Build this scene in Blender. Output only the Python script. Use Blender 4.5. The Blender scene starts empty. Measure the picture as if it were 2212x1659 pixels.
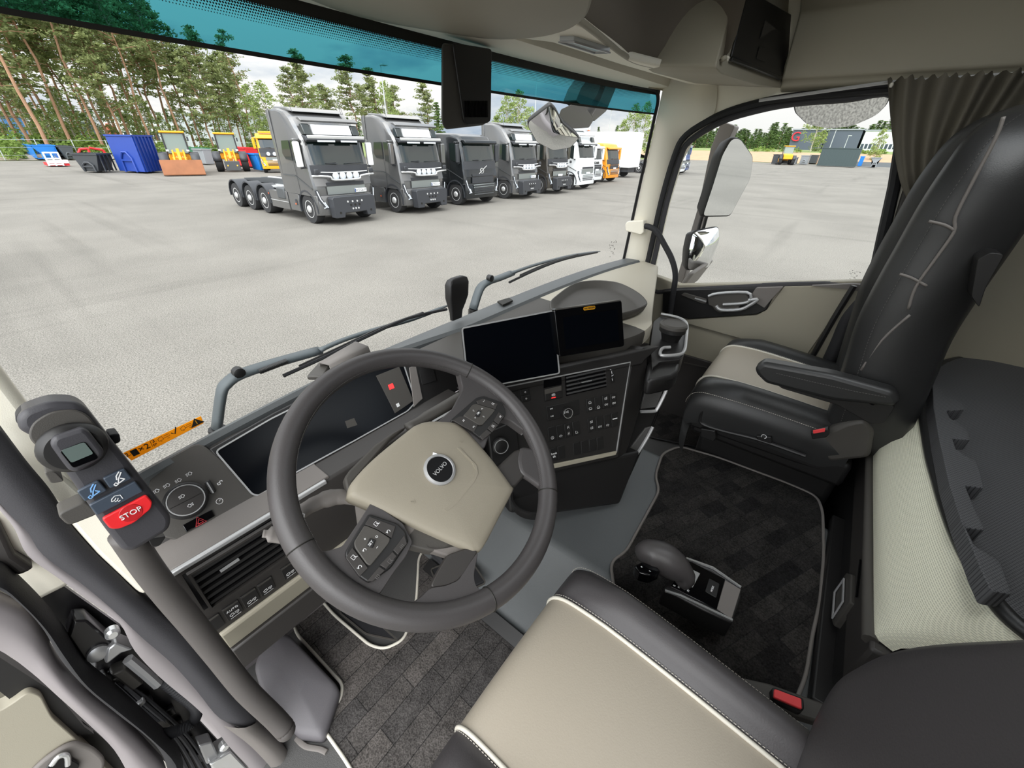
import bpy, math, random
from mathutils import Vector, Matrix
import numpy as np
random.seed(7)
SC = bpy.context.scene
COL = SC.collection
V = Vector
# ---------------------------------------------------------------- camera
# x runs to the passenger side, y to the front of the cab, z up; cab floor is z = 0,
# the centre of the steering wheel is (0, 0, 0.812), the yard lies at z = GZ.
GZ = -1.55
FPX, PITCH, ROLL, YAW = 862.0, math.radians(31.14), math.radians(1.2), math.radians(52.5)
EYE = V((-.301, -.383, 1.25))
_h = V((math.sin(YAW), math.cos(YAW), 0)); _r = V((math.cos(YAW), -math.sin(YAW), 0)); _z = V((0, 0, 1))
_f = _h*math.cos(PITCH) - _z*math.sin(PITCH); _u = _h*math.sin(PITCH) + _z*math.cos(PITCH)
_rt = _r*math.cos(ROLL) + _u*math.sin(ROLL); _up = _u*math.cos(ROLL) - _r*math.sin(ROLL)
cam = bpy.data.cameras.new('camera'); co = bpy.data.objects.new('camera', cam); COL.objects.link(co)
cam.sensor_width = 36; cam.lens = 36*FPX/2212; cam.clip_start = .01; cam.clip_end = 3000
m = Matrix((_rt, _up, -_f)).transposed().to_4x4(); m.translation = EYE
co.matrix_world = m; SC.camera = co
# ---------------------------------------------------------------- sky, exposure
SC.view_settings.view_transform = 'Standard'; SC.view_settings.look = 'None'
SC.view_settings.gamma = 1; SC.view_settings.use_curve_mapping = False
SC.view_settings.exposure = .72
W = bpy.data.worlds.new('sky'); SC.world = W; W.use_nodes = True
nt = W.node_tree; nt.nodes.clear()
def N(t, **k):
    n = nt.nodes.new(t)
    for a, b in k.items(): setattr(n, a, b)
    return n
tc = N('ShaderNodeTexCoord'); sep = N('ShaderNodeSeparateXYZ'); nt.links.new(tc.outputs['Generated'], sep.inputs[0])
mp = N('ShaderNodeMapping'); mp.inputs['Scale'].default_value = (1.6, 1.6, 5); nt.links.new(tc.outputs['Generated'], mp.inputs[0])
no = N('ShaderNodeTexNoise'); no.inputs['Scale'].default_value = 2.2; no.inputs['Detail'].default_value = 7; no.inputs['Roughness'].default_value = .55
nt.links.new(mp.outputs[0], no.inputs['Vector'])
cr = N('ShaderNodeValToRGB'); e = cr.color_ramp.elements
e[0].position = .36; e[0].color = (.36, .43, .52, 1); e[1].position = .54; e[1].color = (.76, .75, .73, 1)
x_ = e.new(.46); x_.color = (.56, .59, .62, 1)
nt.links.new(no.outputs[0], cr.inputs[0])
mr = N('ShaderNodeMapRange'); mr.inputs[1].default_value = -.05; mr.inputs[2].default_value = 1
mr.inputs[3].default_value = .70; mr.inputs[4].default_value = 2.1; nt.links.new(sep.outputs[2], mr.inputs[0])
# sky boost added out of view, behind and left of the cab, to brighten its interior
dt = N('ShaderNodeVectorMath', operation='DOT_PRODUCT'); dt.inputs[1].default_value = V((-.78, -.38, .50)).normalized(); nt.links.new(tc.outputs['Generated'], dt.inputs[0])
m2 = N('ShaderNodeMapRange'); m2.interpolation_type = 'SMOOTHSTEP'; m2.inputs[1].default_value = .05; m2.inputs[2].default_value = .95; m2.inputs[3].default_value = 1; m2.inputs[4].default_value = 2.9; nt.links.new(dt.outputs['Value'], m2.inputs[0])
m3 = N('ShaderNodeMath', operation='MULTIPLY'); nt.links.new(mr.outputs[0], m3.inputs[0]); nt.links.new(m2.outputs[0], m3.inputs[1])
bg = N('ShaderNodeBackground'); wo = N('ShaderNodeOutputWorld')
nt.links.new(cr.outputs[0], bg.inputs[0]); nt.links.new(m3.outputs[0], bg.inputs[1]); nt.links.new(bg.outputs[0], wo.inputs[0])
sl = bpy.data.lights.new('sun', 'SUN'); sl.energy = .5; sl.angle = math.radians(30); sl.color = (1, .97, .92)
so = bpy.data.objects.new('sun', sl); COL.objects.link(so); so.rotation_euler = (math.radians(52), 0, math.radians(-64))

# ---------------------------------------------------------------- helpers
def ray(u, v): return _f + _rt*((u-1106)/FPX) - _up*((v-829.5)/FPX)
def P(u, v, ax, val):
    i = 'xyz'.index(ax); r = ray(u, v); return EYE + r*((val-EYE[i])/r[i])
class Pl:
    'a plane: origin o, in-plane axes a and b, normal n'
    def __init__(s, o, a, b):
        s.o = V(o); s.a = V(a).normalized(); b = V(b); s.b = (b - s.a*b.dot(s.a)).normalized(); s.n = s.a.cross(s.b)
    def px(s, u, v, h=0):
        r = ray(u, v); return EYE + r*(((s.o + s.n*h - EYE).dot(s.n))/r.dot(s.n))
    def lc(s, u, v, h=0):
        q = s.px(u, v, h) - s.o; return (q.dot(s.a), q.dot(s.b))
    def at(s, x, y, h=0): return s.o + s.a*x + s.b*y + s.n*h
    def R(s): return Matrix((s.a, s.b, s.n)).transposed()
def lin(c):
    c = c.lstrip('#'); o = []
    for i in (0, 2, 4):
        x = int(c[i:i+2], 16)/255; o.append(x/12.92 if x < .04045 else ((x+.055)/1.055)**2.4)
    return (*o, 1)
MATS = {}
def mat(name, col, rough=.5, metal=0, bump=0, scale=60, var=0, emit=0, spec=.5, coat=0, bdist=.002):
    if name in MATS: return MATS[name]
    m = bpy.data.materials.new(name); m.use_nodes = True; t = m.node_tree; b = t.nodes['Principled BSDF']
    c = lin(col) if isinstance(col, str) else col
    b.inputs['Base Color'].default_value = c; b.inputs['Roughness'].default_value = rough
    b.inputs['Metallic'].default_value = metal; b.inputs['Specular IOR Level'].default_value = spec; b.inputs['Coat Weight'].default_value = coat
    if emit: b.inputs['Emission Color'].default_value = c; b.inputs['Emission Strength'].default_value = emit
    if bump or var:
        tc = t.nodes.new('ShaderNodeTexCoord'); n = t.nodes.new('ShaderNodeTexNoise'); n.inputs['Scale'].default_value = scale; n.inputs['Detail'].default_value = 4
        t.links.new(tc.outputs['Object'], n.inputs['Vector'])
        if bump:
            bm = t.nodes.new('ShaderNodeBump'); bm.inputs['Strength'].default_value = bump; bm.inputs['Distance'].default_value = bdist
            t.links.new(n.outputs[0], bm.inputs['Height']); t.links.new(bm.outputs[0], b.inputs['Normal'])
        if var:
            mx = t.nodes.new('ShaderNodeMix'); mx.data_type = 'RGBA'
            mx.inputs[6].default_value = tuple(min(1, q*(1-var)) for q in c[:3])+(1,); mx.inputs[7].default_value = tuple(min(1, q*(1+var)) for q in c[:3])+(1,)
            t.links.new(n.outputs[0], mx.inputs[0]); t.links.new(mx.outputs[2], b.inputs['Base Color'])
    MATS[name] = m; return m
def glass(name, tint=(1, 1, 1, 1), refl=.06):
    m = bpy.data.materials.new(name); m.use_nodes = True; t = m.node_tree; t.nodes.clear()
    o = t.nodes.new('ShaderNodeOutputMaterial'); a = t.nodes.new('ShaderNodeBsdfTransparent'); g = t.nodes.new('ShaderNodeBsdfGlossy')
    a.inputs[0].default_value = tint; g.inputs['Roughness'].default_value = .02; mx = t.nodes.new('ShaderNodeMixShader'); fr = t.nodes.new('ShaderNodeLayerWeight')
    fr.inputs[0].default_value = .25; mu = t.nodes.new('ShaderNodeMath'); mu.operation = 'MULTIPLY'; mu.inputs[1].default_value = refl*4; mu.use_clamp = True
    t.links.new(fr.outputs['Facing'], mu.inputs[0]); t.links.new(mu.outputs[0], mx.inputs[0])
    t.links.new(a.outputs[0], mx.inputs[1]); t.links.new(g.outputs[0], mx.inputs[2]); t.links.new(mx.outputs[0], o.inputs[0]); MATS[name] = m; return m

def spline(pts, k=6, closed=False):
    pts = [V(p) for p in pts]; n = len(pts); out = []
    for i in range(n if closed else n-1):
        g = (lambda j: pts[j % n]) if closed else (lambda j: pts[max(0, min(n-1, j))])
        a, b, c, d = g(i-1), g(i), g(i+1), g(i+2)
        for j in range(k):
            t = j/k; out.append(.5*((2*b)+(c-a)*t+(2*a-5*b+4*c-d)*t*t+(3*b-a-3*c+d)*t**3))
    if not closed: out.append(pts[-1])
    return out
def rpoly(pts, r=.01, k=4):
    'round the corners of a 2D/3D polygon'
    pts = [V(p) for p in pts]; n = len(pts); out = []
    for i in range(n):
        a, b, c = pts[i-1], pts[i], pts[(i+1) % n]
        rr = r[i] if isinstance(r, (list, tuple)) else r
        d1 = (a-b); d2 = (c-b); q = min(rr, d1.length*.45, d2.length*.45)
        if q < 1e-5: out.append(b); continue
        s, e_ = b+d1.normalized()*q, b+d2.normalized()*q
        for j in range(k+1):
            t = j/k; out.append(s*(1-t)**2+b*2*t*(1-t)+e_*t*t)
    return out
class MB:
    def __init__(s): s.v = []; s.f = []
    def add(s, vs, fs):
        o = len(s.v); s.v += [tuple(q) for q in vs]; s.f += [[i+o for i in f] for f in fs]; return s
    def box(s, c, d, R=None):
        c = V(c); q = [V((x*d[0]/2, y*d[1]/2, z*d[2]/2)) for x in (-1, 1) for y in (-1, 1) for z in (-1, 1)]
        q = [c+(R @ p if R else p) for p in q]
        return s.add(q, [(0, 1, 3, 2), (4, 6, 7, 5), (0, 4, 5, 1), (2, 3, 7, 6), (0, 2, 6, 4), (1, 5, 7, 3)])
    def b2(s, x0, x1, y0, y1, z0, z1): return s.box(((x0+x1)/2, (y0+y1)/2, (z0+z1)/2), (abs(x1-x0), abs(y1-y0), abs(z1-z0)))
    def prism(s, pts, vec):
        pts = [V(p) for p in pts]; n = len(pts); vec = V(vec)
        return s.add(pts+[p+vec for p in pts], [list(range(n))[::-1], list(range(n, 2*n))]+[(i, (i+1) % n, n+(i+1) % n, n+i) for i in range(n)])
    def tube(s, pts, r, n=10, sq=None, closed=False):
        pts = [V(p) for p in pts]; m_ = len(pts); rs = r if isinstance(r, (list, tuple)) else [r]*m_
        vs = []; t0 = None; up = V((0, 0, 1))
        for i, p in enumerate(pts):
            if closed: t = pts[(i+1) % m_]-pts[i-1]
            else: t = pts[min(i+1, m_-1)]-pts[max(i-1, 0)]
            t = t.normalized() if t.length > 1e-9 else V((0, 0, 1))
            if t0 is None:
                a = up.cross(t);
                if a.length < 1e-3: a = V((1, 0, 0)).cross(t)
                a.normalize()
            else: a = (a - t*a.dot(t)).normalized()
            t0 = t; b = t.cross(a)
            for j in range(n):
                w = 2*math.pi*j/n; vs.append(p+(a*math.cos(w)+b*math.sin(w)*(sq or 1))*rs[i])
        fs = [(i*n+j, i*n+(j+1) % n, (i+1)*n+(j+1) % n, (i+1)*n+j) for i in range(m_-1) for j in range(n)]
        if closed: fs += [((m_-1)*n+j, (m_-1)*n+(j+1) % n, (j+1) % n, j) for j in range(n)]
        else: fs += [list(range(n))[::-1], [(m_-1)*n+j for j in range(n)]]
        return s.add(vs, fs)
    def ribbon(s, pts, w, h, nrm, closed=False):
        'flat strip of width w and height h laid along pts, nrm = surface normal'
        pts = [V(p) for p in pts]; nrm = V(nrm).normalized(); m_ = len(pts); vs = []
        for i, p in enumerate(pts):
            t = (pts[(i+1) % m_]-pts[i-1]) if closed else (pts[min(i+1, m_-1)]-pts[max(i-1, 0)])
            a = nrm.cross(t).normalized()*(w/2); vs += [p-a, p+a, p+a+nrm*h, p-a+nrm*h]
        fs = [(i*4+j, i*4+(j+1) % 4, (i+1)*4+(j+1) % 4, (i+1)*4+j) for i in range(m_-1) for j in range(4)]
        if closed: fs += [((m_-1)*4+j, (m_-1)*4+(j+1) % 4, (j+1) % 4, j) for j in range(4)]
        else: fs += [(3, 2, 1, 0), tuple((m_-1)*4+j for j in range(4))]
        return s.add(vs, fs)
    def lathe(s, prof, o=(0, 0, 0), ax=(0, 0, 1), n=24):
        ax = V(ax).normalized(); a = ax.orthogonal().normalized(); b = ax.cross(a); o = V(o); vs = []
        for r, h in prof:
            for j in range(n): w = 2*math.pi*j/n; vs.append(o+ax*h+(a*math.cos(w)+b*math.sin(w))*r)
        k = len(prof)
        if abs(prof[0][1]-prof[-1][1]) < 1e-7 and abs(prof[0][0]-prof[-1][0]) > 1e-7:      # a ring, open in the middle
            return s.add(vs, [(i*n+j, i*n+(j+1) % n, ((i+1) % k)*n+(j+1) % n, ((i+1) % k)*n+j) for i in range(k) for j in range(n)])
        return s.add(vs, [(i*n+j, i*n+(j+1) % n, (i+1)*n+(j+1) % n, (i+1)*n+j) for i in range(k-1) for j in range(n)]+[list(range(n))[::-1], [(k-1)*n+j for j in range(n)]])
    def cyl(s, o, ax, r, h, n=20): return s.lathe([(r, 0), (r, h)], o, ax, n)
    def grid(s, rows, cu=False):
        m_ = len(rows); n = len(rows[0]); vs = [q for r in rows for q in r]
        return s.add(vs, [(i*n+j, i*n+(j+1) % n, (i+1)*n+(j+1) % n, (i+1)*n+j) for i in range(m_-1) for j in range(n if cu else n-1)])
    def loft(s, rings):
        'closed rings of equal length joined and capped'
        m_ = len(rings); n = len(rings[0]); s.add([q for r in rings for q in r], [(i*n+j, i*n+(j+1) % n, (i+1)*n+(j+1) % n, (i+1)*n+j) for i in range(m_-1) for j in range(n)]+[list(range(n))[::-1], [(m_-1)*n+j for j in range(n)]]); return s
    def ell(s, c, r, n=16, m_=10):
        c = V(c); return s.loft([[c+V((r[0]*math.sin(a)*math.cos(2*math.pi*j/n), r[1]*math.sin(a)*math.sin(2*math.pi*j/n), r[2]*math.cos(a))) for j in range(n)] for a in [math.pi*(i+.02)/(m_+.04) for i in range(m_+1)]])
    def build(s, name, m, parent=None, bevel=0, seg=2, sub=0, ang=.7, sharp=True, solid=0, **tags):
        me = bpy.data.meshes.new(name); me.from_pydata(s.v, [], s.f); me.update()
        import bmesh
        b = bmesh.new(); b.from_mesh(me); bmesh.ops.recalc_face_normals(b, faces=b.faces); b.to_mesh(me); b.free()
        me.materials.append(m if not isinstance(m, str) else MATS[m]); me.shade_smooth()
        if sharp and not sub: me.set_sharp_from_angle(angle=ang)
        o = bpy.data.objects.new(name, me); COL.objects.link(o)
        if solid: q = o.modifiers.new('s', 'SOLIDIFY'); q.thickness = solid; q.offset = -1
        if bevel:
            q = o.modifiers.new('b', 'BEVEL'); q.width = bevel; q.segments = seg; q.limit_method = 'ANGLE'; q.angle_limit = .6; q.harden_normals = False
        if sub: q = o.modifiers.new('u', 'SUBSURF'); q.levels = sub; q.render_levels = sub
        par(o, parent); tag(o, **tags); return o
def par(o, parent):
    # parts are modelled where they stand; a root Empty has a location and no rotation while it is built
    if parent is not None:
        o.parent = parent
        if parent.parent is None: o.matrix_parent_inverse = Matrix.Translation(-V(parent.location))
def tag(o, label=None, category=None, group=None, kind=None):
    if label: o['label'] = label
    if category: o['category'] = category
    if group: o['group'] = group
    if kind: o['kind'] = kind
def thing(name, label, category, loc=(0, 0, 0), group=None):
    o = bpy.data.objects.new(name, None); COL.objects.link(o); o.location = loc; o.empty_display_size = .1
    tag(o, label, category, group); return o
def clone(o, parent=None):
    c = o.copy(); COL.objects.link(c)
    if parent is not None: c.parent = parent
    for ch in list(o.children): clone(ch, c)
    return c
def text(name, body, fr, m, size=.01, parent=None, depth=.0004, align='CENTER', **tags):
    'lettering as a thin solid; fr = Matrix 4x4 (x along the line, z out of the surface)'
    cu = bpy.data.curves.new(name, 'FONT'); cu.body = body; cu.size = size; cu.align_x = align; cu.align_y = 'CENTER'; cu.extrude = depth; cu.resolution_u = 3
    t = bpy.data.objects.new('t', cu); COL.objects.link(t); dg = bpy.context.evaluated_depsgraph_get()
    me = bpy.data.meshes.new_from_object(t.evaluated_get(dg)); bpy.data.objects.remove(t); bpy.data.curves.remove(cu)
    me.transform(fr); me.materials.clear(); me.materials.append(MATS[m] if isinstance(m, str) else m)
    o = bpy.data.objects.new(name, me); COL.objects.link(o); par(o, parent); tag(o, **tags); return o
def frame(o, a, b):
    a = V(a).normalized(); b = V(b); b = (b-a*b.dot(a)).normalized(); m_ = Matrix((a, b, a.cross(b))).transposed().to_4x4(); m_.translation = V(o); return m_
def struct(o, **k): o['kind'] = 'structure'; return o
# ---------------------------------------------------------------- materials
mat('hub_taupe', '#8e8778', .6, bump=.25, scale=900, bdist=.0006); mat('pad_beige', '#b9b3a4', .6, bump=.25, scale=900, bdist=.0006); mat('badge_black', '#08080a', .45, spec=.2)
mat('trim_beige', '#efe9d9', .6, bump=.25, scale=900, bdist=.0006)
mat('trim_taupe', '#9a9484', .6, bump=.25, scale=900, bdist=.0006)
mat('leather_beige', '#a59c8d', .48, bump=.3, scale=420, bdist=.0008, var=.04)
mat('leather_dark', '#434041', .45, bump=.3, scale=420, bdist=.0008, var=.06)
mat('leather_black', '#2a2a2a', .42, bump=.3, scale=420, bdist=.0008)
mat('rim_leather', '#434040', .45, bump=.3, scale=500, bdist=.0006)
mat('plastic_dark', '#363331', .5, bump=.3, scale=1100, bdist=.0005)
mat('plastic_charcoal', '#46433f', .55, bump=.3, scale=1100, bdist=.0005)
mat('stack_plastic', '#211f1e', .55, bump=.2, scale=1100, bdist=.0004)
mat('plastic_grey', '#716c68', .6, bump=.3, scale=1100, bdist=.0005)
mat('plastic_black', '#1c1b1b', .45)
mat('gloss_black', '#060608', .12)
mat('screen', '#04060b', .22, spec=.18)
mat('piping', '#d8d3c6', .5); mat('thread', '#c9c3b8', .6); mat('thread_dark', '#5c5a58', .6)
mat('chrome', '#dcdddd', .22, .75); mat('satin', '#b4b4b4', .38, .35); mat('wiper_grey', '#50575a', .45); mat('tube_grey', '#514d4b', .5, bump=.2, scale=900, bdist=.0004); mat('steel', '#a5a5a6', .3, .6); mat('soot_steel', '#4c4a47', .5, .7, var=.4, scale=30)
mat('rubber', '#1d1d20', .7, bump=.2, scale=300); mat('seal', '#38373a', .75, bump=.5, scale=700, bdist=.0006, var=.15)
mat('white_mark', '#e6e6e6', .5); mat('blue_mark', '#7fb2e8', .5); mat('red_lamp', '#ff2b2b', .5, emit=1.2); mat('red_mark', '#c2323a', .5)
mat('red', '#e3262b', .4); mat('red_deep', '#b81d22', .4); mat('buckle_red', '#e8474a', .4)
mat('yellow', '#ffc428', .6); mat('black_ink', '#17150f', .6)
mat('vinyl', '#585b5c', .5, bump=.5, scale=500, bdist=.0008); mat('vinyl_dark', '#4d4c4b', .55, bump=.4, scale=500)
mat('body_taupe', '#8f898a', .42, .12, var=.05, scale=8); mat('black_paint', '#19181a', .3)
mat('grey_pad', '#5f5c5f', .55, bump=.3, scale=700, bdist=.0006)
mat('remote_grey', '#3c3b3f', .45, bump=.3, scale=900, bdist=.0004); mat('key_slate', '#3d4652', .35)
mat('lcd', '#5d6a66', .3)
mat('lens', '#c9cdd0', .1)
mat('curtain', '#5a554a', .8, bump=.5, scale=600, bdist=.001, var=.1)
mat('headliner', '#6f675c', .85, bump=.3, scale=900)
glass('pane', (.97, .98, .98, 1), .015); glass('tint', (.065, .30, .36, 1), .06)
m = mat('mirror', '#e8eaeb', .02, 1)
m = MATS['yellow']; t = m.node_tree; tl = t.nodes.new('ShaderNodeBsdfTranslucent'); tl.inputs[0].default_value = lin('#ffc428'); ms = t.nodes.new('ShaderNodeMixShader'); ms.inputs[0].default_value = .55
t.links.new(t.nodes['Principled BSDF'].outputs[0], ms.inputs[1]); t.links.new(tl.outputs[0], ms.inputs[2]); t.links.new(ms.outputs[0], t.nodes['Material Output'].inputs[0])   # thin film lit through the glass
def carpet(name, c1, c2, sx, sy, rot=0, mo=.45):
    m = mat(name, c1, .95); t = m.node_tree; b = t.nodes['Principled BSDF']; b.inputs['Specular IOR Level'].default_value = .1
    tc = t.nodes.new('ShaderNodeTexCoord'); mp = t.nodes.new('ShaderNodeMapping'); mp.inputs['Rotation'].default_value = (0, 0, rot)
    t.links.new(tc.outputs['Object'], mp.inputs[0])
    br = t.nodes.new('ShaderNodeTexBrick'); br.inputs['Scale'].default_value = 1; br.inputs['Brick Width'].default_value = sx; br.inputs['Row Height'].default_value = sy
    br.inputs['Mortar Size'].default_value = .0012; br.inputs['Mortar Smooth'].default_value = .3; br.offset = .37; br.squash = 1
    br.inputs['Color1'].default_value = lin(c1); br.inputs['Color2'].default_value = lin(c2); br.inputs['Mortar'].default_value = tuple(q*mo for q in lin(c1)[:3])+(1,)
    t.links.new(mp.outputs[0], br.inputs['Vector'])
    n = t.nodes.new('ShaderNodeTexNoise'); n.inputs['Scale'].default_value = 260; n.inputs['Detail'].default_value = 3; t.links.new(tc.outputs['Object'], n.inputs['Vector'])
    n2 = t.nodes.new('ShaderNodeTexNoise'); n2.inputs['Scale'].default_value = 22; t.links.new(tc.outputs['Object'], n2.inputs['Vector'])
    ad = t.nodes.new('ShaderNodeMath'); ad.operation = 'MULTIPLY_ADD'; ad.inputs[1].default_value = .5; t.links.new(n2.outputs[0], ad.inputs[0]); t.links.new(n.outputs[0], ad.inputs[2])
    mr = t.nodes.new('ShaderNodeMapRange'); mr.inputs[1].default_value = .45; mr.inputs[2].default_value = 1.0; mr.inputs[3].default_value = .35; mr.inputs[4].default_value = 2.0; t.links.new(ad.outputs[0], mr.inputs[0])
    mx = t.nodes.new('ShaderNodeVectorMath'); mx.operation = 'SCALE'; t.links.new(br.outputs[0], mx.inputs[0]); t.links.new(mr.outputs[0], mx.inputs['Scale'])
    t.links.new(mx.outputs[0], b.inputs['Base Color'])
    bp = t.nodes.new('ShaderNodeBump'); bp.inputs['Strength'].default_value = .8; bp.inputs['Distance'].default_value = .003; t.links.new(n.outputs[0], bp.inputs['Height']); t.links.new(bp.outputs[0], b.inputs['Normal'])
carpet('carpet', '#3c3a39', '#4e4a47', .17, .052, 0); carpet('carpet_dark', '#1a1919', '#2e2c2a', .085, .04, .45, 1.3)
def dashed(name, base, dash, s=(.007, .0022), rot=0, dot=.5):
    'knitted cloth with short dashes woven in'
    m = mat(name, base, .85); t = m.node_tree; b = t.nodes['Principled BSDF']
    tc = t.nodes.new('ShaderNodeTexCoord'); mp = t.nodes.new('ShaderNodeMapping'); mp.inputs['Rotation'].default_value = rot; t.links.new(tc.outputs['Object'], mp.inputs[0])
    br = t.nodes.new('ShaderNodeTexBrick'); br.inputs['Scale'].default_value = 1; br.inputs['Brick Width'].default_value = s[0]*2; br.inputs['Row Height'].default_value = s[1]*2.2
    br.inputs['Mortar Size'].default_value = s[1]*.75; br.inputs['Mortar Smooth'].default_value = .4; br.inputs['Color1'].default_value = lin(dash); br.inputs['Color2'].default_value = lin(dash); br.inputs['Mortar'].default_value = lin(base)
    t.links.new(mp.outputs[0], br.inputs['Vector']); t.links.new(br.outputs[0], b.inputs['Base Color'])
    bp = t.nodes.new('ShaderNodeBump'); bp.inputs['Strength'].default_value = .6; bp.inputs['Distance'].default_value = .0015; t.links.new(br.outputs['Fac'], bp.inputs['Height']); t.links.new(bp.outputs[0], b.inputs['Normal'])
dashed('bunk_cloth', '#ecead4', '#cbc9b3', (.0032, .0011), (math.radians(90), 0, 0))
dashed('bunk_top', '#5e5e60', '#3a3a3c', (.0025, .0018), (0, 0, math.radians(90)))
# ---------------------------------------------------------------- the cab shell
XL, XR = -.40, 1.66
def ringplate(mb, inner, outer, vec):
    n = len(inner); vec = V(vec); a = [V(p) for p in inner]; b = [V(p) for p in outer]
    vs = a+b+[p+vec for p in a]+[p+vec for p in b]
    fs = []
    for i in range(n):
        j = (i+1) % n
        fs += [(i, j, n+j, n+i), (2*n+i, 3*n+i, 3*n+j, 2*n+j), (i, 2*n+i, 2*n+j, j), (n+i, n+j, 3*n+j, 3*n+i)]
    mb.add(vs, fs)
fl = struct(MB().b2(XL, 1.70, -1.5, .62, -.04, 0).build('floor', 'vinyl_dark'))
# engine tunnel: a raised part of the floor
TZ = .27
tp = [(.215, 0), (.235, .03), (.29, .12), (.335, .235), (.37, TZ), (.93, TZ), (.965, TZ-.03), (.985, 0)]
MB().prism([(x, -.70, z) for x, z in tp], (0, 1.25, 0)).build('tunnel', 'vinyl', fl, bevel=.012, seg=3)
MB().prism([(.18, -.4, 0), (.215, -.4, 0), (.215, -.4, .03), (.18, -.4, .012)], (0, .75, 0)).build('tunnel_seam', 'plastic_black', fl)
# right wall (passenger door side) with its window opening
hole_px = [(1408, 590), (1418, 540), (1440, 440), (1468, 345), (1490, 305), (1560, 262), (1640, 237), (1720, 222), (1830, 213), (1935, 205), (1950, 300), (1925, 420), (1905, 520), (1882, 612), (1780, 614), (1680, 616), (1580, 620), (1460, 626), (1415, 628)]
hole = [P(u, v, 'x', XR) for u, v in hole_px]
hc = V((XR, -.15, 1.05))
def boxhit(p, y0, y1, z0, z1):
    d = p-hc; ts = []
    if abs(d.y) > 1e-6: ts.append(((y1 if d.y > 0 else y0)-hc.y)/d.y)
    if abs(d.z) > 1e-6: ts.append(((z1 if d.z > 0 else z0)-hc.z)/d.z)
    t = min(q for q in ts if q > 0); return hc+d*t
outer = [boxhit(p, -.62, .335, .66, 1.475) for p in hole]
mb = MB(); ringplate(mb, hole, outer, (.05, 0, 0))
wr = struct(mb.build('wall_right', 'trim_beige', ang=1.2))
# corners that the radial ring leaves open, header board over the door, rear part of the wall
MB().b2(XR, XR+.05, -1.5, -.60, 0, 1.9).build('rear_panel', 'trim_taupe', wr)
MB().b2(XR+.001, XR+.05, -.62, .34, 1.43, 1.9).build('header_board', 'trim_beige', wr)
MB().prism([(XR+.002, .20, 1.475), (XR+.002, .34, 1.475), (XR+.002, .34, 1.2), (XR+.002, .275, 1.25)], (.045, 0, 0)).build('corner_panel', 'trim_beige', wr)
# black rubber seal round the window
MB().tube(spline(hole[:-1]+[hole[-1]], 4, True), .012, 8, closed=True).build('window_seal', 'seal', wr)
seal2 = [P(u, v, 'x', XR-.012) for u, v in [(1393, 590), (1405, 540), (1427, 440), (1456, 340), (1482, 292), (1552, 250), (1632, 224), (1715, 209), (1830, 200), (1940, 190)]]
MB().tube(spline(seal2, 4), .013, 8).build('door_seal', 'rubber', wr)
w2 = struct(MB().prism(hole, (.004, 0, 0)).build('window_2', 'pane')); 
for o in (w2,): o.location = (.03, 0, 0)
# belt rail, B pillar frame
MB().tube([P(1885, 612, 'x', XR-.01), P(1905, 520, 'x', XR-.01), P(1932, 400, 'x', XR-.01), P(1950, 290, 'x', XR-.01)], .017, 8).build('window_frame', 'rubber', wr)
MB().prism([P(u, v, 'x', XR-.02) for u, v in [(1890, 615), (1955, 395), (1990, 400), (1925, 640)]], (.03, 0, 0)).build('pillar_board', 'plastic_charcoal', wr, bevel=.006)
# ---- windshield
def wsy(x, z):
    c = (x-.63)/1.0; return .475-.075*abs(c)**3-(z-.78)*.06
XW0, XW1 = -.385, 1.60
NX = 28
def wsgrid(z0, z1, off=0, nz=6, x0=XW0, x1=XW1):
    return [[V((x0+(x1-x0)*i/NX, wsy(x0+(x1-x0)*i/NX, z0+(z1-z0)*j/nz)+off, z0+(z1-z0)*j/nz)) for i in range(NX+1)] for j in range(nz+1)]
ZT = 1.362
w1 = struct(MB().grid(wsgrid(.62, ZT)).build('window_1', 'pane', sharp=False))
MB().grid(wsgrid(ZT, 1.52)).build('sun_band', 'tint', w1, sharp=False)
MB().grid(wsgrid(ZT-.004, ZT+.002, -.002, 1)).build('band_edge', 'black_ink', w1)
# ceramic dots at the top of the glass, as rows of small dots fading out
mb = MB()
for r in range(7):
    n = 480; z = 1.4215-.0034*r
    for i in range(n):
        x = XW0+.06+(XW1-XW0-.12)*(i+(r % 2)*.5)/n; zz = z
        s = .0021-.0002*r; y = wsy(x, zz)-.0025
        mb.add([(x-s, y, zz), (x, y, zz-s), (x+s, y, zz), (x, y, zz+s)], [(0, 1, 2, 3)])
mb.build('dot_band', 'black_ink', w1)
MB().grid(wsgrid(1.4225, 1.52, -.003, 1)).build('black_border', 'black_ink', w1)
# black edge at the right side of the glass with a rounded top corner
edge = [V((XW1-.004, wsy(XW1, z)-.004, z)) for z in (.70, .8, .95, 1.1, 1.25, 1.35, 1.40)]+[V((XW1-.02, wsy(1.58, 1.43)-.004, 1.428)), V((XW1-.06, wsy(1.55, 1.44)-.004, 1.44)), V((1.40, wsy(1.4, 1.44)-.004, 1.442))]
MB().tube(spline(edge, 4), .010, 6, sq=.6).build('edge_seal', 'rubber', w1)
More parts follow.
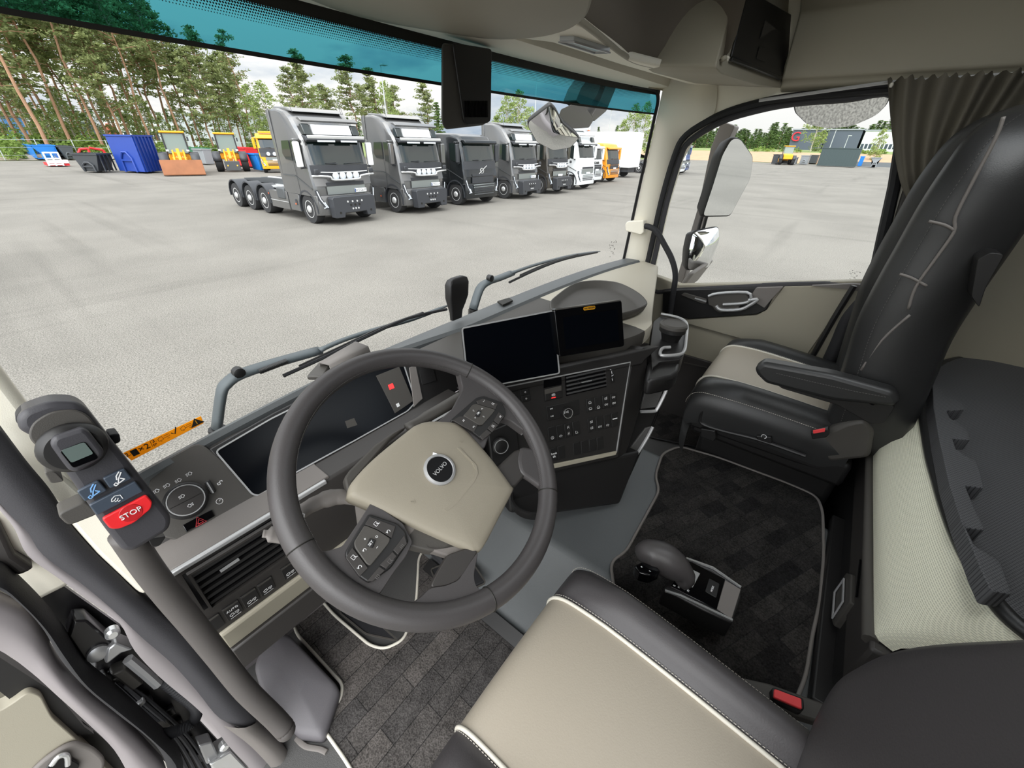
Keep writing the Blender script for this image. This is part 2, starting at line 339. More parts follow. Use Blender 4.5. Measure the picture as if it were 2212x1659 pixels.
# ---- A pillar on the passenger side
def col(pts): return spline([V(p) for p in pts], 4)
wl = [V((XW1-.002, wsy(XW1, z)-.012, z)) for z in (.68, .8, .95, 1.1, 1.25, 1.36, 1.44, 1.50)]
dl = [P(u, v, 'x', XR-.012) for u, v in [(1378, 640), (1393, 585), (1405, 535), (1427, 435), (1456, 335), (1480, 290), (1540, 252)]]+[V((XR-.005, .17, 1.46))]
mid = [(a*.45+b*.55)+V((-.018, -.012, 0)) for a, b in zip(wl, dl)]
wc, dc, mc = col(wl), col(dl), col(mid)
pa = struct(MB().grid([wc, mc, dc]).build('wall_front_right', 'trim_beige', sharp=False, sub=1))
# left A pillar: trim seen at the left edge of the glass
lp = [(-.335, .42, 1.5), (-.345, .425, 1.2), (-.352, .43, 1.0), (-.352, .43, .78)]
MBp = MB().prism([(-.352, .43, .60), (-.352, .47, .60), (-.50, .47, .60), (-.50, .44, .60)], (0, 0, .92))
pl_ = struct(MBp.build('wall_front_left', 'trim_beige', bevel=.012))
# ---- ceiling, rear wall
mb = MB(); ringplate(mb, [(.15, -.95, 1.88), (.95, -.95, 1.88), (.95, -.35, 1.88), (.15, -.35, 1.88)], [(-.5, -1.5, 1.88), (XR+.05, -1.5, 1.88), (XR+.05, .46, 1.88), (-.5, .46, 1.88)], (0, 0, .04))
ce = struct(mb.build('ceiling', 'headliner'))
struct(MB().b2(.15, .95, -.95, -.35, 1.90, 1.905).build('added_roof_hatch', 'pane'))   # unseen roof hatch pane, its opening added to let sky light onto the bunk
wb = struct(MB().b2(-.5, XR+.05, -1.54, -1.5, 0, 1.9).build('wall_rear', 'plastic_charcoal'))
struct(MB().b2(-.54, -.48, -1.54, -.80, 0, 1.9).build('wall_left', 'trim_taupe'))
struct(MB().b2(-.54, -.48, -.80, .47, 1.62, 1.9).build('trim_2', 'trim_taupe'))
struct(MB().b2(-.45, 1.70, .50, .68, GZ+.35, .42).build('cab_nose', 'body_taupe', bevel=.04))
struct(MB().b2(-.5, XR+.05, .46, .50, 1.50, 1.92).build('wall_front', 'trim_taupe'))
# ---- header above the passenger door
pr = [(XR, 1.418), (1.635, 1.432), (1.63, 1.447), (1.618, 1.455), (1.60, 1.60), (1.59, 1.62), (1.50, 1.66), (1.50, 1.70), (XR, 1.70)]
struct(MB().prism([(x, -1.45, z) for x, z in pr], (0, 1.40, 0)).build('trim_1', 'trim_taupe', bevel=.006, seg=3))
# ---------------------------------------------------------------- dashboard
dash = thing('dashboard', 'wide dark dashboard with beige padded passenger top, switch panels and air vents under the windshield', 'dashboard', (.4, .3, 0))
prof = [(.47, .70), (.455, .735), (.43, .748), (.407, .762), (.328, .684), (.318, .677), (.252, .675), (.248, .66), (.262, .55), (.27, .465), (.30, .33), (.40, .25), (.50, .25)]
MB().prism([(-.335, y, z) for y, z in prof], (.66, 0, 0)).build('left_body', 'plastic_dark', dash, bevel=.005)
# lighter defroster ridge along the glass
rid = []
for i in range(41):
    x = -.37+i*(1.60+.37)/40; y = wsy(x, .78); k_ = .032+.056*min(1, max(0, (x-.15)/.35)); dz = V((0, 0, -.005-.010*max(0, (.1-x)/.38)))
    rid.append([dz+q_ for q_ in (V((x, y+.02, .755)), V((x, y-.008, .782)), V((x, y-.014, .786)), V((x, y-k_+.010, .787)), V((x, y-k_+.002, .779)), V((x, y-k_, .745)))])
MB().grid(rid).build('defroster_ridge', 'vinyl', dash)
# shelf above the vents, chrome strip, beige strip
MB().b2(-.335, -.06, .254, .322, .672, .679).build('knee_shelf', 'plastic_grey', dash, bevel=.002)
MB().b2(-.330, -.07, .2465, .2545, .670, .678).build('chrome_strip', 'satin', dash, bevel=.0015)
MB().prism([(-.318, .2655, .472), (-.318, .262, .466), (-.318, .279, .402), (-.318, .295, .40), (-.318, .29, .47)], (.60, 0, 0)).build('beige_strip', 'trim_taupe', dash, bevel=.003)
MB().b2(-.318, .28, .272, .30, .33, .40).build('lower_board', 'plastic_dark', dash, bevel=.004)
MB().prism([P(u, v, 'z', .785) for u, v in [(1074, 654), (1100, 646), (1108, 652), (1086, 662)]], (0, 0, .006)).build('light_sensor', 'black_ink', dash, bevel=.001)
# ---- left switch panel
SP = Pl((-.26, .3475, .7136), (1, 0, 0), (0, .105, .11))
def poly(pl, px, h0, h1, name, m, parent, bevel=.001, r=0, **k):
    q = [pl.px(u, v, h0) for u, v in px]
    if r: q = rpoly(q, r)
    return MB().prism(q, pl.n*(h1-h0)).build(name, m, parent, bevel=bevel, **k)
panel = poly(SP, [(345, 1160), (310, 1110), (330, 1010), (430, 955), (590, 1085), (470, 1150), (400, 1170)], -.004, .0015, 'light_switch_panel', 'plastic_charcoal', dash, .002, .015)
k0 = SP.px(402, 1082)
kn = MB().lathe([(.031, 0), (.031, .007), (.028, .010)], k0, SP.n, 32).build('light_knob', 'plastic_black', dash)
MB().lathe([(.0262, .010), (.0262, .0125), (.0245, .0125), (.0245, .010)], k0, SP.n, 32).build('knob_ring', 'satin', kn)
MB().lathe([(.0243, .006), (.0243, .0118), (.022, .0122)], k0, SP.n, 32).build('knob_face', 'plastic_dark', kn)
def strokes(pl, cx, cy, lines, w=.0008, h=.0003, hz=.0, s=1, rot=0):
    mb = MB(); c_, s_ = math.cos(rot), math.sin(rot)
    for L in lines:
        q = [pl.at(cx+s*(x*c_-y*s_), cy+s*(x*s_+y*c_), hz) for x, y in L]; mb.ribbon(q, w, h, pl.n)
    return mb
LAMP = [[(-.4, .3), (-.4, -.3), (0, -.45), (.4, 0), (0, .45), (-.4, .3)], [(-.6, .3), (-1, .2)], [(-.6, 0), (-1, -.05)], [(-.6, -.3), (-1, -.4)]]
TRK = [[(-1, -.3), (-1, .25), (-.5, .5), (-.2, .5), (-.2, -.3), (-1, -.3)], [(-.2, -.1), (1, -.1), (1, .35), (.1, .35)], [(-.8, -.5), (-.5, -.5)], [(.4, -.5), (.8, -.5)]]
ARC = lambda a0, a1, r=1, n=10, cx=0, cy=0: [(cx+r*math.cos(math.radians(a0+(a1-a0)*i/n)), cy+r*math.sin(math.radians(a0+(a1-a0)*i/n))) for i in range(n+1)]
for (u, v, L) in [(340, 1060, LAMP), (363, 1048, LAMP), (388, 1037, LAMP), (411, 1023, LAMP)]:
    x, y = SP.lc(u, v); strokes(SP, x, y, L, .0008, .0003, .0016, .0065).build('lamp_symbol', 'white_mark', panel)
x, y = SP.lc(402, 1082, .012)
strokes(SP, x, y+.010, LAMP, .0008, .0003, .0122, .006).build('fog_symbol', 'white_mark', kn); strokes(SP, x, y-.010, LAMP, .0008, .0003, .0122, .006, math.pi).build('fog_symbol', 'white_mark', kn)
MB().ribbon([SP.at(x-.023, y, .0118), SP.at(x+.023, y, .0118)], .0012, .0004, SP.n).build('split_line', 'black_ink', kn)
tw = poly(SP, [(441, 1044), (452, 1036), (467, 1062), (456, 1069)], .001, .007, 'thumb_wheel', 'plastic_black', dash, .002)
MB().ribbon([SP.px(447, 1042, .007), SP.px(461, 1065, .007)], .002, .0006, SP.n).build('wheel_edge', 'satin', tw)
x, y = SP.lc(475, 1043); strokes(SP, x, y, [[(-1, -.6), (-1, .2), (0, .2), (0, -.6), (-1, -.6)], [(0, .6), (1, .6), (1, 0)]], .0014, .0003, .0016, .004).build('dimmer_symbol', 'white_mark', panel)
x, y = SP.lc(474, 1083); strokes(SP, x, y, [ARC(0, 360), [(0, 0), (.5, .5)]], .0008, .0003, .0016, .005).build('gauge_symbol', 'white_mark', panel)
hz = poly(SP, [(394, 1135), (457, 1101), (464, 1115), (403, 1150)], .001, .004, 'hazard_button', 'gloss_black', dash, .001)
x, y = SP.lc(431, 1126, .004)
strokes(SP, x, y, [[(-1, -.7), (1, -.7), (0, 1), (-1, -.7)], [(-.5, -.42), (.5, -.42), (0, .45), (-.5, -.42)]], .0009, .0003, .0042, .008).build('hazard_symbol', 'red_mark', hz)
# ---- instrument cluster
CL = SP
clpx = [(465, 975), (585, 905), (720, 838), (800, 800), (868, 776), (876, 800), (898, 868), (880, 888), (760, 955), (640, 1020), (560, 1071), (545, 1068)]
cb = poly(CL, [(450, 972), (590, 893), (740, 818), (862, 765), (985, 745), (1030, 820), (960, 860), (880, 905), (700, 1010), (562, 1085), (540, 1078)], -.006, .001, 'cluster_housing', 'plastic_black', dash, .003)
cs = poly(CL, clpx, .001, .003, 'cluster_screen', 'screen', dash, .0008)
q = [CL.px(u, v, .003) for u, v in clpx]; MB().ribbon(rpoly(q, .008), .0028, .0016, CL.n, True).build('screen_frame', 'satin', cs)
poly(CL, [(812, 812), (862, 792), (893, 866), (853, 893)], .0032, .0042, 'warning_strip', 'plastic_charcoal', cs, .0005)
poly(CL, [(838, 832), (848, 828), (852, 838), (842, 842)], .0044, .005, 'park_brake_lamp', 'red_lamp', cs, 0)
poly(CL, [(855, 873), (861, 870), (864, 877), (858, 880)], .0044, .005, 'light_sensor', 'white_mark', cs, 0)
poly(CL, [(745, 910), (765, 903), (772, 918), (750, 925)], .0032, .0034, 'grey_tile', 'plastic_charcoal', cs, 0)
poly(CL, [(883, 795), (897, 790), (912, 862), (893, 880)], .002, .006, 'side_trim', 'plastic_grey', cb, .001)
poly(CL, [(905, 802), (935, 792), (943, 822), (912, 832)], .002, .003, 'mirror_switch', 'plastic_black', cb, .001)
MB().prism([CL.px(u, v, .0) for u, v in [(880, 905), (1040, 818), (1050, 850), (905, 930)]], CL.n*.02).build('brow_ledge', 'plastic_charcoal', dash, bevel=.006)
# visor of the sensor on the ridge in front of the wheel
sv = thing('sensor_hood', 'small taupe scoop shaped hood on the dash ridge behind the steering wheel rim', 'cover', tuple(P(730, 790, 'z', .79)))
h0 = [P(u, v, 'z', .80) for u, v in [(690, 792), (770, 748), (797, 757), (715, 800)]]
MB().grid([[h0[0]+V((0, .0, -.01)), h0[0]+V((0, -.002, .012)), h0[3]+V((0, 0, .014)), h0[3]+V((0, -.01, -.01))], [h0[1]+V((0, 0, -.01)), h0[1]+V((0, 0, .014)), h0[2]+V((0, 0, .012)), h0[2]+V((0, -.01, -.01))]]).build('hood_top', 'plastic_grey', sv, solid=.003)
MB().prism([P(u, v, 'z', .79) for u, v in [(664, 822), (690, 792), (715, 800), (700, 822)]], (0, 0, .012)).build('hood_side', 'plastic_charcoal', sv, bevel=.004)
# ---- left vent and switches under it
VP_ = Pl((0, .2535, .60), (1, 0, 0), (0, -.014, .11))
vent = poly(VP_, [(393, 1243), (590, 1118), (633, 1185), (440, 1318)], .0, .0012, 'air_vent', 'gloss_black', dash, 0)
a0 = VP_.lc(393, 1243); a1 = VP_.lc(440, 1318); b0 = VP_.lc(590, 1118)
x0, x1, y1, y0 = -.305, b0[0], a0[1]-.002, a1[1]+.002
mb = MB()
for i in range(6):
    y = y1-(y1-y0)*(i+.5)/6
    MB().prism([VP_.at(x0, y+.005, .0), VP_.at(x0, y+.006, .006), VP_.at(x0, y+.001, .008), VP_.at(x0, y-.004, .002)], VP_.a*(x1-x0)).build('slat', 'plastic_black', vent)
MB().ribbon([VP_.at(x0-.003, y0-.002, .002), VP_.at(x0-.003, y1+.002, .002), VP_.at(x1+.004, y1+.002, .002), VP_.at(x1+.004, y0-.002, .002)], .006, .006, VP_.n, True).build('vent_frame', 'plastic_dark', vent)
xa, ya = VP_.lc(474, 1232, .008); xb, yb = VP_.lc(515, 1206, .008)
MB().ribbon([VP_.at(xa, ya, .009), VP_.at(xb, ya+.001, .009)], .003, .004, VP_.n).build('vent_tab', 'satin', vent)
def rocker(pl, x, y, w, h, parent, sym=None, word=None, name='rocker_switch', line=True, hh=.003, body='plastic_black', s=.28, tip=True, rot=0, m='white_mark', sy=0):
    o = MB().prism(rpoly([pl.at(x-w/2, y-h/2, .0), pl.at(x+w/2, y-h/2, .0), pl.at(x+w/2, y+h/2, .0), pl.at(x-w/2, y+h/2, .0)], .0015, 2), pl.n*hh).build(name, body, parent, bevel=.0008)
    if tip: MB().ribbon([pl.at(x-w/2+.001, y+h/2-.002, hh), pl.at(x+w/2-.001, y+h/2-.002, hh)], .003, .0012, pl.n).build('switch_edge', 'plastic_charcoal', o)
    if sym: strokes(pl, x, y-h*.2+sy, sym, .0009, .0003, hh+.0002, w*s).build('symbol', m, o)
    if line: MB().ribbon([pl.at(x-w*.33, y-h*.42, hh+.0002), pl.at(x+w*.33, y-h*.42, hh+.0002)], .0007, .0003, pl.n).build('lamp_line', m, o)
    if word: text('lettering', word, frame(pl.at(x, y+h*.16, hh+.0006), pl.a, pl.b), m, w*.26, o)
    return o
LS = Pl((0, .2665, .51), (1, 0, 0), (0, -.008, .085))
for (u, v, w_, sy) in [(503, 1318, 'AUTO', TRK), (540, 1290, None, TRK), (573, 1262, None, TRK), (622, 1226, None, TRK)]:
    x, y = LS.lc(u, v); rocker(LS, x, LS.lc(540, 1290)[1], .0265, .040, dash, sy, w_)
x, y = LS.lc(470, 1338); rocker(LS, -.325+.008, LS.lc(540, 1290)[1], .028, .040, dash, None, None, 'blank_switch', False)
# ---- centre stack turned to the driver
q0 = EYE+ray(1225, 930)*1.12
ST = Pl(q0, (.874, -.485, 0), (.166, .299, .94))
stk = [(1020, 850), (1087, 833), (1368, 775), (1338, 990), (1192, 1022), (1100, 1040)]
q = [ST.px(u, v, 0) for u, v in stk]
MB().prism(q, ST.n*-.16).build('stack_body', 'stack_plastic', dash, bevel=.006)
face = MB().prism([ST.px(u, v, 0) for u, v in [(1040, 850), (1362, 783), (1332, 975), (1192, 1003), (1100, 1020)]], ST.n*.002).build('stack_face', 'stack_plastic', dash, bevel=.001)
MB().ribbon([ST.px(u, v, .002) for u, v in [(1040, 846), (1180, 818), (1361, 782), (1345, 885), (1331, 977)]], .0035, .002, ST.n).build('trim_line', 'satin', face)
poly(ST, [(1150, 1010), (1331, 973), (1328, 982), (1190, 1012), (1150, 1021)], .002, .008, 'lower_strip', 'trim_taupe', face, .002)
poly(ST, [(985, 835), (1400, 745), (1368, 775), (1362, 783), (1040, 850), (1000, 860)], -.05, .003, 'stack_brow', 'stack_plastic', dash, .004)
# panel pieces
def S(X_, Y_): return (1080+X_/6.9125, 780+Y_/6.9125)
vt = poly(ST, [S(965, 225), S(1565, 90), S(1585, 385), S(985, 520)], .002, .003, 'air_vent', 'gloss_black', face, 0)
for i in range(5):
    t = (i+.55)/5; A = ST.px(*S(975+15*t, 225+295*t), .003); B = ST.px(*S(1565+18*t, 95+290*t), .003)
    MB().prism([A+ST.b*.003, A+ST.b*.004+ST.n*.004, A+ST.n*.006, A-ST.b*.003], B-A).build('slat', 'plastic_black', vt)
MB().ribbon([ST.px(*S(1210, 318), .0095), ST.px(*S(1360, 288), .0095)], .003, .003, ST.n).build('vent_tab', 'chrome', vt)
vw = poly(ST, [S(1640, 135), S(1665, 125), S(1705, 300), S(1660, 312)], .002, .009, 'vent_wheel', 'plastic_black', face, .002)
for a, b in (((1642, 130), (1660, 125)), ((1665, 150), (1672, 190)), ((1665, 225), (1695, 205)), ((1672, 260), (1680, 290))): MB().ribbon([ST.px(*S(*a), .0095), ST.px(*S(*b), .0095)], .0014, .0004, ST.n).build('wheel_mark', 'white_mark', vw)
PK = [ARC(0, 360, .7), ARC(40, -40, 1.1, 6), ARC(140, 220, 1.1, 6), [(-.2, -.4), (-.2, .4), (.2, .3), (.2, .05), (-.2, 0)]]
pb = poly(ST, [S(660, 420), S(918, 360), S(925, 540), S(668, 595)], .002, .007, 'park_brake_switch', 'plastic_black', face, .002)
poly(ST, [S(662, 425), S(916, 366), S(920, 440), S(666, 500)], .007, .009, 'pull_tab', 'plastic_charcoal', pb, .001)
x, y = ST.lc(*S(798, 503), .007); strokes(ST, x, y, PK, .0007, .0003, .0072, .0045).build('park_symbol', 'white_mark', pb)
MB().ribbon([ST.px(*S(768, 552), .0072), ST.px(*S(830, 540), .0072)], .002, .0004, ST.n).build('park_light', 'red_lamp', pb)
poly(ST, [S(640, 290), S(915, 235), S(920, 350), S(645, 405)], .002, .0035, 'storage_slot', 'gloss_black', face, .001)
rc = poly(ST, [S(685, 680), S(1175, 575), S(1180, 790), S(705, 890)], .002, .005, 'diff_lock_panel', 'plastic_black', face, .001)
kc = ST.px(*S(980, 762), .004); ko = MB().lathe([(.0165, 0), (.0165, .012), (.015, .014)], kc, ST.n, 28).build('diff_knob', 'plastic_black', face)
MB().lathe([(.0142, .014), (.0142, .0155), (.013, .0155), (.013, .014)], kc, ST.n, 28).build('knob_ring', 'chrome', ko)
x, y = ST.lc(*S(988, 762), .018); AX = [[(-1, -.6), (-1, .6)], [(-.8, -.5), (-.8, .5)], [(-.3, .4), (.3, -.4)], [(-.3, -.4), (.3, .4)], [(.8, -.5), (.8, .5)], [(1, -.6), (1, .6)]]
strokes(ST, x, y, AX, .0009, .0003, .0182, .006).build('axle_symbol', 'white_mark', ko)
for X_, Y_ in ((768, 712), (778, 822)): x, y = ST.lc(*S(X_, Y_), .005); strokes(ST, x, y, AX, .0006, .0003, .0052, .0035).build('axle_symbol', 'white_mark', rc)
CAB = [[(-1, -.2), (-.4, .5), (.3, .5), (.8, -.2)], [(-1, -.5), (1, -.5)], [(-.8, -.9), (.8, -.9)]]
CIRA = [ARC(0, 360, .8, 12), [(-.3, -.4), (0, .45), (.3, -.4)], [(-.2, -.1), (.2, -.1)]]
RAILS = [[(-.5, -.8), (-.3, .8)], [(.5, -.8), (.3, .8)], [(-.4, 0), (.4, 0)]]
CARR = [[(-.9, -.2), (-.5, .4), (.3, .4), (.9, 0), (.9, -.2), (-.9, -.2)], [(-.5, -.5), (-.5, -.9)], [(.5, -.5), (.5, -.9)]]
SEATR = [[(-.6, .8), (-.6, -.8), (.2, -.8)], [(.1, .6), (.8, -.7), (0, -.7)]]
BOX_ = [[(-.8, -.5), (-.8, .5), (.2, .5), (.8, .8)], [(-.8, -.5), (.7, -.5), (.7, .2)], [(-.3, 0), (.1, -.3), (.6, .4)]]
H = .041
row = [(1338, 655, [CAB, CAB]), (1458, 625, [CAB, None]), (1575, 600, [BOX_, TRK]), (1690, 580, [TRK, TRK]),
       (770, 1085, [CIRA, None]), (895, 1055, [CARR, None]), (1015, 1030, [RAILS, RAILS]), (1132, 1000, [SEATR, None]),
       (1360, 950, [BOX_, BOX_]), (1480, 920, [TRK, None]), (1595, 895, [CARR, None]), (1708, 870, [None, None])]
for i, (X_, Y_, sy) in enumerate(row):
    x, y = ST.lc(*S(X_, Y_), .002)
    o = rocker(Pl(ST.at(0, 0, .002), ST.a, ST.b), x, y, .0225, H if i > 3 else .038, face, None, None, line=False, tip=False, s=.3)
    pz = Pl(ST.at(0, 0, .002), ST.a, ST.b)
    if sy[1] and sy[0]: strokes(pz, x, y+.009, sy[0], .0007, .0003, .0032, .0052).build('symbol', 'white_mark', o); strokes(pz, x, y-.009, sy[1], .0007, .0003, .0032, .0052).build('symbol', 'white_mark', o)
    elif sy[0]: strokes(pz, x, y-.011, sy[0], .0007, .0003, .0032, .0052).build('symbol', 'white_mark', o)
    elif i == 11: MB().ribbon([pz.at(x-.008, y+.003, .0032), pz.at(x+.008, y+.003, .0032)], .0028, .0004, pz.n).build('symbol', 'white_mark', o)
pz = Pl(ST.at(0, 0, .002), ST.a, ST.b)
x, y = ST.lc(*S(800, 1390), .002); o = rocker(pz, x, y, .0225, .038, face, line=False, tip=False)
text('lettering', 'hook', frame(pz.at(x, y+.003, .0036), pz.a, pz.b), 'white_mark', .0085, o); text('lettering', 'lift', frame(pz.at(x, y-.006, .0036), pz.a, pz.b), 'white_mark', .0085, o)
for X_, Y_ in [(915, 1360), (1145, 1305), (1260, 1280), (1380, 1250), (1495, 1225)]:
    x, y = ST.lc(*S(X_, Y_), .002); rocker(pz, x, y, .0222, .038, face, name='blank_switch', line=False, tip=False, hh=.002)
for X_, Y_ in ((200, 500), (370, 460), (220, 575), (385, 555)):
    x, y = ST.lc(*S(X_, Y_), .002); rocker(pz, x, y, .026, .016, face, [ARC(0, 360, .4, 8)], name='media_button', line=False, tip=False, s=.18, sy=.003)
# lower centre under the stack
MB().prism([ST.px(u, v, -.012) for u, v in [(1100, 1030), (1190, 1015), (1385, 975), (1340, 1090), (1200, 1110), (1100, 1110)]], ST.n*-.14).build('lower_cover', 'plastic_black', dash, bevel=.01)
# round cup tray with keys below the wheel
ct = P(1150, 1075, 'z', .42)
MB().lathe([(.0, 0), (.05, 0), (.06, .012), (.06, .035), (.054, .035), (.052, .015), (0, .012)], ct-V((0, 0, .03)), (0, 0, 1), 28).build('round_tray', 'plastic_black', dash)
# ---- passenger side top, beige pad
front = [(.30, .16, .75), (.44, .20, .752), (.58, .14, .754), (.72, .045, .756), (.83, .003, .757), (.93, .0, .757), (1.0, .025, .757), (1.2, .095, .757), (1.45, .18, .757), (1.655, .25, .757)]
back = [(p[0]*.985+.0, wsy(p[0], .78)-.075, .775) for p in front]
rows_d, rows_b = [], []
fr_ = spline(front, 5); bk_ = spline(back, 5)
rr = []
for f_, b_ in zip(fr_, bk_):
    f_ = V(f_); b_ = V(b_); d = (f_-b_).normalized()
    rr.append([b_+(f_-b_)*t for t in (0, .25, .5, .75, .92)]+[f_+V((0, 0, -.004)), f_+d*.003+V((0, 0, -.013)), f_+d*.001+V((0, 0, -.05)), f_-d*.03+V((0, 0, -.07)), f_-d*.05+V((0, 0, -.40))])
ia = next(i for i, p in enumerate(fr_) if p[0] > .86)
MB().grid([r[:8] for r in rr[:ia+1]]).build('centre_top', 'plastic_charcoal', dash)
MB().grid([r[:8] for r in rr[ia:]]).build('beige_pad', 'pad_beige', dash)
MB().grid([r[7:] for r in rr]).build('front_panel', 'plastic_black', dash)
# stack side column and passenger facing side with two chrome edged pockets
SD = Pl(ST.px(1375, 850, 0), (-.25, .968, 0), (.12, .03, .99))
MB().prism([ST.px(1362, 778, .003), ST.px(1398, 748, .0), ST.px(1400, 790, -.01), ST.px(1380, 900, -.02), ST.px(1350, 990, -.03), ST.px(1330, 990, 0)], ST.n*-.12+V((0, .02, 0))).build('stack_column', 'stack_plastic', dash, bevel=.008)
# ---------------------------------------------------------------- steering wheel
WH = Pl((0, 0, .812), (1, 0, 0), (0, .835, .551))
wh = thing('steering_wheel', 'dark leather steering wheel with taupe hub cushion and round badge', 'steering wheel', (0, 0, .812))
def C7(X_, Y_): return (500+X_/2.949, 700+Y_/2.949)
def C4(X_, Y_): return (500+X_/2.765, 1200+Y_/2.765)
R0 = .2085
ring = [WH.at(R0*math.cos(2*math.pi*i/96), R0*math.sin(2*math.pi*i/96)) for i in range(96)]
rim = MB().tube(ring, .0168, 20, closed=True).build('rim', 'rim_leather', wh, sharp=False)
def rimring(deg, r=.0171):
    a = math.radians(deg); c = WH.at(R0*math.cos(a), R0*math.sin(a)); rd = WH.a*math.cos(a)+WH.b*math.sin(a)
    return [c+(rd*math.cos(t)+WH.n*math.sin(t))*r for t in [2*math.pi*i/20 for i in range(20)]]
for d in (31.5, 176.5, -48.5, -107): MB().tube(rimring(d), .0009, 6, closed=True).build('seam', 'black_ink', rim)
mb = MB()
for i in range(230):
    a = math.radians(31.5+147*i/230); rr_ = R0-.0160; rd = WH.a*math.cos(a)+WH.b*math.sin(a); tg = -WH.a*math.sin(a)+WH.b*math.cos(a)
    p = WH.o+rd*rr_+WH.n*.0048; mb.ribbon([p-tg*.0007-WH.n*.002, p+tg*.0009+WH.n*.0022], .0007, .0006, -rd+WH.n*.4)
for i in range(70):
    a = math.radians(-48.5+68*i/70); rr_ = R0-.0160; rd = WH.a*math.cos(a)+WH.b*math.sin(a); tg = -WH.a*math.sin(a)+WH.b*math.cos(a)
    p = WH.o+rd*rr_+WH.n*.0048; mb.ribbon([p-tg*.0007-WH.n*.002, p+tg*.0009+WH.n*.0022], .0007, .0006, -rd+WH.n*.4)
mb.build('stitching', 'thread_dark', rim, kind='stuff')
def wpoly(px, h0, h1, name, m, parent=wh, bevel=.002, r=0, seg=3, sp=False, **k):
    q = [WH.px(*p, (h0+h1)/2 if h1 < .02 else h1)-WH.n*((h0+h1)/2 if h1 < .02 else h1)+WH.n*h0 for p in px]
    q = [q_ - WH.n*(q_-WH.o).dot(WH.n) + WH.n*h0 for q_ in q]
    if r: q = rpoly(q, r)
    return MB().prism(q, WH.n*(h1-h0)).build(name, m, parent, bevel=bevel, seg=seg, **k)
def lpoly(pts, h0, h1, name, m, parent=wh, bevel=.003, r=.01, seg=3):
    return MB().prism(rpoly([WH.at(x, y, h0) for x, y in pts], r), WH.n*(h1-h0)).build(name, m, parent, bevel=bevel, seg=seg)
# spokes
wpoly([(800, 1088), (768, 1138), (737, 1184), (697, 1196), (655, 1165), (640, 1200), (680, 1255), (740, 1292), (800, 1304), (820, 1282), (850, 1236), (874, 1205), (888, 1174), (868, 1135)], -.016, .003, 'spoke', 'rim_leather', bevel=.006, r=.004)
wpoly([(808, 1092), (1014, 1186), (1012, 1194), (968, 1206), (920, 1190), (882, 1176), (850, 1140)], -.024, -.006, 'hub_skirt', 'plastic_grey', bevel=.003)
lpoly([(.04, .055), (.095, .062), (.140, .084), (.165, .128), (.200, .06), (.205, -.03), (.190, -.055), (.176, -.01), (.150, .003), (.09, -.03)], -.017, .002, 'spoke', 'rim_leather', bevel=.006)
wpoly([C7(1640, 960), C7(1800, 810), C7(1845, 800), C7(1885, 850), C7(1890, 940), C7(1800, 1045), C7(1760, 1060)], -.016, -.003, 'lower_spoke', 'plastic_dark', bevel=.004, r=.006)
lpoly([(.135, -.078), (.160, -.064), (.185, -.088), (.200, -.10), (.165, -.155), (.140, -.160), (.128, -.12), (.120, -.10)], -.015, .0, 'spoke_root', 'rim_leather', bevel=.006)
wpoly([(964, 1200), (1005, 1186), (1030, 1192), (1000, 1240), (984, 1258), (958, 1268), (926, 1271), (938, 1245)], -.012, .001, 'lower_spoke', 'plastic_dark', bevel=.004, r=.006)
wpoly([(888, 1304), (906, 1292), (925, 1272), (958, 1268), (986, 1256), (1012, 1216), (1028, 1194), (1024, 1215), (1018, 1245), (1022, 1268), (1038, 1281), (1062, 1272), (1085, 1290), (1000, 1345), (900, 1345), (860, 1320)], -.016, .003, 'spoke_root', 'rim_leather', bevel=.006, r=.006)
lpoly([(.04, -.09), (.09, -.07), (.080, -.105), (.04, -.122), (-.03, -.130), (-.08, -.10), (-.11, -.06), (-.05, -.05)], -.03, -.006, 'hub_back', 'plastic_charcoal', bevel=.006)
# hub cushion
padpx = [C7(745, 1065), C7(770, 1000), C7(900, 860), C7(1120, 680), C7(1180, 640), C7(1260, 618), C7(1400, 622), C7(1450, 640), C7(1510, 690), C7(1660, 860), C7(1785, 1030), C7(1795, 1065), C7(1710, 1230), C7(1610, 1420), C7(1560, 1450), C7(1500, 1440), C7(1200, 1310), C7(890, 1165), C7(755, 1105)]
pc = WH.px(*C7(1280, 1010), .006)
rings = []
for s_, h in ((1.0, -.022), (1.0, -.006), (.99, .0), (.965, .004), (.90, .0065), (.75, .0085), (.55, .010), (.3, .0108), (.08, .011)):
    rings.append([WH.at(*[(WH.lc(*p, .0)[k]-WH.lc(*C7(1280, 1010), 0)[k])*s_+WH.lc(*C7(1280, 1010), 0)[k] for k in (0, 1)], h) for p in padpx])
pad = MB().loft([spline(r, 3, True) for r in rings]).build('hub_cushion', 'hub_taupe', wh, sharp=False)
wpoly([C7(1350, 1180), C7(1400, 1150), C7(1540, 980), C7(1555, 930), C7(1530, 880), C7(1440, 790), C7(1455, 790), C7(1560, 900), C7(1570, 950), C7(1550, 1000), C7(1430, 1150), C7(1370, 1195)], .0095, .0108, 'crease', 'hub_taupe', pad, 0)
for c_, rt_ in (((1462, 750), .2), ((1155, 1135), .2)):
    x, y = WH.lc(*C7(*c_), .009); strokes(WH, x, y, [[(-.9, -.3), (-.9, .3)], [(-.9, 0), (.2, .15)], [(-.9, 0), (.2, -.15)], [(.2, -.7), (.9, -.3), (.9, .3), (.2, .7)]], .0007, .0003, .0105, .0035, rt_-.9).build('horn_symbol', 'hub_taupe', pad)
ec = WH.px(*C7(1325, 928), .012); e2 = WH.lc(*C7(1325, 928), .012)
em = MB().lathe([(.024, -.003), (.0255, .0), (.025, .003), (.0215, .0045), (.0205, .003), (.0205, -.003)], ec, WH.n, 40).build('badge_ring', 'satin', wh)
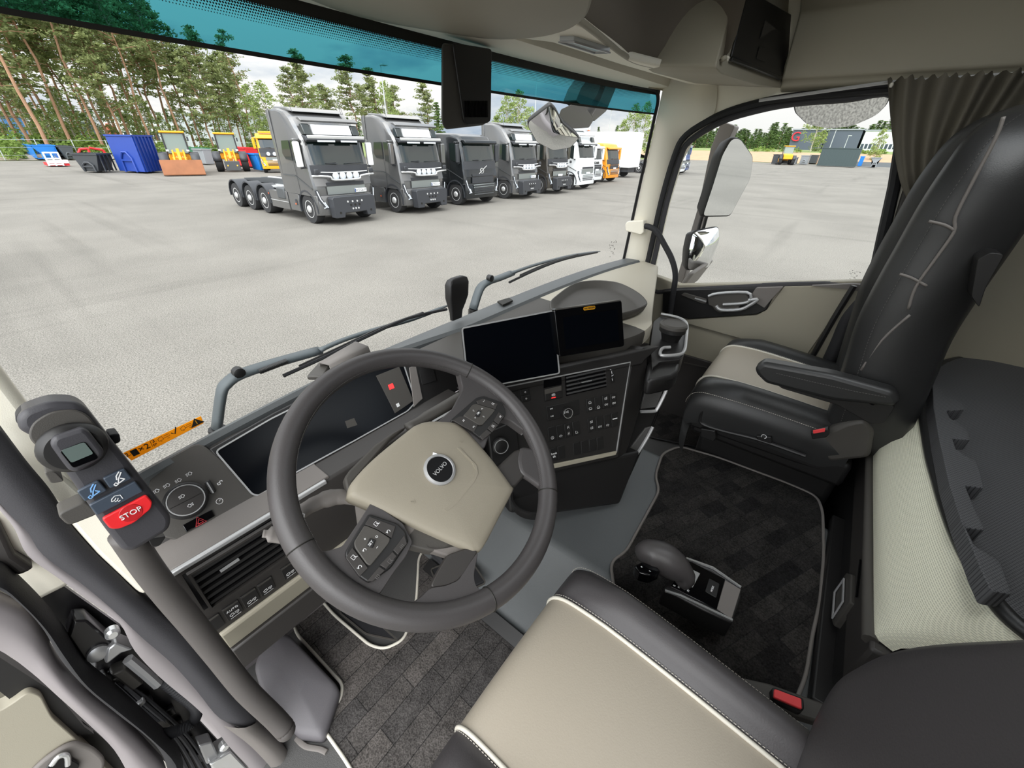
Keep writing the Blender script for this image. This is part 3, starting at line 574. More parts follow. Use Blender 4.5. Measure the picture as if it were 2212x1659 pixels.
MB().lathe([(.0205, -.002), (.0205, .0032), (.001, .0034)], ec, WH.n, 36).build('badge_face', 'badge_black', em)
d_ = WH.px(*C7(1370, 880), .016)-WH.px(*C7(1285, 970), .016); d_.normalize()
text('lettering', 'VOLVO', frame(ec+WH.n*.0042, d_, WH.n.cross(d_)), 'satin', .0088, em, .0003)
ar = math.atan2(d_.dot(WH.b), d_.dot(WH.a)); AR = [(-.7, -.2), (.15, -.2), (.15, -.5), (.8, .05), (.15, .6), (.15, .3), (-.7, .3)]
a1_ = WH.lc(*C7(1300, 838), .012); c_, s_ = math.cos(1.45), math.sin(1.45)
MB().prism([WH.at(a1_[0]+.0085*(x*c_-y*s_), a1_[1]+.0085*(x*s_+y*c_), .009) for x, y in AR], WH.n*.003).build('badge_arrow', 'chrome', em)
# key pads
def K(p): return C7(*p)
kr = wpoly([K(p) for p in [(1388, 622), (1555, 478), (1600, 468), (1715, 508), (1738, 560), (1735, 600), (1640, 700), (1590, 745), (1520, 690), (1440, 640)]], -.004, .008, 'key_pad', 'plastic_black', bevel=.002, r=.004)
for nm, pp in (('phone_key', [(1560, 492), (1600, 476), (1695, 510), (1680, 545), (1570, 512)]), ('menu_key', [(1450, 590), (1490, 590), (1570, 640), (1545, 690), (1470, 650), (1410, 615)]),
               ('side_key', [(1700, 560), (1735, 590), (1700, 640), (1670, 615)]), ('side_key', [(1665, 622), (1698, 645), (1660, 690), (1630, 665)]), ('side_key', [(1625, 672), (1655, 695), (1600, 740), (1580, 715)])):
    wpoly([K(p) for p in pp], .008, .0105, nm, 'plastic_dark', kr, .0006)
jp = wpoly([K(p) for p in [(1535, 515), (1560, 512), (1680, 548), (1660, 575), (1598, 645), (1575, 645), (1475, 585), (1500, 560)]], .008, .012, 'rocker_pad', 'plastic_charcoal', kr, .001, r=.003)
wpoly([K(p) for p in [(1570, 548), (1592, 556), (1578, 592), (1552, 584)]], .012, .0145, 'ok_key', 'plastic_black', jp, .0008)
x, y = WH.lc(*K((1573, 568)), .0145); text('lettering', 'OK', frame(WH.at(x, y, .0149), WH.a, WH.b), 'white_mark', .005, jp)
GL = [[(-.3, .5), (.3, 0), (-.3, -.5)]]
for p, rt_ in (((1596, 540), 1.7), ((1553, 597), 4.8), ((1541, 552), 3.2), ((1606, 590), .1)):
    x, y = WH.lc(*K(p), .012); strokes(WH, x, y, GL, .0006, .0003, .0122, .0035, rt_).build('arrow_symbol', 'white_mark', jp)
PH = [[(-.9, .1), (-.6, .4), (-.2, .1), (.2, .1), (.6, .4), (.9, .1)]]
SYM = {'a': PH, 'b': [[(-.6, -.6), (-.6, .6), (.4, .6), (.4, -.6), (-.6, -.6)], [(0, 0), (.9, -.8)]], 'c': [[(-.5, -.5), (-.5, .5)], [(0, -.5), (0, .5)], [(.5, -.5), (.5, .5)]], 'd': [ARC(-60, 200, .5), [(-.7, .5), (-.5, .1), (-.1, .3)]]}
for p, s_ in (((1610, 492), 'a'), ((1665, 508), 'b'), ((1478, 615), 'c'), ((1545, 655), 'd'), ((1712, 590), 'c'), ((1665, 650), 'b')):
    x, y = WH.lc(*K(p), .0105); strokes(WH, x, y, SYM[s_], .0005, .0003, .0107, .0033, .25).build('key_symbol', 'white_mark', kr)
kl = wpoly([K(p) for p in [(868, 1215), (1050, 1275), (1105, 1330), (1122, 1395), (1010, 1560), (870, 1655), (810, 1615), (722, 1490), (722, 1455), (790, 1340)]], -.004, .008, 'key_pad', 'plastic_black', bevel=.002, r=.004)
for nm, pp in (('gear_key', [(880, 1228), (1045, 1290), (1020, 1365), (930, 1310), (850, 1278)]), ('distance_key', [(770, 1425), (870, 1555), (815, 1610), (728, 1490)]),
               ('side_key', [(1100, 1345), (1118, 1400), (1060, 1470), (1030, 1440)]), ('side_key', [(1025, 1450), (1052, 1480), (985, 1560), (945, 1535)]), ('side_key', [(940, 1545), (978, 1570), (900, 1640), (862, 1640)])):
    wpoly([K(p) for p in pp], .008, .0105, nm, 'plastic_dark', kl, .0006)
jp = wpoly([K(p) for p in [(848, 1282), (930, 1315), (1012, 1368), (1000, 1400), (885, 1542), (860, 1530), (785, 1425), (780, 1390)]], .008, .012, 'set_pad', 'plastic_charcoal', kl, .001, r=.003)
wpoly([K(p) for p in [(880, 1365), (918, 1378), (898, 1428), (858, 1412)]], .012, .0145, 'set_key', 'plastic_black', jp, .0008)
x, y = WH.lc(*K((887, 1397)), .0145); text('lettering', 'SET', frame(WH.at(x, y, .0149), WH.a*.97+WH.b*.24, WH.b*.97-WH.a*.24), 'white_mark', .0048, jp)
for p, s_ in (((850, 1370), [[(-.4, 0), (.4, 0)], [(0, -.4), (0, .4)]]), ((925, 1355), [ARC(0, 360, .35, 8)]), ((928, 1422), [[(-.4, 0), (.4, 0)]]), ((848, 1440), SYM['d'])):
    x, y = WH.lc(*K(p), .012); strokes(WH, x, y, s_, .0006, .0003, .0122, .0036, .25).build('set_symbol', 'white_mark', jp)
for p, s_ in (((922, 1272), 'b'), ((1000, 1322), 'd'), ((778, 1485), 'b'), ((818, 1548), 'd'), ((1085, 1415), 'c'), ((1010, 1510), 'b'), ((930, 1610), 'c')):
    x, y = WH.lc(*K(p), .0105); strokes(WH, x, y, SYM[s_], .0006, .0003, .0107, .0042, .25).build('key_symbol', 'white_mark' if p[0] < 1001 and p != (930, 1610) else 'thread_dark', kl)
# ---- steering column with its stalks
sc = thing('steering_column', 'dark shroud below the steering wheel with two grey stalks', 'steering column', (0, .12, .62))
MB().loft([[WH.at(x*s_, y*s_+dy, h) for x, y in [(.075*math.cos(t), .06*math.sin(t)) for t in [2*math.pi*i/20 for i in range(20)]]] for s_, h, dy in ((.95, -.045, .0), (1.15, -.07, .01), (1.2, -.12, .02), (1.0, -.20, .03), (.8, -.30, .02))]).build('shroud', 'plastic_grey', sc)
def lever(px, hs, rs, name, m='plastic_grey', sq=.7): return MB().tube(spline([WH.px(*C7(*p), h) for p, h in zip(px, hs)], 4), [rs[0]]+[rs[min(len(rs)-1, int(i*len(rs)/((len(px)-1)*4)))] for i in range(1, (len(px)-1)*4)]+[rs[-1]], 14, sq).build(name, m, sc, sharp=False)
l1 = lever([(800, 1110), (700, 1100), (620, 1110), (520, 1150), (430, 1205)], [-.045]*5, (.012, .013, .014, .012, .011), 'light_stalk', 'plastic_grey')
x, y = WH.lc(*C7(455, 1218), -.033); strokes(WH, x, y, LAMP, .0008, .0003, -.033, .006).build('lamp_symbol', 'white_mark', l1)
lever([(330, 1350), (260, 1340), (200, 1335)], [-.05, -.048, -.046], (.012, .012, .006), 'stalk_tip', 'plastic_grey', .5)
lever([(1120, 660), (1300, 560), (1450, 470), (1560, 405)], [-.06]*4, (.010, .013, .013, .010), 'gear_stalk', 'plastic_charcoal')
MB().ribbon([WH.px(*C7(1280, 625), -.03), WH.px(*C7(1420, 545), -.03), WH.px(*C7(1545, 462), -.03)], .0035, .003, WH.n).build('chrome_line', 'satin', sc)
MB().prism([WH.px(*C7(*p), -.05) for p in [(705, 1010), (740, 960), (900, 800), (1010, 720), (1100, 680), (1000, 760), (880, 900), (760, 1040), (735, 1130)]], WH.n*.02).build('shroud_lip', 'plastic_charcoal', sc, bevel=.004)
# round climate knob right of the column
kc = ST.px(1080, 962, .02)
kd = MB().prism([ST.px(u, v, .0) for u, v in [(1050, 930), (1110, 905), (1122, 985), (1060, 1005)]], ST.n*.012).build('climate_pod', 'plastic_black', dash, bevel=.004)
kk = MB().lathe([(.022, 0), (.022, .009), (.0195, .011)], kc, ST.n, 28).build('climate_knob', 'plastic_black', kd)
MB().lathe([(.0188, .0105), (.0188, .0125), (.0172, .0125), (.0172, .0105)], kc, ST.n, 28).build('knob_ring', 'satin', kk)
# ---------------------------------------------------------------- screens on the stack
def slab(name, label, cat, px, pl, h, th, m='plastic_black', scr=None, r=.006):
    c = pl.px(sum(p[0] for p in px)/len(px), sum(p[1] for p in px)/len(px), h)
    t = thing(name, label, cat, tuple(c)); q = rpoly([pl.px(*p, h) for p in px], r)
    MB().prism(q, pl.n*-th).build('housing', m, t, bevel=.0015)
    return t, q
DP = Pl(ST.at(0, 0, .02), ST.a, (.13, .24, .96))
t1, q = slab('central_display', 'large black touch screen with thin silver edge on the dash, left of the smaller screen', 'display', [(998, 709), (1195, 671), (1208, 806), (1012, 842)], DP, .015, .014)
MB().prism([p+(DP.px(1103, 757, .015)-p)*.02 for p in q], DP.n*.0008).build('screen_glass', 'screen', t1)
MB().ribbon(q, .003, .002, DP.n, True).build('silver_edge', 'satin', t1)
MB().prism([DP.px(u, v, 0) for u, v in [(1060, 740), (1180, 715), (1190, 800), (1070, 820)]], DP.n*-.05).build('screen_mount', 'plastic_black', t1)
t2, q = slab('crane_display', 'smaller black screen with a yellow badge at its top edge, beside the large screen', 'display', [(1197, 668), (1343, 648), (1349, 748), (1209, 771)], DP, .03, .02, 'gloss_black', r=.008)
MB().prism([DP.px(u, v, .031) for u, v in [(1216, 686), (1333, 668), (1338, 735), (1222, 755)]], DP.n*.0006).build('screen_glass', 'screen', t2)
MB().ribbon([DP.px(1200, 669, .0302), DP.px(1340, 649, .0302)], .003, .001, DP.n).build('top_edge', 'plastic_charcoal', t2)
bx, by = DP.lc(1273, 665.5, .0305); ba = (DP.px(1290, 663.2, .03)-DP.px(1256, 668, .03)).normalized(); bb = DP.n.cross(ba)
bo = DP.at(bx, by, .0305); bq = rpoly([bo-ba*.017-bb*.0042, bo+ba*.017-bb*.0042, bo+ba*.017+bb*.0042, bo-ba*.017+bb*.0042], .004)
bd = MB().prism(bq, DP.n*.0008).build('badge', 'yellow', t2)
text('lettering', 'PALFINGER', frame(bo+DP.n*.0012, ba, bb), 'black_ink', .0062, bd)
MB().prism([DP.px(u, v, .01) for u, v in [(1240, 700), (1310, 690), (1320, 740), (1250, 750)]], DP.n*-.06).build('screen_mount', 'plastic_black', t2)
# ---- tray on the passenger side pad
tr = thing('dash_tray', 'shallow dark rounded tray lying on the beige dash top behind the screens', 'tray', tuple(P(1290, 650, 'z', .765)))
tpx = [(1187, 657), (1200, 640), (1240, 613), (1285, 606), (1335, 611), (1375, 630), (1396, 649), (1394, 660), (1350, 676), (1260, 690), (1200, 680)]
rim_ = spline([P(u, v, 'z', .795) for u, v in tpx], 4, True); cc = sum(rim_, V((0, 0, 0)))/len(rim_)
def sc_(s_, z): return [V((cc.x+(p.x-cc.x)*s_, cc.y+(p.y-cc.y)*s_, z)) for p in rim_]
MB().loft([sc_(.82, .764), sc_(.95, .770), sc_(1.0, .792), sc_(.99, .797), sc_(.965, .796), sc_(.90, .775), sc_(.80, .772)]).build('tray_shell', 'plastic_charcoal', tr, sharp=False)
# ---- paddle shaped sensor stalk on the ridge
b0 = P(984, 685, 'y', .44)
sp = thing('sensor_stalk', 'upright black paddle on a neck standing on the dash ridge against the windshield', 'sensor', tuple(b0))
def rr4(x0, x1, y, z, d): return rpoly([(x0, y-d, z), (x1, y-d, z), (x1, y+d, z), (x0, y+d, z)], .006, 3)
def ux(u, v): return P(u, v, 'y', .44)
rg = []
for l, r_, v, d in ((974, 996, 688, .007), (973, 997, 672, .008), (970, 1002, 655, .012), (967, 1006, 640, .014), (966, 1007, 612, .014), (969, 1005, 602, .011), (976, 998, 598, .006)):
    A, B = ux(l, v), ux(r_, v); z = (A.z+B.z)/2; rg.append(rr4(A.x, B.x, .44, z, d))
MB().loft(rg).build('paddle', 'plastic_black', sp, ang=1)
# ---- cup holder at the passenger end of the stack
ch = thing('cup_holder', 'dark cup holder with chrome rim at the passenger side of the centre stack', 'cup holder', (.88, -.04, .66))
HZ = .72
ho = [(1405, 745), (1412, 690), (1428, 678), (1474, 688), (1485, 700), (1479, 762), (1470, 772), (1428, 776), (1410, 790)]
hq = rpoly([P(u, v, 'z', HZ) for u, v in ho], .012)
MB().prism([p-V((0, 0, .008)) for p in hq], (0, 0, -.055)).build('holder_body', 'plastic_black', ch, bevel=.008)
MB().prism([P(u, v, 'z', HZ-.02) for u, v in [(1400, 780), (1470, 775), (1466, 800), (1455, 812), (1410, 822), (1395, 820)]], (0, 0, -.05)).build('holder_base', 'plastic_black', ch, bevel=.01)
MB().tube(spline([P(u, v, 'z', HZ) for u, v in [(1428, 678), (1455, 683), (1474, 690), (1484, 702), (1482, 735), (1478, 758), (1466, 766), (1432, 768), (1426, 762), (1432, 752), (1448, 750)]], 4), .005, 8).build('chrome_rim', 'satin', ch)
cp = thing('ashtray_cup', 'black ashtray cup with a broad round lid standing in the cup holder', 'ashtray', tuple(P(1441, 740, 'z', .68)))
c0 = P(1440, 765, 'z', .66)
MB().lathe([(.022, 0), (.026, .01), (.026, .05), (.034, .078), (.041, .084), (.041, .096)], c0, (0, 0, 1), 28).build('cup_body', 'plastic_black', cp)
MB().lathe([(.041, .096), (.043, .099), (.042, .107), (.036, .111), (.034, .109), (.002, .108)], c0, (0, 0, 1), 32).build('lid', 'plastic_charcoal', cp)
# ---- chrome edged pockets on the side of the stack
for nm, lab, px, ins in (('door_pocket', 'upper silver edged pocket with grey lining below the cup holder', [(1446, 822), (1436, 850), (1420, 882), (1412, 888), (1384, 889)], [(1398, 828), (1440, 826), (1418, 880), (1384, 884)]),
                    ('door_pocket', 'lower silver edged pocket at the foot of the centre stack', [(1410, 922), (1398, 945), (1379, 976), (1374, 981), (1366, 984)], [(1395, 925), (1408, 922), (1378, 976), (1366, 982), (1350, 985)])):
    PQ = Pl(ST.px(1400, 860, -.03), (.80, -.58, .1), (.1, .2, .97))
    t = thing('side_pocket', lab, 'pocket', tuple(PQ.px(*px[2], 0)))
    MB().tube(spline([PQ.px(u, v, .002) for u, v in px], 4), .0055, 8, .8).build('silver_edge', 'satin', t)
    MB().prism([PQ.px(u, v, -.004) for u, v in ins], PQ.n*-.008).build('lining', 'vinyl_dark', t, bevel=.002)
MB().prism([PQ.px(u, v, -.012) for u, v in [(1378, 760), (1410, 770), (1470, 780), (1450, 820), (1400, 950), (1350, 1060), (1335, 1060), (1350, 985)]], PQ.n*-.08).build('stack_side', 'plastic_black', dash, bevel=.01)
# ---- grab handle on the passenger A pillar
gh = thing('grab_rail', 'black curved grab rod between the right windshield pillar and the dash end', 'grab handle', tuple(P(1447, 668, 'x', 1.56)))
MB().tube(spline([P(u, v, 'x', 1.58) for u, v in [(1390, 489), (1402, 490), (1418, 500), (1436, 530), (1452, 562), (1459, 596), (1453, 640), (1447, 680)]], 5), .0125, 12).build('rod', 'rubber', gh, sharp=False)
MB().prism(rpoly([P(u, v, 'x', 1.60) for u, v in [(1357, 482), (1362, 476), (1397, 474), (1397, 500), (1390, 505), (1358, 497)]], .006), (-.035, 0, 0)).build('bracket', 'trim_beige', gh, bevel=.004)
# ---- camera housing at the top middle of the windshield
ch_ = thing('camera_housing', 'black sensor housing hanging at the top of the windshield centre', 'camera', tuple(P(1005, 110, 'y', .40)))
def yp(pts, y): return [P(u, v, 'y', y) for u, v in pts]
MB().loft([rpoly(yp([(953, 92), (1060, 108), (1060, 255), (1042, 268), (962, 279), (953, 262)], .40), .012, 4), rpoly(yp([(955, 92), (1062, 108), (1059, 258), (1045, 271), (962, 280), (954, 266)], .375), .012, 4)]).build('housing', 'plastic_charcoal', ch_, bevel=.004)
MB().prism(rpoly(yp([(975, 92), (1060, 106), (1058, 262), (1046, 268), (1008, 270), (1000, 262)], .374), .008, 4), (0, -.004, 0)).build('face_plate', 'plastic_black', ch_, bevel=.002)
mb = MB()
for i in range(17):
    u = 1003+3.0*i; mb.ribbon([P(u, 218, 'y', .370), P(u+1, 253, 'y', .370)], .0022, .002, (0, -1, 0))
mb.build('grille', 'gloss_black', ch_)
# ---- overhead console over the windshield
oc = thing('overhead_console', 'taupe overhead shelf with rounded visor and a dark flap at its right end', 'overhead console', (.7, .2, 1.5))
def prow(x, zt=0): return x
def ocr(x, y0, z0):
    return [V((x, wsy(x, 1.46)-.002, 1.428)), V((x, .40, 1.428)), V((x, .375, 1.432)), V((x, .36, 1.44)), V((x, .30, 1.447)), V((x, .29, 1.452))]
def lower(u): return None
lip = [[V((x, wsy(min(x, 1.6), 1.43)-.004, 1.442)), V((x, wsy(min(x, 1.6), 1.43)-.02, 1.436)), V((x, .365, 1.440)), V((x, .335, 1.449)), V((x, .33, 1.48))] for x in [-.45+2.11*i/24 for i in range(25)]]
MB().grid(lip).build('windshield_header', 'trim_beige', oc)
MB().b2(-.45, 1.60, .33, .46, 1.484, 1.50).build('shelf_floor', 'trim_taupe', oc, bevel=.004)
# padded visor part on the left
vis = [(560, -60), (640, -20), (760, 24), (900, 52), (1050, 75), (1150, 72), (1220, 55), (1262, 28), (1280, -10), (1285, -60)]
vq = [P(u, v, 'z', 1.443) for u, v in vis]
MB().loft([spline(vq, 4), [p+V((0, 0, -.008))+(V((.45, .1, 1.45))-p)*.03 for p in spline(vq, 4)], [p+V((0, -.0, -.012))+(V((.45, .1, 1.45))-p)*.15 for p in spline(vq, 4)]]).build('visor', 'trim_taupe', oc, sharp=False)
# ledge, and the rounded shelf front rising from it
def zp(pts, z): return [P(u, v, 'z', z) for u, v in pts]
MB().prism(zp([(1000, 58), (1045, 74), (1190, 92), (1340, 140), (1480, 180), (1600, 202), (1700, 198), (1706, 182), (1690, 176), (1568, 138), (1540, 140), (1480, 150), (1440, 148), (1355, 128), (1262, 58), (1180, 40)], 1.452), (0, 0, .02)).build('ledge', 'trim_beige', oc, bevel=.006, seg=3)
bl = zp([(1150, 20), (1215, 30), (1262, 58), (1352, 126), (1400, 142), (1440, 148), (1490, 146), (1540, 136), (1562, 128)], 1.456)
gr = [spline([p+V(o_) for p in bl], 4) for o_ in ((0, .02, 0), (0, 0, 0), (.0, -.012, .015), (0, -.02, .05), (.0, -.022, .12), (0, -.01, .40))]
MB().grid(gr).build('shelf_front', 'headliner', oc, sharp=False)
MB().tube([p+V((0, -.004, .002)) for p in gr[1]], .007, 8).build('shelf_frame', 'trim_taupe', oc, sharp=False)
# bin with black flap
e0, e1 = P(1566, 134, 'z', 1.455), P(1688, 172, 'z', 1.455)
FP = Pl(e0, e1-e0, (0, .25, 1))
f_o = [(1545, 145), (1560, 160), (1640, 185), (1690, 190), (1712, 150), (1762, -40), (1600, -60), (1583, 0)]
MB().prism(rpoly([FP.px(u, v, 0) for u, v in f_o], .015), V((.03, .22, .02))).build('bin_body', 'trim_taupe', oc, bevel=.012, seg=3)
flp = MB().prism([FP.px(u, v, .003) for u, v in [(1576, 124), (1684, 168), (1722, 42), (1612, -20)]], FP.n*.006).build('flap', 'plastic_black', oc, bevel=.003)
MB().prism([FP.px(u, v, .003) for u, v in [(1575, 126), (1684, 168), (1682, 174), (1574, 133)]], FP.n*.010).build('flap_lip', 'plastic_black', oc, bevel=.002)
MB().prism([FP.px(u, v, .010) for u, v in [(1652, 45), (1674, 62), (1642, 82)]], FP.n*.002).build('flap_pull', 'plastic_charcoal', flp)
MB().prism(rpoly([FP.px(u, v, .010) for u, v in [(1640, 100), (1656, 106), (1652, 133), (1633, 127)]], .004), FP.n*.001).build('flap_button', 'plastic_black', flp, bevel=.0006)
# reading lamp in the shelf
lm = thing('reading_lamp', 'clear ribbed reading lamp set into the overhead shelf', 'lamp', tuple(P(1262, 95, 'z', 1.45)))
lq = zp([(1208, 84), (1240, 84), (1318, 108), (1285, 109)], 1.447)
MB().prism([p+V((0, 0, .006)) for p in lq], (0, 0, -.010)).build('lens', 'lens', lm, bevel=.002)
MB().ribbon([p+V((0, 0, -.004)) for p in lq], .004, .003, (0, 0, -1), True).build('lamp_frame', 'satin', lm)
# ---- yellow sticker on the glass
YP = Pl((-.15, wsy(-.15, .8)-.004, .80), (1, 0, 0), (0, -.06, 1))
yq = [YP.px(u, v) for u, v in [(266, 979), (434, 899), (440, 914), (284, 995)]]
ys = thing('warning_sticker', 'yellow strip sticker with truck pictograms on the lower left windshield', 'sticker', tuple(YP.px(350, 945)))
MB().prism(yq, (0, .001, 0)).build('strip', 'yellow', ys)
da = (yq[1]-yq[0]).normalized(); db = -da.cross(V((0, -1, 0))).normalized()
if db.z < 0: db = -db
YF = Pl(YP.px(350, 945), da, db)
def yt(b, u, v, s_): text('lettering', b, frame(YP.px(u, v)+V((0, -.0008, 0)), da, db), 'black_ink', s_, ys)
yt('2.', 276, 982, .010); yt('×2', 311, 967, .015); yt('3.', 332, 952, .009); yt('EP', 335, 960, .006)
for u, v in ((354, 945), (402, 922)):
    x, y = YF.lc(u, v); strokes(YF, x, y, TRK, .0006, .0003, .0006, .0085).build('truck_symbol', 'black_ink', ys)
x, y = YF.lc(376, 932); strokes(YF, x, y, [[(-.6, 0), (-.1, -.6), (.7, .9)]], .0018, .0003, .0006, .008).build('tick_symbol', 'black_ink', ys)
MB().prism([YF.at(YF.lc(424, 912)[0]+a, YF.lc(424, 912)[1]+b, .0006) for a, b in ((-.011, -.006), (.011, -.006), (0, .009))], YF.n*.0004).build('triangle', 'black_ink', ys)
MB().ribbon([YF.at(YF.lc(424, 912)[0], YF.lc(424, 912)[1]+a, .0011) for a in (-.003, .005)], .0014, .0003, YF.n).build('exclamation', 'yellow', ys)
MB().prism([YF.at(YF.lc(291, 977)[0]+a, YF.lc(291, 977)[1]+b, .0006) for a, b in ((-.0045, -.006), (.0045, -.006), (.0045, .006), (-.0045, .006))], YF.n*.0004).build('pictogram', 'black_ink', ys)
MB().ribbon([YP.px(323, 951)+V((0, -.001, 0)), YP.px(329, 964)+V((0, -.001, 0))], .0006, .0003, (0, -1, 0)).build('divider', 'black_ink', ys)
# ---- approval marks etched on the glass corners
def marks(parent, o, a, b, s_):
    mb = MB(); rnd = random.Random(3)
    for i in range(26):
        x, y = rnd.uniform(-1, 1)*s_, rnd.uniform(-1, 1)*s_; mb.ribbon([o+a*x+b*y, o+a*(x+rnd.uniform(.08, .3)*s_)+b*y], s_*.07, .0003, a.cross(b))
    mb.build('glass_marks', 'plastic_grey', parent)
marks(w1, P(1322, 538, 'y', wsy(1.5, .82)-.006), V((1, 0, 0)), V((0, 0, 1)), .035)
marks(w2, P(1843, 594, 'x', XR+.02), V((0, -1, 0)), V((0, 0, 1)), .016)
# ---------------------------------------------------------------- seats
def stitches(pts, nrm, n, L=.004, w=.0011, h=.0009):
    'a row of short threads along pts'
    pts = [V(p) for p in pts]; ds = [0]
    for a, b in zip(pts, pts[1:]): ds.append(ds[-1]+(b-a).length)
    mb = MB(); nrm = V(nrm)
    for i in range(n):
        s_ = ds[-1]*(i+.5)/n; j = max(k for k in range(len(ds)-1) if ds[k] <= s_); t = (pts[j+1]-pts[j]); p = pts[j]+t*((s_-ds[j])/max(t.length, 1e-6)); t = t.normalized()
        mb.ribbon([p-t*L/2, p+t*L/2], w, h, nrm)
    return mb
def cushion(t, cx, zt, yf, yb, w=.245, iw=.131, side=.12, ti='leather_beige', tb='leather_dark', slope=0, bh=.034):
    path = [(yf-.03, -.15), (yf-.008, -.11), (yf, -.06), (yf-.008, -.028), (yf-.030, -.008), (yf-.07, 0), (yf-.15, .003), (yf-.25, 0), (yf-.35, -.006), (yb, -.012)]
    path = [(p.x, p.y) for p in spline([(a, b, 0) for a, b in path], 3)]
    def taper(y): return 1-.10*max(0, (yf-.12-y)/(yf-.12-yb))
    def pt(x, dz, y, z): return V((cx+x*taper(y), y, zt+z+dz+slope*(yf-y)))
    ins = [[pt(iw*k/6, .006*(1-(k/6)**2), y, z) for k in range(-6, 7)] for y, z in path]
    o = MB().grid(ins).build('seat_insert', ti, t, sharp=False)
    for sgn in (-1, 1):
        rows = []
        for i, (y, z) in enumerate(path):
            f = min(1, max(0, (yf-y)/.12)); b_ = bh*f
            r = [(iw, -.003), (iw+.02, .014*f), (iw+.33*(w-iw), b_), (iw+.60*(w-iw), b_*.9), (w-.025, .0), (w, -.03), (w+.004, -.06), (w-.004, -side)]
            rows.append([pt(sgn*a, d, y-.012*(k/7)**2*(1-f), z if (k < 6) else min(z, 0)) for k, (a, d) in enumerate(r)])
        MB().grid(rows).build('bolster', tb, t, sharp=False)
        MB().tube([pt(sgn*iw, .001, y, z+.001) for y, z in path], .0036, 8).build('piping', 'piping', t, sharp=False)
        stitches([pt(sgn*(iw+.006), .0035, y, z+.001) for y, z in path[3:]], (0, 0, 1), 90, .0035, .0009).build('stitching', 'thread', t, kind='stuff')
        stitches([pt(sgn*(w-.012), -.014, y, z+.002) for y, z in path[6:]], (sgn*.6, 0, .8), 85, .0038, .0011).build('stitching', 'thread', t, kind='stuff')
    MB().prism([(cx-w+.01, yf-.03, zt-.16), (cx+w-.01, yf-.03, zt-.16), (cx+w-.03, yb, zt-.16), (cx-w+.03, yb, zt-.16)], (0, 0, .07)).build('seat_pan', 'plastic_black', t, bevel=.01)
def backrest(t, cx, prof, th=.15, tb='leather_black', pip=True, flat=False):
    'prof: (z, y of the front, half width)'
    ps = spline([(a, b, c) for a, b, c in prof], 4); rings = []; L = []; Rr = []; Ls = []; Rs = []
    for z, y, w in ps:
        h = [(0, -.004), (.10, -.006), (w-.115, -.010), (w-.105, -.012), (w-.085, .014), (w-.05, .030), (w-.02, .022), (w, -.015), (w+.002, -.07), (w-.015, -th+.02), (w-.06, -th), (0, -th-.01)]
        if flat: h[:6] = [(0, .026), (w*.3, .028), (w*.5, .029), (w*.65, .029), (w*.78, .028), (w*.88, .025)]; h[6] = (w*.96, .014)
        rings.append([V((cx+a, y+b, z)) for a, b in h]+[V((cx-a, y+b, z)) for a, b in h[-2:0:-1]])
        L.append(V((cx-w+.108, y-.008, z))); Rr.append(V((cx+w-.108, y-.008, z)))
        Ls.append(V((cx-w+.004, y-.005, z))); Rs.append(V((cx+w-.004, y-.005, z)))
    MB().loft(rings).build('backrest', tb, t, sharp=False)
    for q in ((L, Rr) if pip else ()): MB().tube(q, .0034, 8).build('piping', 'plastic_grey' if tb == 'leather_black' else 'piping', t, sharp=False)
    for q, s_ in ((Ls, -1), (Rs, 1)): stitches(q, (s_*.8, .6, 0), 120, .0042, .0010).build('stitching', 'thread' if flat else 'thread_dark', t, kind='stuff')
# driver's seat
ds = thing('driver_chair', 'near seat behind the steering wheel with taupe leather insert and dark bolsters', 'seat', (0, -.4, 0))
cushion(ds, -.012, .50, -.165, -.60, .238)
for nm in ():
    pass
backrest(ds, -.01, [(.42, -.62, .16), (.50, -.615, .175), (.56, -.61, .20), (.62, -.61, .222), (.68, -.617, .222), (.74, -.624, .206), (.80, -.635, .185), (.88, -.655, .155), (.97, -.685, .13), (1.06, -.72, .12)], .13, 'leather_dark', False, True)
MB().b2(-.20, .19, -.62, -.20, .10, .34).build('seat_base', 'plastic_black', ds, bevel=.03)
MB().prism([P(u, v, 'z', .40) for u, v in [(1600, 1462), (1660, 1475), (1808, 1528), (1800, 1570), (1640, 1520), (1612, 1480)]], (0, 0, -.02)).build('side_bracket', 'plastic_charcoal', ds, bevel=.004)
bk = MB().prism(rpoly([P(u, v, 'z', .415) for u, v in [(1668, 1486), (1672, 1484), (1736, 1508), (1738, 1532), (1730, 1536), (1670, 1508)]], .004), (0, 0, -.035)).build('belt_buckle', 'plastic_black', ds, bevel=.002)
MB().prism(rpoly([P(u, v, 'z', .419) for u, v in [(1673, 1487), (1732, 1509), (1733, 1532), (1672, 1506)]], .003), (0, 0, -.006)).build('release_button', 'buckle_red', bk, bevel=.0015)
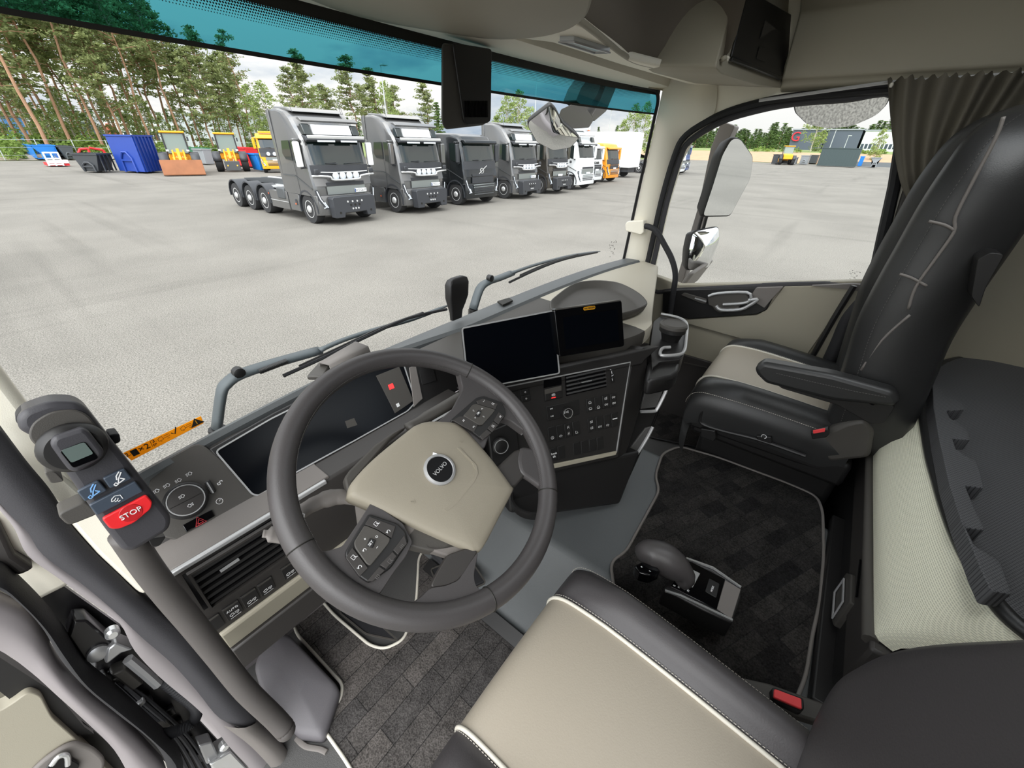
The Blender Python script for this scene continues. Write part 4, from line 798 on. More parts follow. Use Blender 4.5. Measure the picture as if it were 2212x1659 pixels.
# passenger seat
pt_ = thing('passenger_chair', 'far seat beside the passenger door with dark backrest, folded armrest and taupe cushion insert', 'seat', (1.25, -.4, 0))
cushion(pt_, 1.262, .562, -.155, -.62, .285, .16, .13, 'leather_beige', 'leather_black', -.01, .024)
backrest(pt_, 1.265, [(.50, -.57, .235), (.62, -.555, .26), (.74, -.54, .265), (.86, -.525, .262), (.96, -.525, .258), (1.06, -.53, .25), (1.15, -.535, .245), (1.22, -.545, .232), (1.28, -.56, .20), (1.32, -.59, .155), (1.34, -.625, .10)], .16)
for px in ([(2168, 252), (2150, 300), (2100, 395), (2064, 468), (2060, 502), (2020, 560), (1978, 620), (1962, 668)], [(1966, 680), (1905, 735), (1860, 800)], [(1943, 592), (1968, 600), (2002, 618)], [(2006, 478), (2040, 486), (2062, 498)]):
    MB().tube(spline([P(u, v, 'x', 1.004) for u, v in px], 4), .0035, 6).build('piping', 'plastic_grey', pt_, sharp=False)
q = [P(u, v, 'x', .985) for u, v in [(1640, 795), (1637, 783), (1655, 770), (1800, 795), (1930, 830), (1945, 850), (1930, 862), (1800, 850), (1660, 815)]]
MB().prism(rpoly(q, .01), (-.05, 0, 0)).build('armrest', 'leather_black', pt_, bevel=.012, seg=3)
stitches([P(u, v, 'x', .934) for u, v in [(1676, 806), (1760, 826), (1850, 846), (1915, 858)]], (-1, 0, 0), 40, .004, .001).build('stitching', 'thread_dark', pt_, kind='stuff')
MB().prism(rpoly([P(u, v, 'x', .985) for u, v in [(1676, 815), (1800, 845), (1935, 865), (1910, 905), (1880, 905), (1810, 865), (1690, 830)]], .01), (-.03, 0, 0)).build('armrest_hinge', 'plastic_black', pt_, bevel=.006)
MB().lathe([(.011, 0), (.011, .004), (.008, .005)], P(1888, 866, 'x', .952), (-1, 0, 0), 18).build('hinge_cap', 'gloss_black', pt_)
MB().b2(1.06, 1.50, -.64, -.22, .0, .42).build('seat_base', 'plastic_black', pt_, bevel=.02)
MB().b2(1.005, 1.53, -.64, -.19, .37, .46).build('slide_frame', 'plastic_black', pt_, bevel=.015)
MB().prism(rpoly([P(u, v, 'x', 1.0) for u, v in [(1755, 960), (1790, 930), (1830, 912), (1870, 905), (1890, 930), (1880, 990), (1790, 1000)]], .015), (.06, 0, 0)).build('side_cover', 'plastic_charcoal', pt_, bevel=.012, seg=3)
bk = MB().prism(rpoly([P(u, v, 'x', .985) for u, v in [(1753, 928), (1790, 920), (1793, 930), (1786, 938), (1756, 942)]], .003), (-.02, 0, 0)).build('belt_buckle', 'plastic_black', pt_, bevel=.002)
MB().prism([P(u, v, 'x', .962) for u, v in [(1756, 929), (1783, 924), (1782, 932), (1757, 936)]], (-.003, 0, 0)).build('release_button', 'buckle_red', bk, bevel=.001)
sw = MB().prism(rpoly([P(u, v, 'x', .995) for u, v in [(1636, 935), (1668, 938), (1670, 950), (1660, 958), (1640, 952)]], .003), (-.02, 0, 0)).build('slide_switch', 'plastic_black', pt_, bevel=.003)
SWP = Pl((.974, -.4, .42), (0, -1, 0), (0, 0, 1)); x, y = SWP.lc(1650, 943)
strokes(SWP, x, y, [ARC(-60, 220, 1), ], .0014, .0004, .0006, .007).build('switch_symbol', 'white_mark', sw)
MB().prism(rpoly([P(u, v, 'x', .99) for u, v in [(1517, 920), (1548, 925), (1550, 940), (1545, 948), (1517, 938)]], .003), (-.02, 0, 0)).build('adjust_lever', 'plastic_black', pt_, bevel=.003)
MB().tube(spline([P(u, v, 'x', .98) for u, v in [(1520, 885), (1513, 900), (1517, 915), (1560, 930), (1640, 950), (1740, 985)]], 4), .006, 8).build('slide_bar', 'plastic_black', pt_)
MB().prism(rpoly([P(u, v, 'x', .955) for u, v in [(2098, 640), (2112, 560), (2140, 545), (2170, 550), (2130, 620), (2115, 665)]], .006), (.06, 0, 0)).build('backrest_lever', 'plastic_black', pt_, bevel=.006)
# guard arch between seat and door
sg = thing('seat_belt_guard', 'thick black curved guard tube between the far seat and the door', 'guard', tuple(P(1790, 760, 'x', 1.58)))
MB().tube(spline([P(u, v, 'x', 1.57) for u, v in [(1900, 632), (1870, 650), (1835, 690), (1812, 740), (1785, 800), (1770, 850)]], 4), .026, 12).build('tube', 'rubber', sg, sharp=False)
MB().tube(spline([P(u, v, 'x', 1.60) for u, v in [(1845, 617), (1800, 690), (1755, 770), (1720, 830)]], 4), .010, 8).build('belt_edge', 'plastic_black', sg)
bt = thing('belt_post', 'black post and belt rod behind the passenger window seal', 'post', tuple(P(1950, 600, 'x', 1.62)))
MB().tube([P(u, v, 'x', 1.60) for u, v in [(1918, 625), (1975, 480), (2020, 350)]], .010, 8).build('rod', 'rubber', bt)
MB().tube(spline([P(u, v, 'x', 1.58) for u, v in [(1943, 534), (1955, 540), (1966, 535)]], 3), .003, 6).build('clip', 'satin', bt)
# ---------------------------------------------------------------- curtain
cu = thing('curtain', 'dark olive curtain gathered at the rear edge of the passenger window', 'curtain', tuple(P(2010, 170, 'x', 1.6)))
rows = []
Lp = spline([P(u, v, 'x', 1.60) for u, v in [(1917, 172), (1922, 240), (1932, 330), (1950, 410), (1985, 465), (2008, 492)]], 5)
Rp = spline([P(u, v, 'x', 1.60) for u, v in [(2300, 150), (2230, 240), (2150, 320), (2090, 400), (2045, 460), (2020, 494)]], 5)
n = 72
for j, (a, b) in enumerate(zip(Lp, Rp)):
    f = j/(len(Lp)-1); r = []
    for i in range(n+1):
        t = i/n; tw_ = t+.03*math.sin(9*t+f*2)
        amp = .026*(1-.45*f); x = amp*math.sin(tw_*math.pi*2*5+1.3*math.sin(f*3))+.008*math.sin(tw_*23)
        r.append(a+(b-a)*t+V((x-.02, 0, .006*math.sin(i*1.3)*(1-f) if j == 0 else 0)))
    rows.append(r)
MB().grid(rows).build('cloth', 'curtain', cu, sharp=False)
MB().tube([P(1640, 217, 'x', 1.615), P(1915, 178, 'x', 1.615), P(2212, 158, 'x', 1.615)], .005, 8).build('curtain_rail', 'satin', cu)
for u, v in ((1925, 184), (1965, 180), (2010, 176), (2060, 172), (2120, 168), (2180, 163)):
    MB().lathe([(.004, -.006), (.006, 0), (.004, .006)], P(u, v, 'x', 1.60), (0, 0, 1), 10).build('glider', 'piping', cu)
# ---------------------------------------------------------------- bunk
bu = thing('bunk', 'wide bunk bed across the cab behind the seats with grey knitted mattress border', 'bed', (1.0, -.9, 0))
YB = -.68
MB().b2(.42, 1.64, -1.35, YB, .0, .40).build('locker', 'plastic_black', bu, bevel=.01)
MB().tube([V((.42, YB+.004, .475)), V((.62, YB+.006, .475)), V((1.64, YB+.006, .475))], .013, 10, .9).build('front_rail', 'plastic_charcoal', bu)
MB().b2(.40, 1.64, YB-.03, YB+.004, .36, .478).build('rail_board', 'plastic_dark', bu, bevel=.006)
tp = spline([P(u, v, 'z', .62) for u, v in [(2350, 1460), (2212, 1370), (2140, 1300), (2080, 1200), (2045, 1120), (2020, 1040), (2005, 985), (1994, 920), (1984, 850), (1992, 815), (2050, 782), (2212, 755)]], 5)
bt_ = []
for p in tp:
    bt_.append(V((p.x, max(min(YB+.004, p.y+.055), -.9) if p.y > -.80 else p.y+.06, .485)))
rows = [[], [], [], [], [], [], []]
for i, (a, b) in enumerate(zip(tp, bt_)):
    lx = b.x; yb_ = YB+.004 if .33 < p.x else b.y
    q0_ = V((a.x-.005, min(YB+.002, b.y+.10) if a.x < .7 else YB+.002, .482))
    for k, (f, o_) in enumerate(((0, 0), (.12, .014), (.35, .024), (.6, .024), (.82, .016), (.95, .006), (1, 0))):
        w_ = q0_+(a-q0_)*f; rows[k].append(w_+V((0, o_, 0)))
MB().grid(rows).build('mattress_border', 'bunk_cloth', bu, sharp=False)
MB().tube([p+V((0, -.004, .004)) for p in tp], .0125, 10).build('piping', 'leather_black', bu, sharp=False)
ins = [V((p.x, p.y-.008, .625)) for p in tp]
# topper: quilted top with raised jigsaw pads along the edge
def tz(x, y): return .630+.010*math.sin(x*9)*math.sin(y*11)
gx, gy = 60, 26; rows = []
for j in range(gy+1):
    r = []
    for i in range(gx+1):
        p = ins[min(len(ins)-1, int(i/gx*(len(ins)-1)))]; t = j/gy; c_ = V((1.35, -1.30, .64)); q_ = p+(V((p.x*.4+.85, -1.32, .63))-p)*t
        r.append(V((q_.x, q_.y, .632+.010*min(1, t*8)+.003*math.sin(q_.x*16))))
    rows.append(r)
MB().grid(rows).build('topper', 'bunk_top', bu, sharp=False)
def pad3(px, name):
    q = [P(u, v, 'z', .668) for u, v in px]
    MB().prism([p-V((0, 0, .034)) for p in rpoly(q, .006)], (0, 0, .036)).build(name, 'bunk_top', bu, bevel=.008, seg=3)
pad3([(2014, 835), (2030, 840), (2040, 858), (2075, 870), (2084, 886), (2044, 888), (2052, 905), (2085, 925), (2096, 952), (2056, 948), (2066, 975), (2110, 1000), (2126, 1056), (2084, 1050), (2104, 1100), (2128, 1147), (2086, 1141), (2104, 1180), (2160, 1215), (2186, 1286), (2140, 1278), (2118, 1232), (2074, 1122), (2048, 1040), (2028, 950), (2016, 880)], 'quilt_pad')
MB().b2(.46, 1.62, -1.40, -.86, .42, .615).build('mattress_core', 'leather_black', bu, bevel=.02)
MB().b2(.37, .97, -.70, -.650, TZ, TZ+.03).build('dark_strip', 'plastic_black', bu, bevel=.004)  # dark strip added over the tunnel vinyl, which is lit too bright here
# locker door with grab recess
hq_ = [P(u, v, 'y', YB+.012) for u, v in [(1796, 1340), (1800, 1275), (1828, 1237), (1838, 1240), (1836, 1300), (1800, 1352)]]
hd = MB().prism(rpoly(hq_, .004), (0, -.02, 0)).build('locker_handle', 'plastic_charcoal', bu, bevel=.004)
MB().ribbon([P(u, v, 'y', YB+.014) for u, v in [(1800, 1335), (1804, 1280), (1824, 1252), (1822, 1300)]], .006, .003, (0, 1, 0), True).build('handle_rim', 'satin', hd)
MB().ribbon([P(u, v, 'y', YB+.006) for u, v in [(1852, 1290), (1860, 1210)]], .004, .003, (0, 1, 0)).build('seam_line', 'gloss_black', bu)
MB().prism([P(u, v, 'z', .10) for u, v in [(1735, 1500), (1790, 1350), (1800, 1358), (1850, 1385), (1770, 1490), (1742, 1515)]], (0, 0, .04)).build('hinge_arm', 'plastic_charcoal', bu, bevel=.004)
# ---------------------------------------------------------------- mats, gear selector, foot rest
def mat_thing(name, label, px, z, m, pip, r=.01):
    t = thing(name, label, 'floor mat', tuple(P(*[sum(q[k] for q in px)/len(px) for k in (0, 1)], 'z', z)))
    q = spline(rpoly([P(u, v, 'z', z+.004) for u, v in px], r, 3), 1, True) if False else rpoly([P(u, v, 'z', z+.004) for u, v in px], r, 5)
    MB().prism(q, (0, 0, .005)).build('pile', m, t); MB().tube([p+V((0, 0, .005)) for p in q], .0042, 8, closed=True).build('edging', pip, t, sharp=False)
    return t
mat_thing('driver_mat', 'charcoal carpet mat with light edging under the steering wheel', [(633, 1330), (650, 1305), (688, 1290), (722, 1330), (800, 1396), (832, 1404), (872, 1384), (885, 1350), (900, 1300), (905, 1200), (960, 1150), (1037, 1208), (1082, 1247), (1118, 1280), (1150, 1340), (1250, 1500), (1200, 1900), (900, 1900), (745, 1640), (702, 1580), (706, 1556), (738, 1508), (741, 1480), (640, 1370)], 0, 'carpet', 'piping', .03)
mat_thing('tunnel_mat', 'black patterned carpet mat with grey edging on the raised middle floor', [(1318, 1216), (1352, 1194), (1398, 1110), (1424, 1062), (1415, 1030), (1430, 982), (1466, 966), (1550, 990), (1700, 1046), (1764, 1074), (1776, 1108), (1778, 1200), (1770, 1300), (1752, 1380), (1740, 1460), (1700, 1560), (1500, 1560), (1330, 1300)], TZ, 'carpet_dark', 'plastic_grey', .03)
mat_thing('passenger_mat', 'dark patterned mat in the far footwell', [(1425, 880), (1440, 858), (1530, 862), (1620, 885), (1560, 980), (1400, 945)], .0, 'carpet_dark', 'plastic_black', .02)
fr = thing('foot_rest', 'smooth grey padded foot rest at the left of the driver footwell', 'foot rest', tuple(P(645, 1480, 'z', .0)))
fz = [(600, 1366, .10), (572, 1388, .10), (549, 1440, .09), (560, 1482, .075), (640, 1590, .03), (700, 1600, .02), (734, 1495, .03), (728, 1480, .035), (625, 1372, .09)]
fq = rpoly([P(u, v, 'z', z) for u, v, z in fz], .015, 4); cc = sum(fq, V((0, 0, 0)))/len(fq)
MB().loft([[V((p.x, p.y, 0)) for p in fq], fq, [cc+(p-cc)*.96+V((0, 0, .007)) for p in fq], [cc+(p-cc)*.85+V((0, 0, .011)) for p in fq], [cc+(p-cc)*.3+V((0, 0, .012)) for p in fq]]).build('rest_pad', 'grey_pad', fr, sharp=False)
for nm, lab, px, z in (('accelerator_pedal', 'black accelerator pedal seen through the wheel spokes', [(930, 1230), (1010, 1200), (1050, 1260), (960, 1300)], .09), ('brake_pedal', 'black brake pedal below the wheel at the mat cut-out', [(730, 1300), (800, 1330), (860, 1385), (790, 1370), (735, 1325)], .03)):
    t = thing(nm, lab, 'pedal', tuple(P(*px[0], 'z', 0))); MB().prism(rpoly([P(u, v, 'z', z) for u, v in px], .01), (0, 0, .012)).build('pedal_plate', 'rubber', t, bevel=.004)
    MB().ribbon(rpoly([P(u, v, 'z', z+.012) for u, v in px], .01), .004, .003, (0, 0, 1), True).build('pedal_rim', 'plastic_charcoal', t)
    c_ = P(*[sum(q[k] for q in px)/4 if len(px) == 4 else px[0][k] for k in (0, 1)], 'z', z); MB().tube([c_, V((c_.x, c_.y+.12, z+.04))], .012, 8).build('pedal_arm', 'rubber', t)
# floor ledges beside the driver mat
MB().tube(spline([P(u, v, 'z', .012) for u, v in [(1170, 1340), (1150, 1270), (1110, 1225), (1060, 1175)]], 4), .008, 8, .6).build('floor_ledge', 'plastic_black', fl)
MB().tube(spline([P(u, v, 'z', .004) for u, v in [(640, 1594), (660, 1612), (690, 1618), (705, 1625)]], 4), .006, 8, .6).build('floor_ledge', 'plastic_grey', fl)
# gear selector
gs = thing('gear_selector', 'gear selector with leather knob and silver edged panel at the side of the near seat', 'gear selector', (.40, -.38, .28))
GP = Pl(P(1520, 1270, 'z', .38), P(1590, 1325, 'z', .38)-P(1440, 1262, 'z', .38), P(1600, 1270, 'z', .38)-P(1590, 1345, 'z', .38))
gq = [(1432, 1272), (1440, 1262), (1478, 1206), (1492, 1204), (1560, 1238), (1601, 1272), (1603, 1290), (1582, 1346), (1520, 1318)]
MB().prism([GP.px(u, v, 0) for u, v in gq], GP.n*-.06).build('selector_body', 'plastic_black', gs, bevel=.004)
gp = MB().prism([GP.px(u, v, .0) for u, v in [(1448, 1268), (1488, 1212), (1566, 1252), (1548, 1318)]], GP.n*.002).build('gate_panel', 'gloss_black', gs, bevel=.001)
MB().prism([GP.px(u, v, .0) for u, v in [(1548, 1316), (1566, 1254), (1600, 1274), (1580, 1338)]], GP.n*.002).build('end_cap', 'plastic_grey', gs, bevel=.002)
MB().ribbon([GP.px(u, v, .001) for u, v in [(1436, 1277), (1470, 1288), (1582, 1341)]], .005, .004, GP.n).build('silver_edge', 'chrome', gs)
MB().ribbon([GP.px(u, v, .001) for u, v in [(1482, 1207), (1540, 1228), (1600, 1270)]], .005, .004, GP.n).build('silver_edge', 'chrome', gs)
MB().prism([GP.px(u, v, .001) for u, v in [(1471, 1258), (1484, 1226), (1512, 1240), (1496, 1270)]], GP.n*.003).build('gate_plate', 'satin', gp, bevel=.001)
mk = MB().prism(rpoly([GP.px(u, v, .002) for u, v in [(1523, 1278), (1532, 1250), (1554, 1262), (1547, 1292)]], .003), GP.n*.0015).build('mode_button', 'plastic_black', gp, bevel=.0006)
gd = (GP.px(1545, 1262, 0)-GP.px(1536, 1288, 0)).normalized()
text('lettering', 'MODE', frame(GP.px(1539, 1272, .004), gd, GP.n.cross(gd)), 'white_mark', .006, mk)
for ch_t, u, v in (('R', 1457, 1265), ('N', 1467, 1268), ('A', 1477, 1272), ('M', 1487, 1276)): text('lettering', ch_t, frame(GP.px(u, v, .0024), gd, GP.n.cross(gd)), 'white_mark', .007, gp)
kb = [GP.px(*p, h) for p, h in (((1470, 1262), .0), ((1478, 1245), .02), ((1455, 1222), .035), ((1425, 1203), .045), ((1395, 1198), .045), ((1378, 1205), .04))]
kb_ = spline(kb, 4); rs_ = [q_*1.38 for q_ in (.012, .013, .015, .017, .019, .021, .024, .027, .029, .030, .031, .031, .0305, .030, .0295, .029, .027, .024, .020, .014, .006)]
MB().tube(kb_, rs_, 16, .85).build('selector_knob', 'rim_leather', gs, sharp=False)
KP = Pl(GP.px(1402, 1225, .052), GP.a, GP.b)
kf = MB().prism(rpoly([KP.px(u, v, 0) for u, v in [(1370, 1222), (1385, 1214), (1420, 1224), (1427, 1234), (1405, 1244), (1382, 1238)]], .004), KP.n*-.03).build('knob_face', 'gloss_black', gs, bevel=.003)
for b_, u, v in (('+', 1386, 1225), ('−', 1404, 1234)): text('lettering', b_, frame(KP.px(u, v, .0006), GP.a, GP.b), 'white_mark', .009, kf)
# ---------------------------------------------------------------- passenger door panel
dp = thing('door_panel', 'passenger door lining in beige and black with silver handle below the window', 'door panel', (1.64, -.15, .35))
def D(X_, Y_, x=1.64): return P(1400+X_/2.72, 550+Y_/2.72, 'x', x)
def dpoly(pts, x, th, name, m, parent=dp, bevel=.004, r=.006):
    q = [D(a, b, x) for a, b in pts]
    return MB().prism(rpoly(q, r), (th, 0, 0)).build(name, m, parent, bevel=bevel)
MB().prism([(1.655, .33, 0), (1.655, .33, .72), (1.655, .13, .69), (1.655, -.53, .84), (1.655, -.62, .84), (1.655, -.62, 0)], (.04, 0, 0)).build('door_skin', 'trim_taupe', dp, bevel=.004)
MB().b2(1.640, 1.655, -.62, .33, .0, .36).build('lower_lining', 'plastic_dark', dp, bevel=.004)
dpoly([(95, 210), (180, 200), (640, 188), (735, 255), (700, 320), (640, 345), (240, 372), (140, 352), (90, 330)], 1.655, -.02, 'switch_band', 'plastic_black')
dpoly([(640, 188), (800, 183), (735, 250), (690, 305), (600, 250)], 1.652, -.026, 'band_cap', 'plastic_grey')
dpoly([(800, 185), (1205, 176), (1160, 260), (930, 590), (800, 560), (230, 400), (225, 380), (640, 352), (700, 320)], 1.652, -.012, 'beige_board', 'trim_taupe')
dpoly([(960, 176), (1200, 165), (1370, 180), (1310, 230), (1200, 200)], 1.650, -.02, 'sill_cap', 'plastic_grey')
hb = dpoly([(355, 240), (400, 225), (585, 222), (602, 258), (540, 300), (545, 322), (425, 337), (395, 320), (385, 300), (360, 290)], 1.636, -.02, 'handle_bezel', 'plastic_charcoal')
MB().tube(spline([D(a, b, 1.612) for a, b in [(355, 245), (410, 228), (580, 222), (602, 262), (560, 285), (440, 293)]], 3), .006, 8).build('handle_rim', 'satin', hb)
MB().tube(spline([D(a, b, 1.612) for a, b in [(400, 300), (430, 325), (540, 322), (600, 295), (640, 268), (635, 262), (590, 268)]], 3), .007, 8).build('door_handle', 'satin', hb)
wsw = dpoly([(195, 235), (215, 222), (350, 260), (345, 285), (320, 285)], 1.634, -.008, 'window_switches', 'plastic_charcoal')
MB().ribbon([D(a, b, 1.625) for a, b in [(275, 255), (342, 275)]], .006, .003, (-1, 0, 0)).build('switch_bar', 'satin', wsw)
MB().ribbon([D(a, b, 1.638) for a, b in [(210, 635), (345, 662)]], .006, .004, (-1, 0, 0)).build('sill_line', 'plastic_charcoal', dp)
# ---------------------------------------------------------------- outside mirrors
def outl(px, x): return [P(u, v, 'x', x) for u, v in px]
XM = 2.0
ma = thing('mirror_arm', 'grey mirror arm outside the passenger window carrying two mirrors', 'mirror', tuple(P(1480, 620, 'x', 1.8)))
MB().prism(rpoly(outl([(1558, 262), (1588, 272), (1570, 310), (1520, 470), (1510, 480), (1478, 600), (1455, 640), (1440, 640), (1462, 600), (1510, 440), (1535, 320)], XM), .01), (.09, 0, 0)).build('arm', 'plastic_grey', ma, bevel=.02, seg=3)
MB().prism(outl([(1452, 640), (1488, 588), (1500, 590), (1462, 640)], 1.712), (.34, 0, 0)).build('arm_foot', 'plastic_grey', ma, bevel=.01)
def mirror(name, label, px, x, nrm, back=.1, bulge=0, r=.02):
    u, v = sum(p[0] for p in px)/len(px), sum(p[1] for p in px)/len(px); nrm = V(nrm).normalized()
    c = P(u, v, 'x', x); pl = Pl(c, nrm.cross(V((0, 0, 1))), (0, 0, 1)); pl.n = nrm; pl.o = c
    t = thing(name, label, 'mirror', tuple(c)); q = rpoly([pl.px(*p) for p in px], r, 4)
    MB().loft([[c+(p-c)*1.03-nrm*.001 for p in q], [c+(p-c)*1.05-nrm*.02 for p in q], [c+(p-c)*.92-nrm*back*.7 for p in q], [c+(p-c)*.6-nrm*back for p in q]]).build('mirror_shell', 'plastic_black', t, sharp=False)
    MB().grid([[c+(p-c)*s_+nrm*(.002+bulge*(1-s_*s_)) for p in q] for s_ in (1, .85, .65, .4, .15, .001)], True).build('mirror_glass', 'mirror', t, sharp=False)
    return t
mirror('main_mirror', 'tall flat side mirror outside the passenger window', [(1598, 300), (1626, 340), (1620, 385), (1577, 465), (1518, 466), (1540, 400), (1560, 335), (1580, 300)], 1.95, (-.55, -.83, -.07), .09)
mirror('wide_mirror', 'small convex mirror below the tall side mirror', [(1503, 500), (1552, 490), (1553, 520), (1530, 578), (1485, 583), (1488, 540), (1496, 505)], 1.93, (-.60, -.80, .12), .08, .03)
km = mirror('kerb_mirror', 'half round kerb mirror hanging above the passenger window', [(1717, 222), (1719, 243), (1745, 268), (1790, 277), (1840, 272), (1890, 250), (1915, 225), (1922, 203), (1820, 206)], 1.99, (-.79, -.39, -1.06), .05, .0)
MB().tube([V((1.70, -.2, 1.50)), V((1.85, -.2, 1.52)), V((2.0, -.2, 1.46))], .02, 8).build('bracket', 'plastic_black', km)
for px in ([(1518, 462), (1505, 510)], [(1528, 462), (1516, 505)]): MB().tube([P(u, v, 'x', 2.0) for u, v in px], .008, 8).build('stay', 'plastic_black', ma)
# front mirror outside the windshield
YM = .95
fm = thing('front_mirror_arm', 'folded dark arm hanging outside the windshield and holding a rounded mirror', 'mirror arm', tuple(P(1300, 180, 'y', YM)))
def oy(px, y=YM): return [P(u, v, 'y', y) for u, v in px]
MB().prism(rpoly(oy([(1277, 160), (1305, 165), (1290, 205), (1268, 238), (1244, 218), (1255, 190)]), .01), (0, .08, 0)).build('upper_arm', 'plastic_charcoal', fm, bevel=.01)
MB().prism(rpoly(oy([(1315, 168), (1338, 172), (1310, 240), (1284, 262), (1278, 250), (1296, 220)]), .01), (0, .08, 0)).build('lower_arm', 'plastic_charcoal', fm, bevel=.01)
MB().loft([rpoly(oy([(1207, 250), (1212, 236), (1243, 222), (1262, 228), (1283, 258), (1272, 276), (1240, 278), (1222, 272)], YM+d), .01, 3) for d in (-.01, .04, .09)])  .build('joint', 'plastic_charcoal', fm, bevel=.008)
mirror_px = [(1188, 228), (1200, 240), (1215, 268), (1250, 298), (1232, 318), (1195, 324), (1160, 306), (1141, 272), (1143, 262)]
fg = mirror('kerb_view_mirror', 'rounded mirror hanging from the grey arm outside the windshield', mirror_px, P(1195, 275, 'y', YM).x, (-.62, -.50, -.60), .07, .02, .012)
MB().tube([P(1300, 172, 'y', .99), V((1.98, .80, 1.60)), V((1.60, .50, 1.62))], .03, 8).build('mount', 'plastic_black', fm)
# ---------------------------------------------------------------- wipers outside the glass
YW_ = .60
def wiper(label, arm, tip, blade, spring=None, hinge=None):
    t = thing('wiper', label, 'wiper', tuple(P(*arm[0], 'y', YW_)), 'windshield wipers')
    b_ = P(*arm[0], 'y', YW_); MB().tube([b_, V((b_.x-.01, b_.y+.01, .415))], .018, 8).build('pivot', 'plastic_black', t)
    MB().tube(spline([P(u, v, 'y', YW_) for u, v in arm], 3), .020, 10, .5).build('arm', 'wiper_grey', t, sharp=False)
    MB().tube(spline([P(u, v, 'y', YW_-.01) for u, v in tip], 3), [.011]+[.009]*(3*(len(tip)-1)-1)+[.004], 8, .6).build('rod', 'wiper_grey', t, sharp=False)
    MB().tube(spline([P(u, v, 'y', YW_-.03) for u, v in blade], 3), .0045, 6).build('blade', 'rubber', t)
    MB().tube(spline([P(u, v, 'y', YW_-.025) for u, v in [(a*.6+b*.4, c_*.6+d*.4-4) for (a, c_), (b, d) in zip(blade, blade[1:])]], 3), .0045, 6).build('blade_holder', 'plastic_black', t)
    if hinge: MB().lathe([(.012, -.012), (.012, .006), (.009, .008)], P(*hinge, 'y', YW_-.012), (0, -1, 0), 14).build('hinge_bolt', 'plastic_black', t)
    if spring:
        A, B = P(*spring[0], 'y', YW_-.02), P(*spring[1], 'y', YW_-.02); pts = []
        d = (B-A); a_ = d.orthogonal().normalized(); b_ = d.normalized().cross(a_)
        for i in range(241): w_ = i/240*2*math.pi*26; pts.append(A+d*(i/240)+(a_*math.cos(w_)+b_*math.sin(w_))*.006)
        MB().tube(pts, .0013, 4).build('spring', 'plastic_black', t)
    return t
wiper('near wiper with spring arm standing outside the left half of the windshield', [(468, 925), (478, 850), (490, 828), (520, 808), (600, 782), (690, 757)], [(690, 757), (740, 735), (810, 712), (890, 690), (967, 660)], [(612, 812), (700, 772), (790, 728), (880, 688), (965, 668)], [(560, 803), (620, 780)], (516, 805))
wiper('far wiper outside the right half of the windshield', [(1022, 668), (1036, 625), (1052, 610), (1075, 602), (1105, 590)], [(1105, 590), (1150, 574), (1200, 560), (1245, 550), (1296, 543)], [(1100, 610), (1160, 582), (1220, 560), (1290, 545)], None, (1060, 601))
# ---------------------------------------------------------------- crane remote in its cradle
RM = Pl(EYE+ray(200, 1030)*.44, (1, 0, 0), (0, .18, .98))
rm = thing('crane_remote', 'grey crane remote control with red stop key standing in a cradle at the left pillar', 'remote control', tuple(RM.px(200, 1030)))
body = [(36, 905), (50, 888), (110, 866), (165, 868), (188, 882), (372, 1118), (368, 1145), (290, 1192), (266, 1192), (228, 1145), (100, 960), (40, 930)]
def rpol(px, h0, h1, name, m, parent=rm, bevel=.002, r=.006, seg=3): return MB().prism(rpoly([RM.px(u, v, h1)-RM.n*(h1-h0) for u, v in px], r), RM.n*(h1-h0)).build(name, m, parent, bevel=bevel, seg=seg)
rpol(body, -.045, 0, 'remote_body', 'remote_grey', bevel=.006, r=.012)
rpol([(30, 905), (45, 885), (110, 864), (168, 866), (182, 878), (110, 885), (60, 905), (45, 925)], -.038, -.012, 'cradle_pad', 'rubber', r=.006)
rpol([(60, 945), (68, 915), (110, 888), (165, 884), (192, 898), (232, 955), (196, 1012), (130, 1018)], 0, .003, 'dial_plate', 'plastic_charcoal', r=.012)
dc = RM.px(158, 964, .003)
dl_ = MB().lathe([(q_*.62, h_*.75) for q_, h_ in ((.040, 0), (.043, .004), (.041, .012), (.034, .018), (.030, .018))], dc, RM.n, 32).build('turn_ring', 'plastic_black', rm)
rpol([(108, 962), (115, 945), (178, 925), (192, 932), (226, 975), (222, 990), (168, 1022), (150, 1018), (135, 1000)], .006, .024, 'dial_knob', 'remote_grey', bevel=.004, r=.008)
rpol([(128, 974), (183, 953), (214, 990), (158, 1012)], .024, .0248, 'dial_window', 'gloss_black', bevel=.0004, r=.003)
rpol([(132, 973), (182, 955), (202, 980), (154, 1000)], .0248, .0254, 'dial_screen', 'lcd', bevel=0, r=.002)
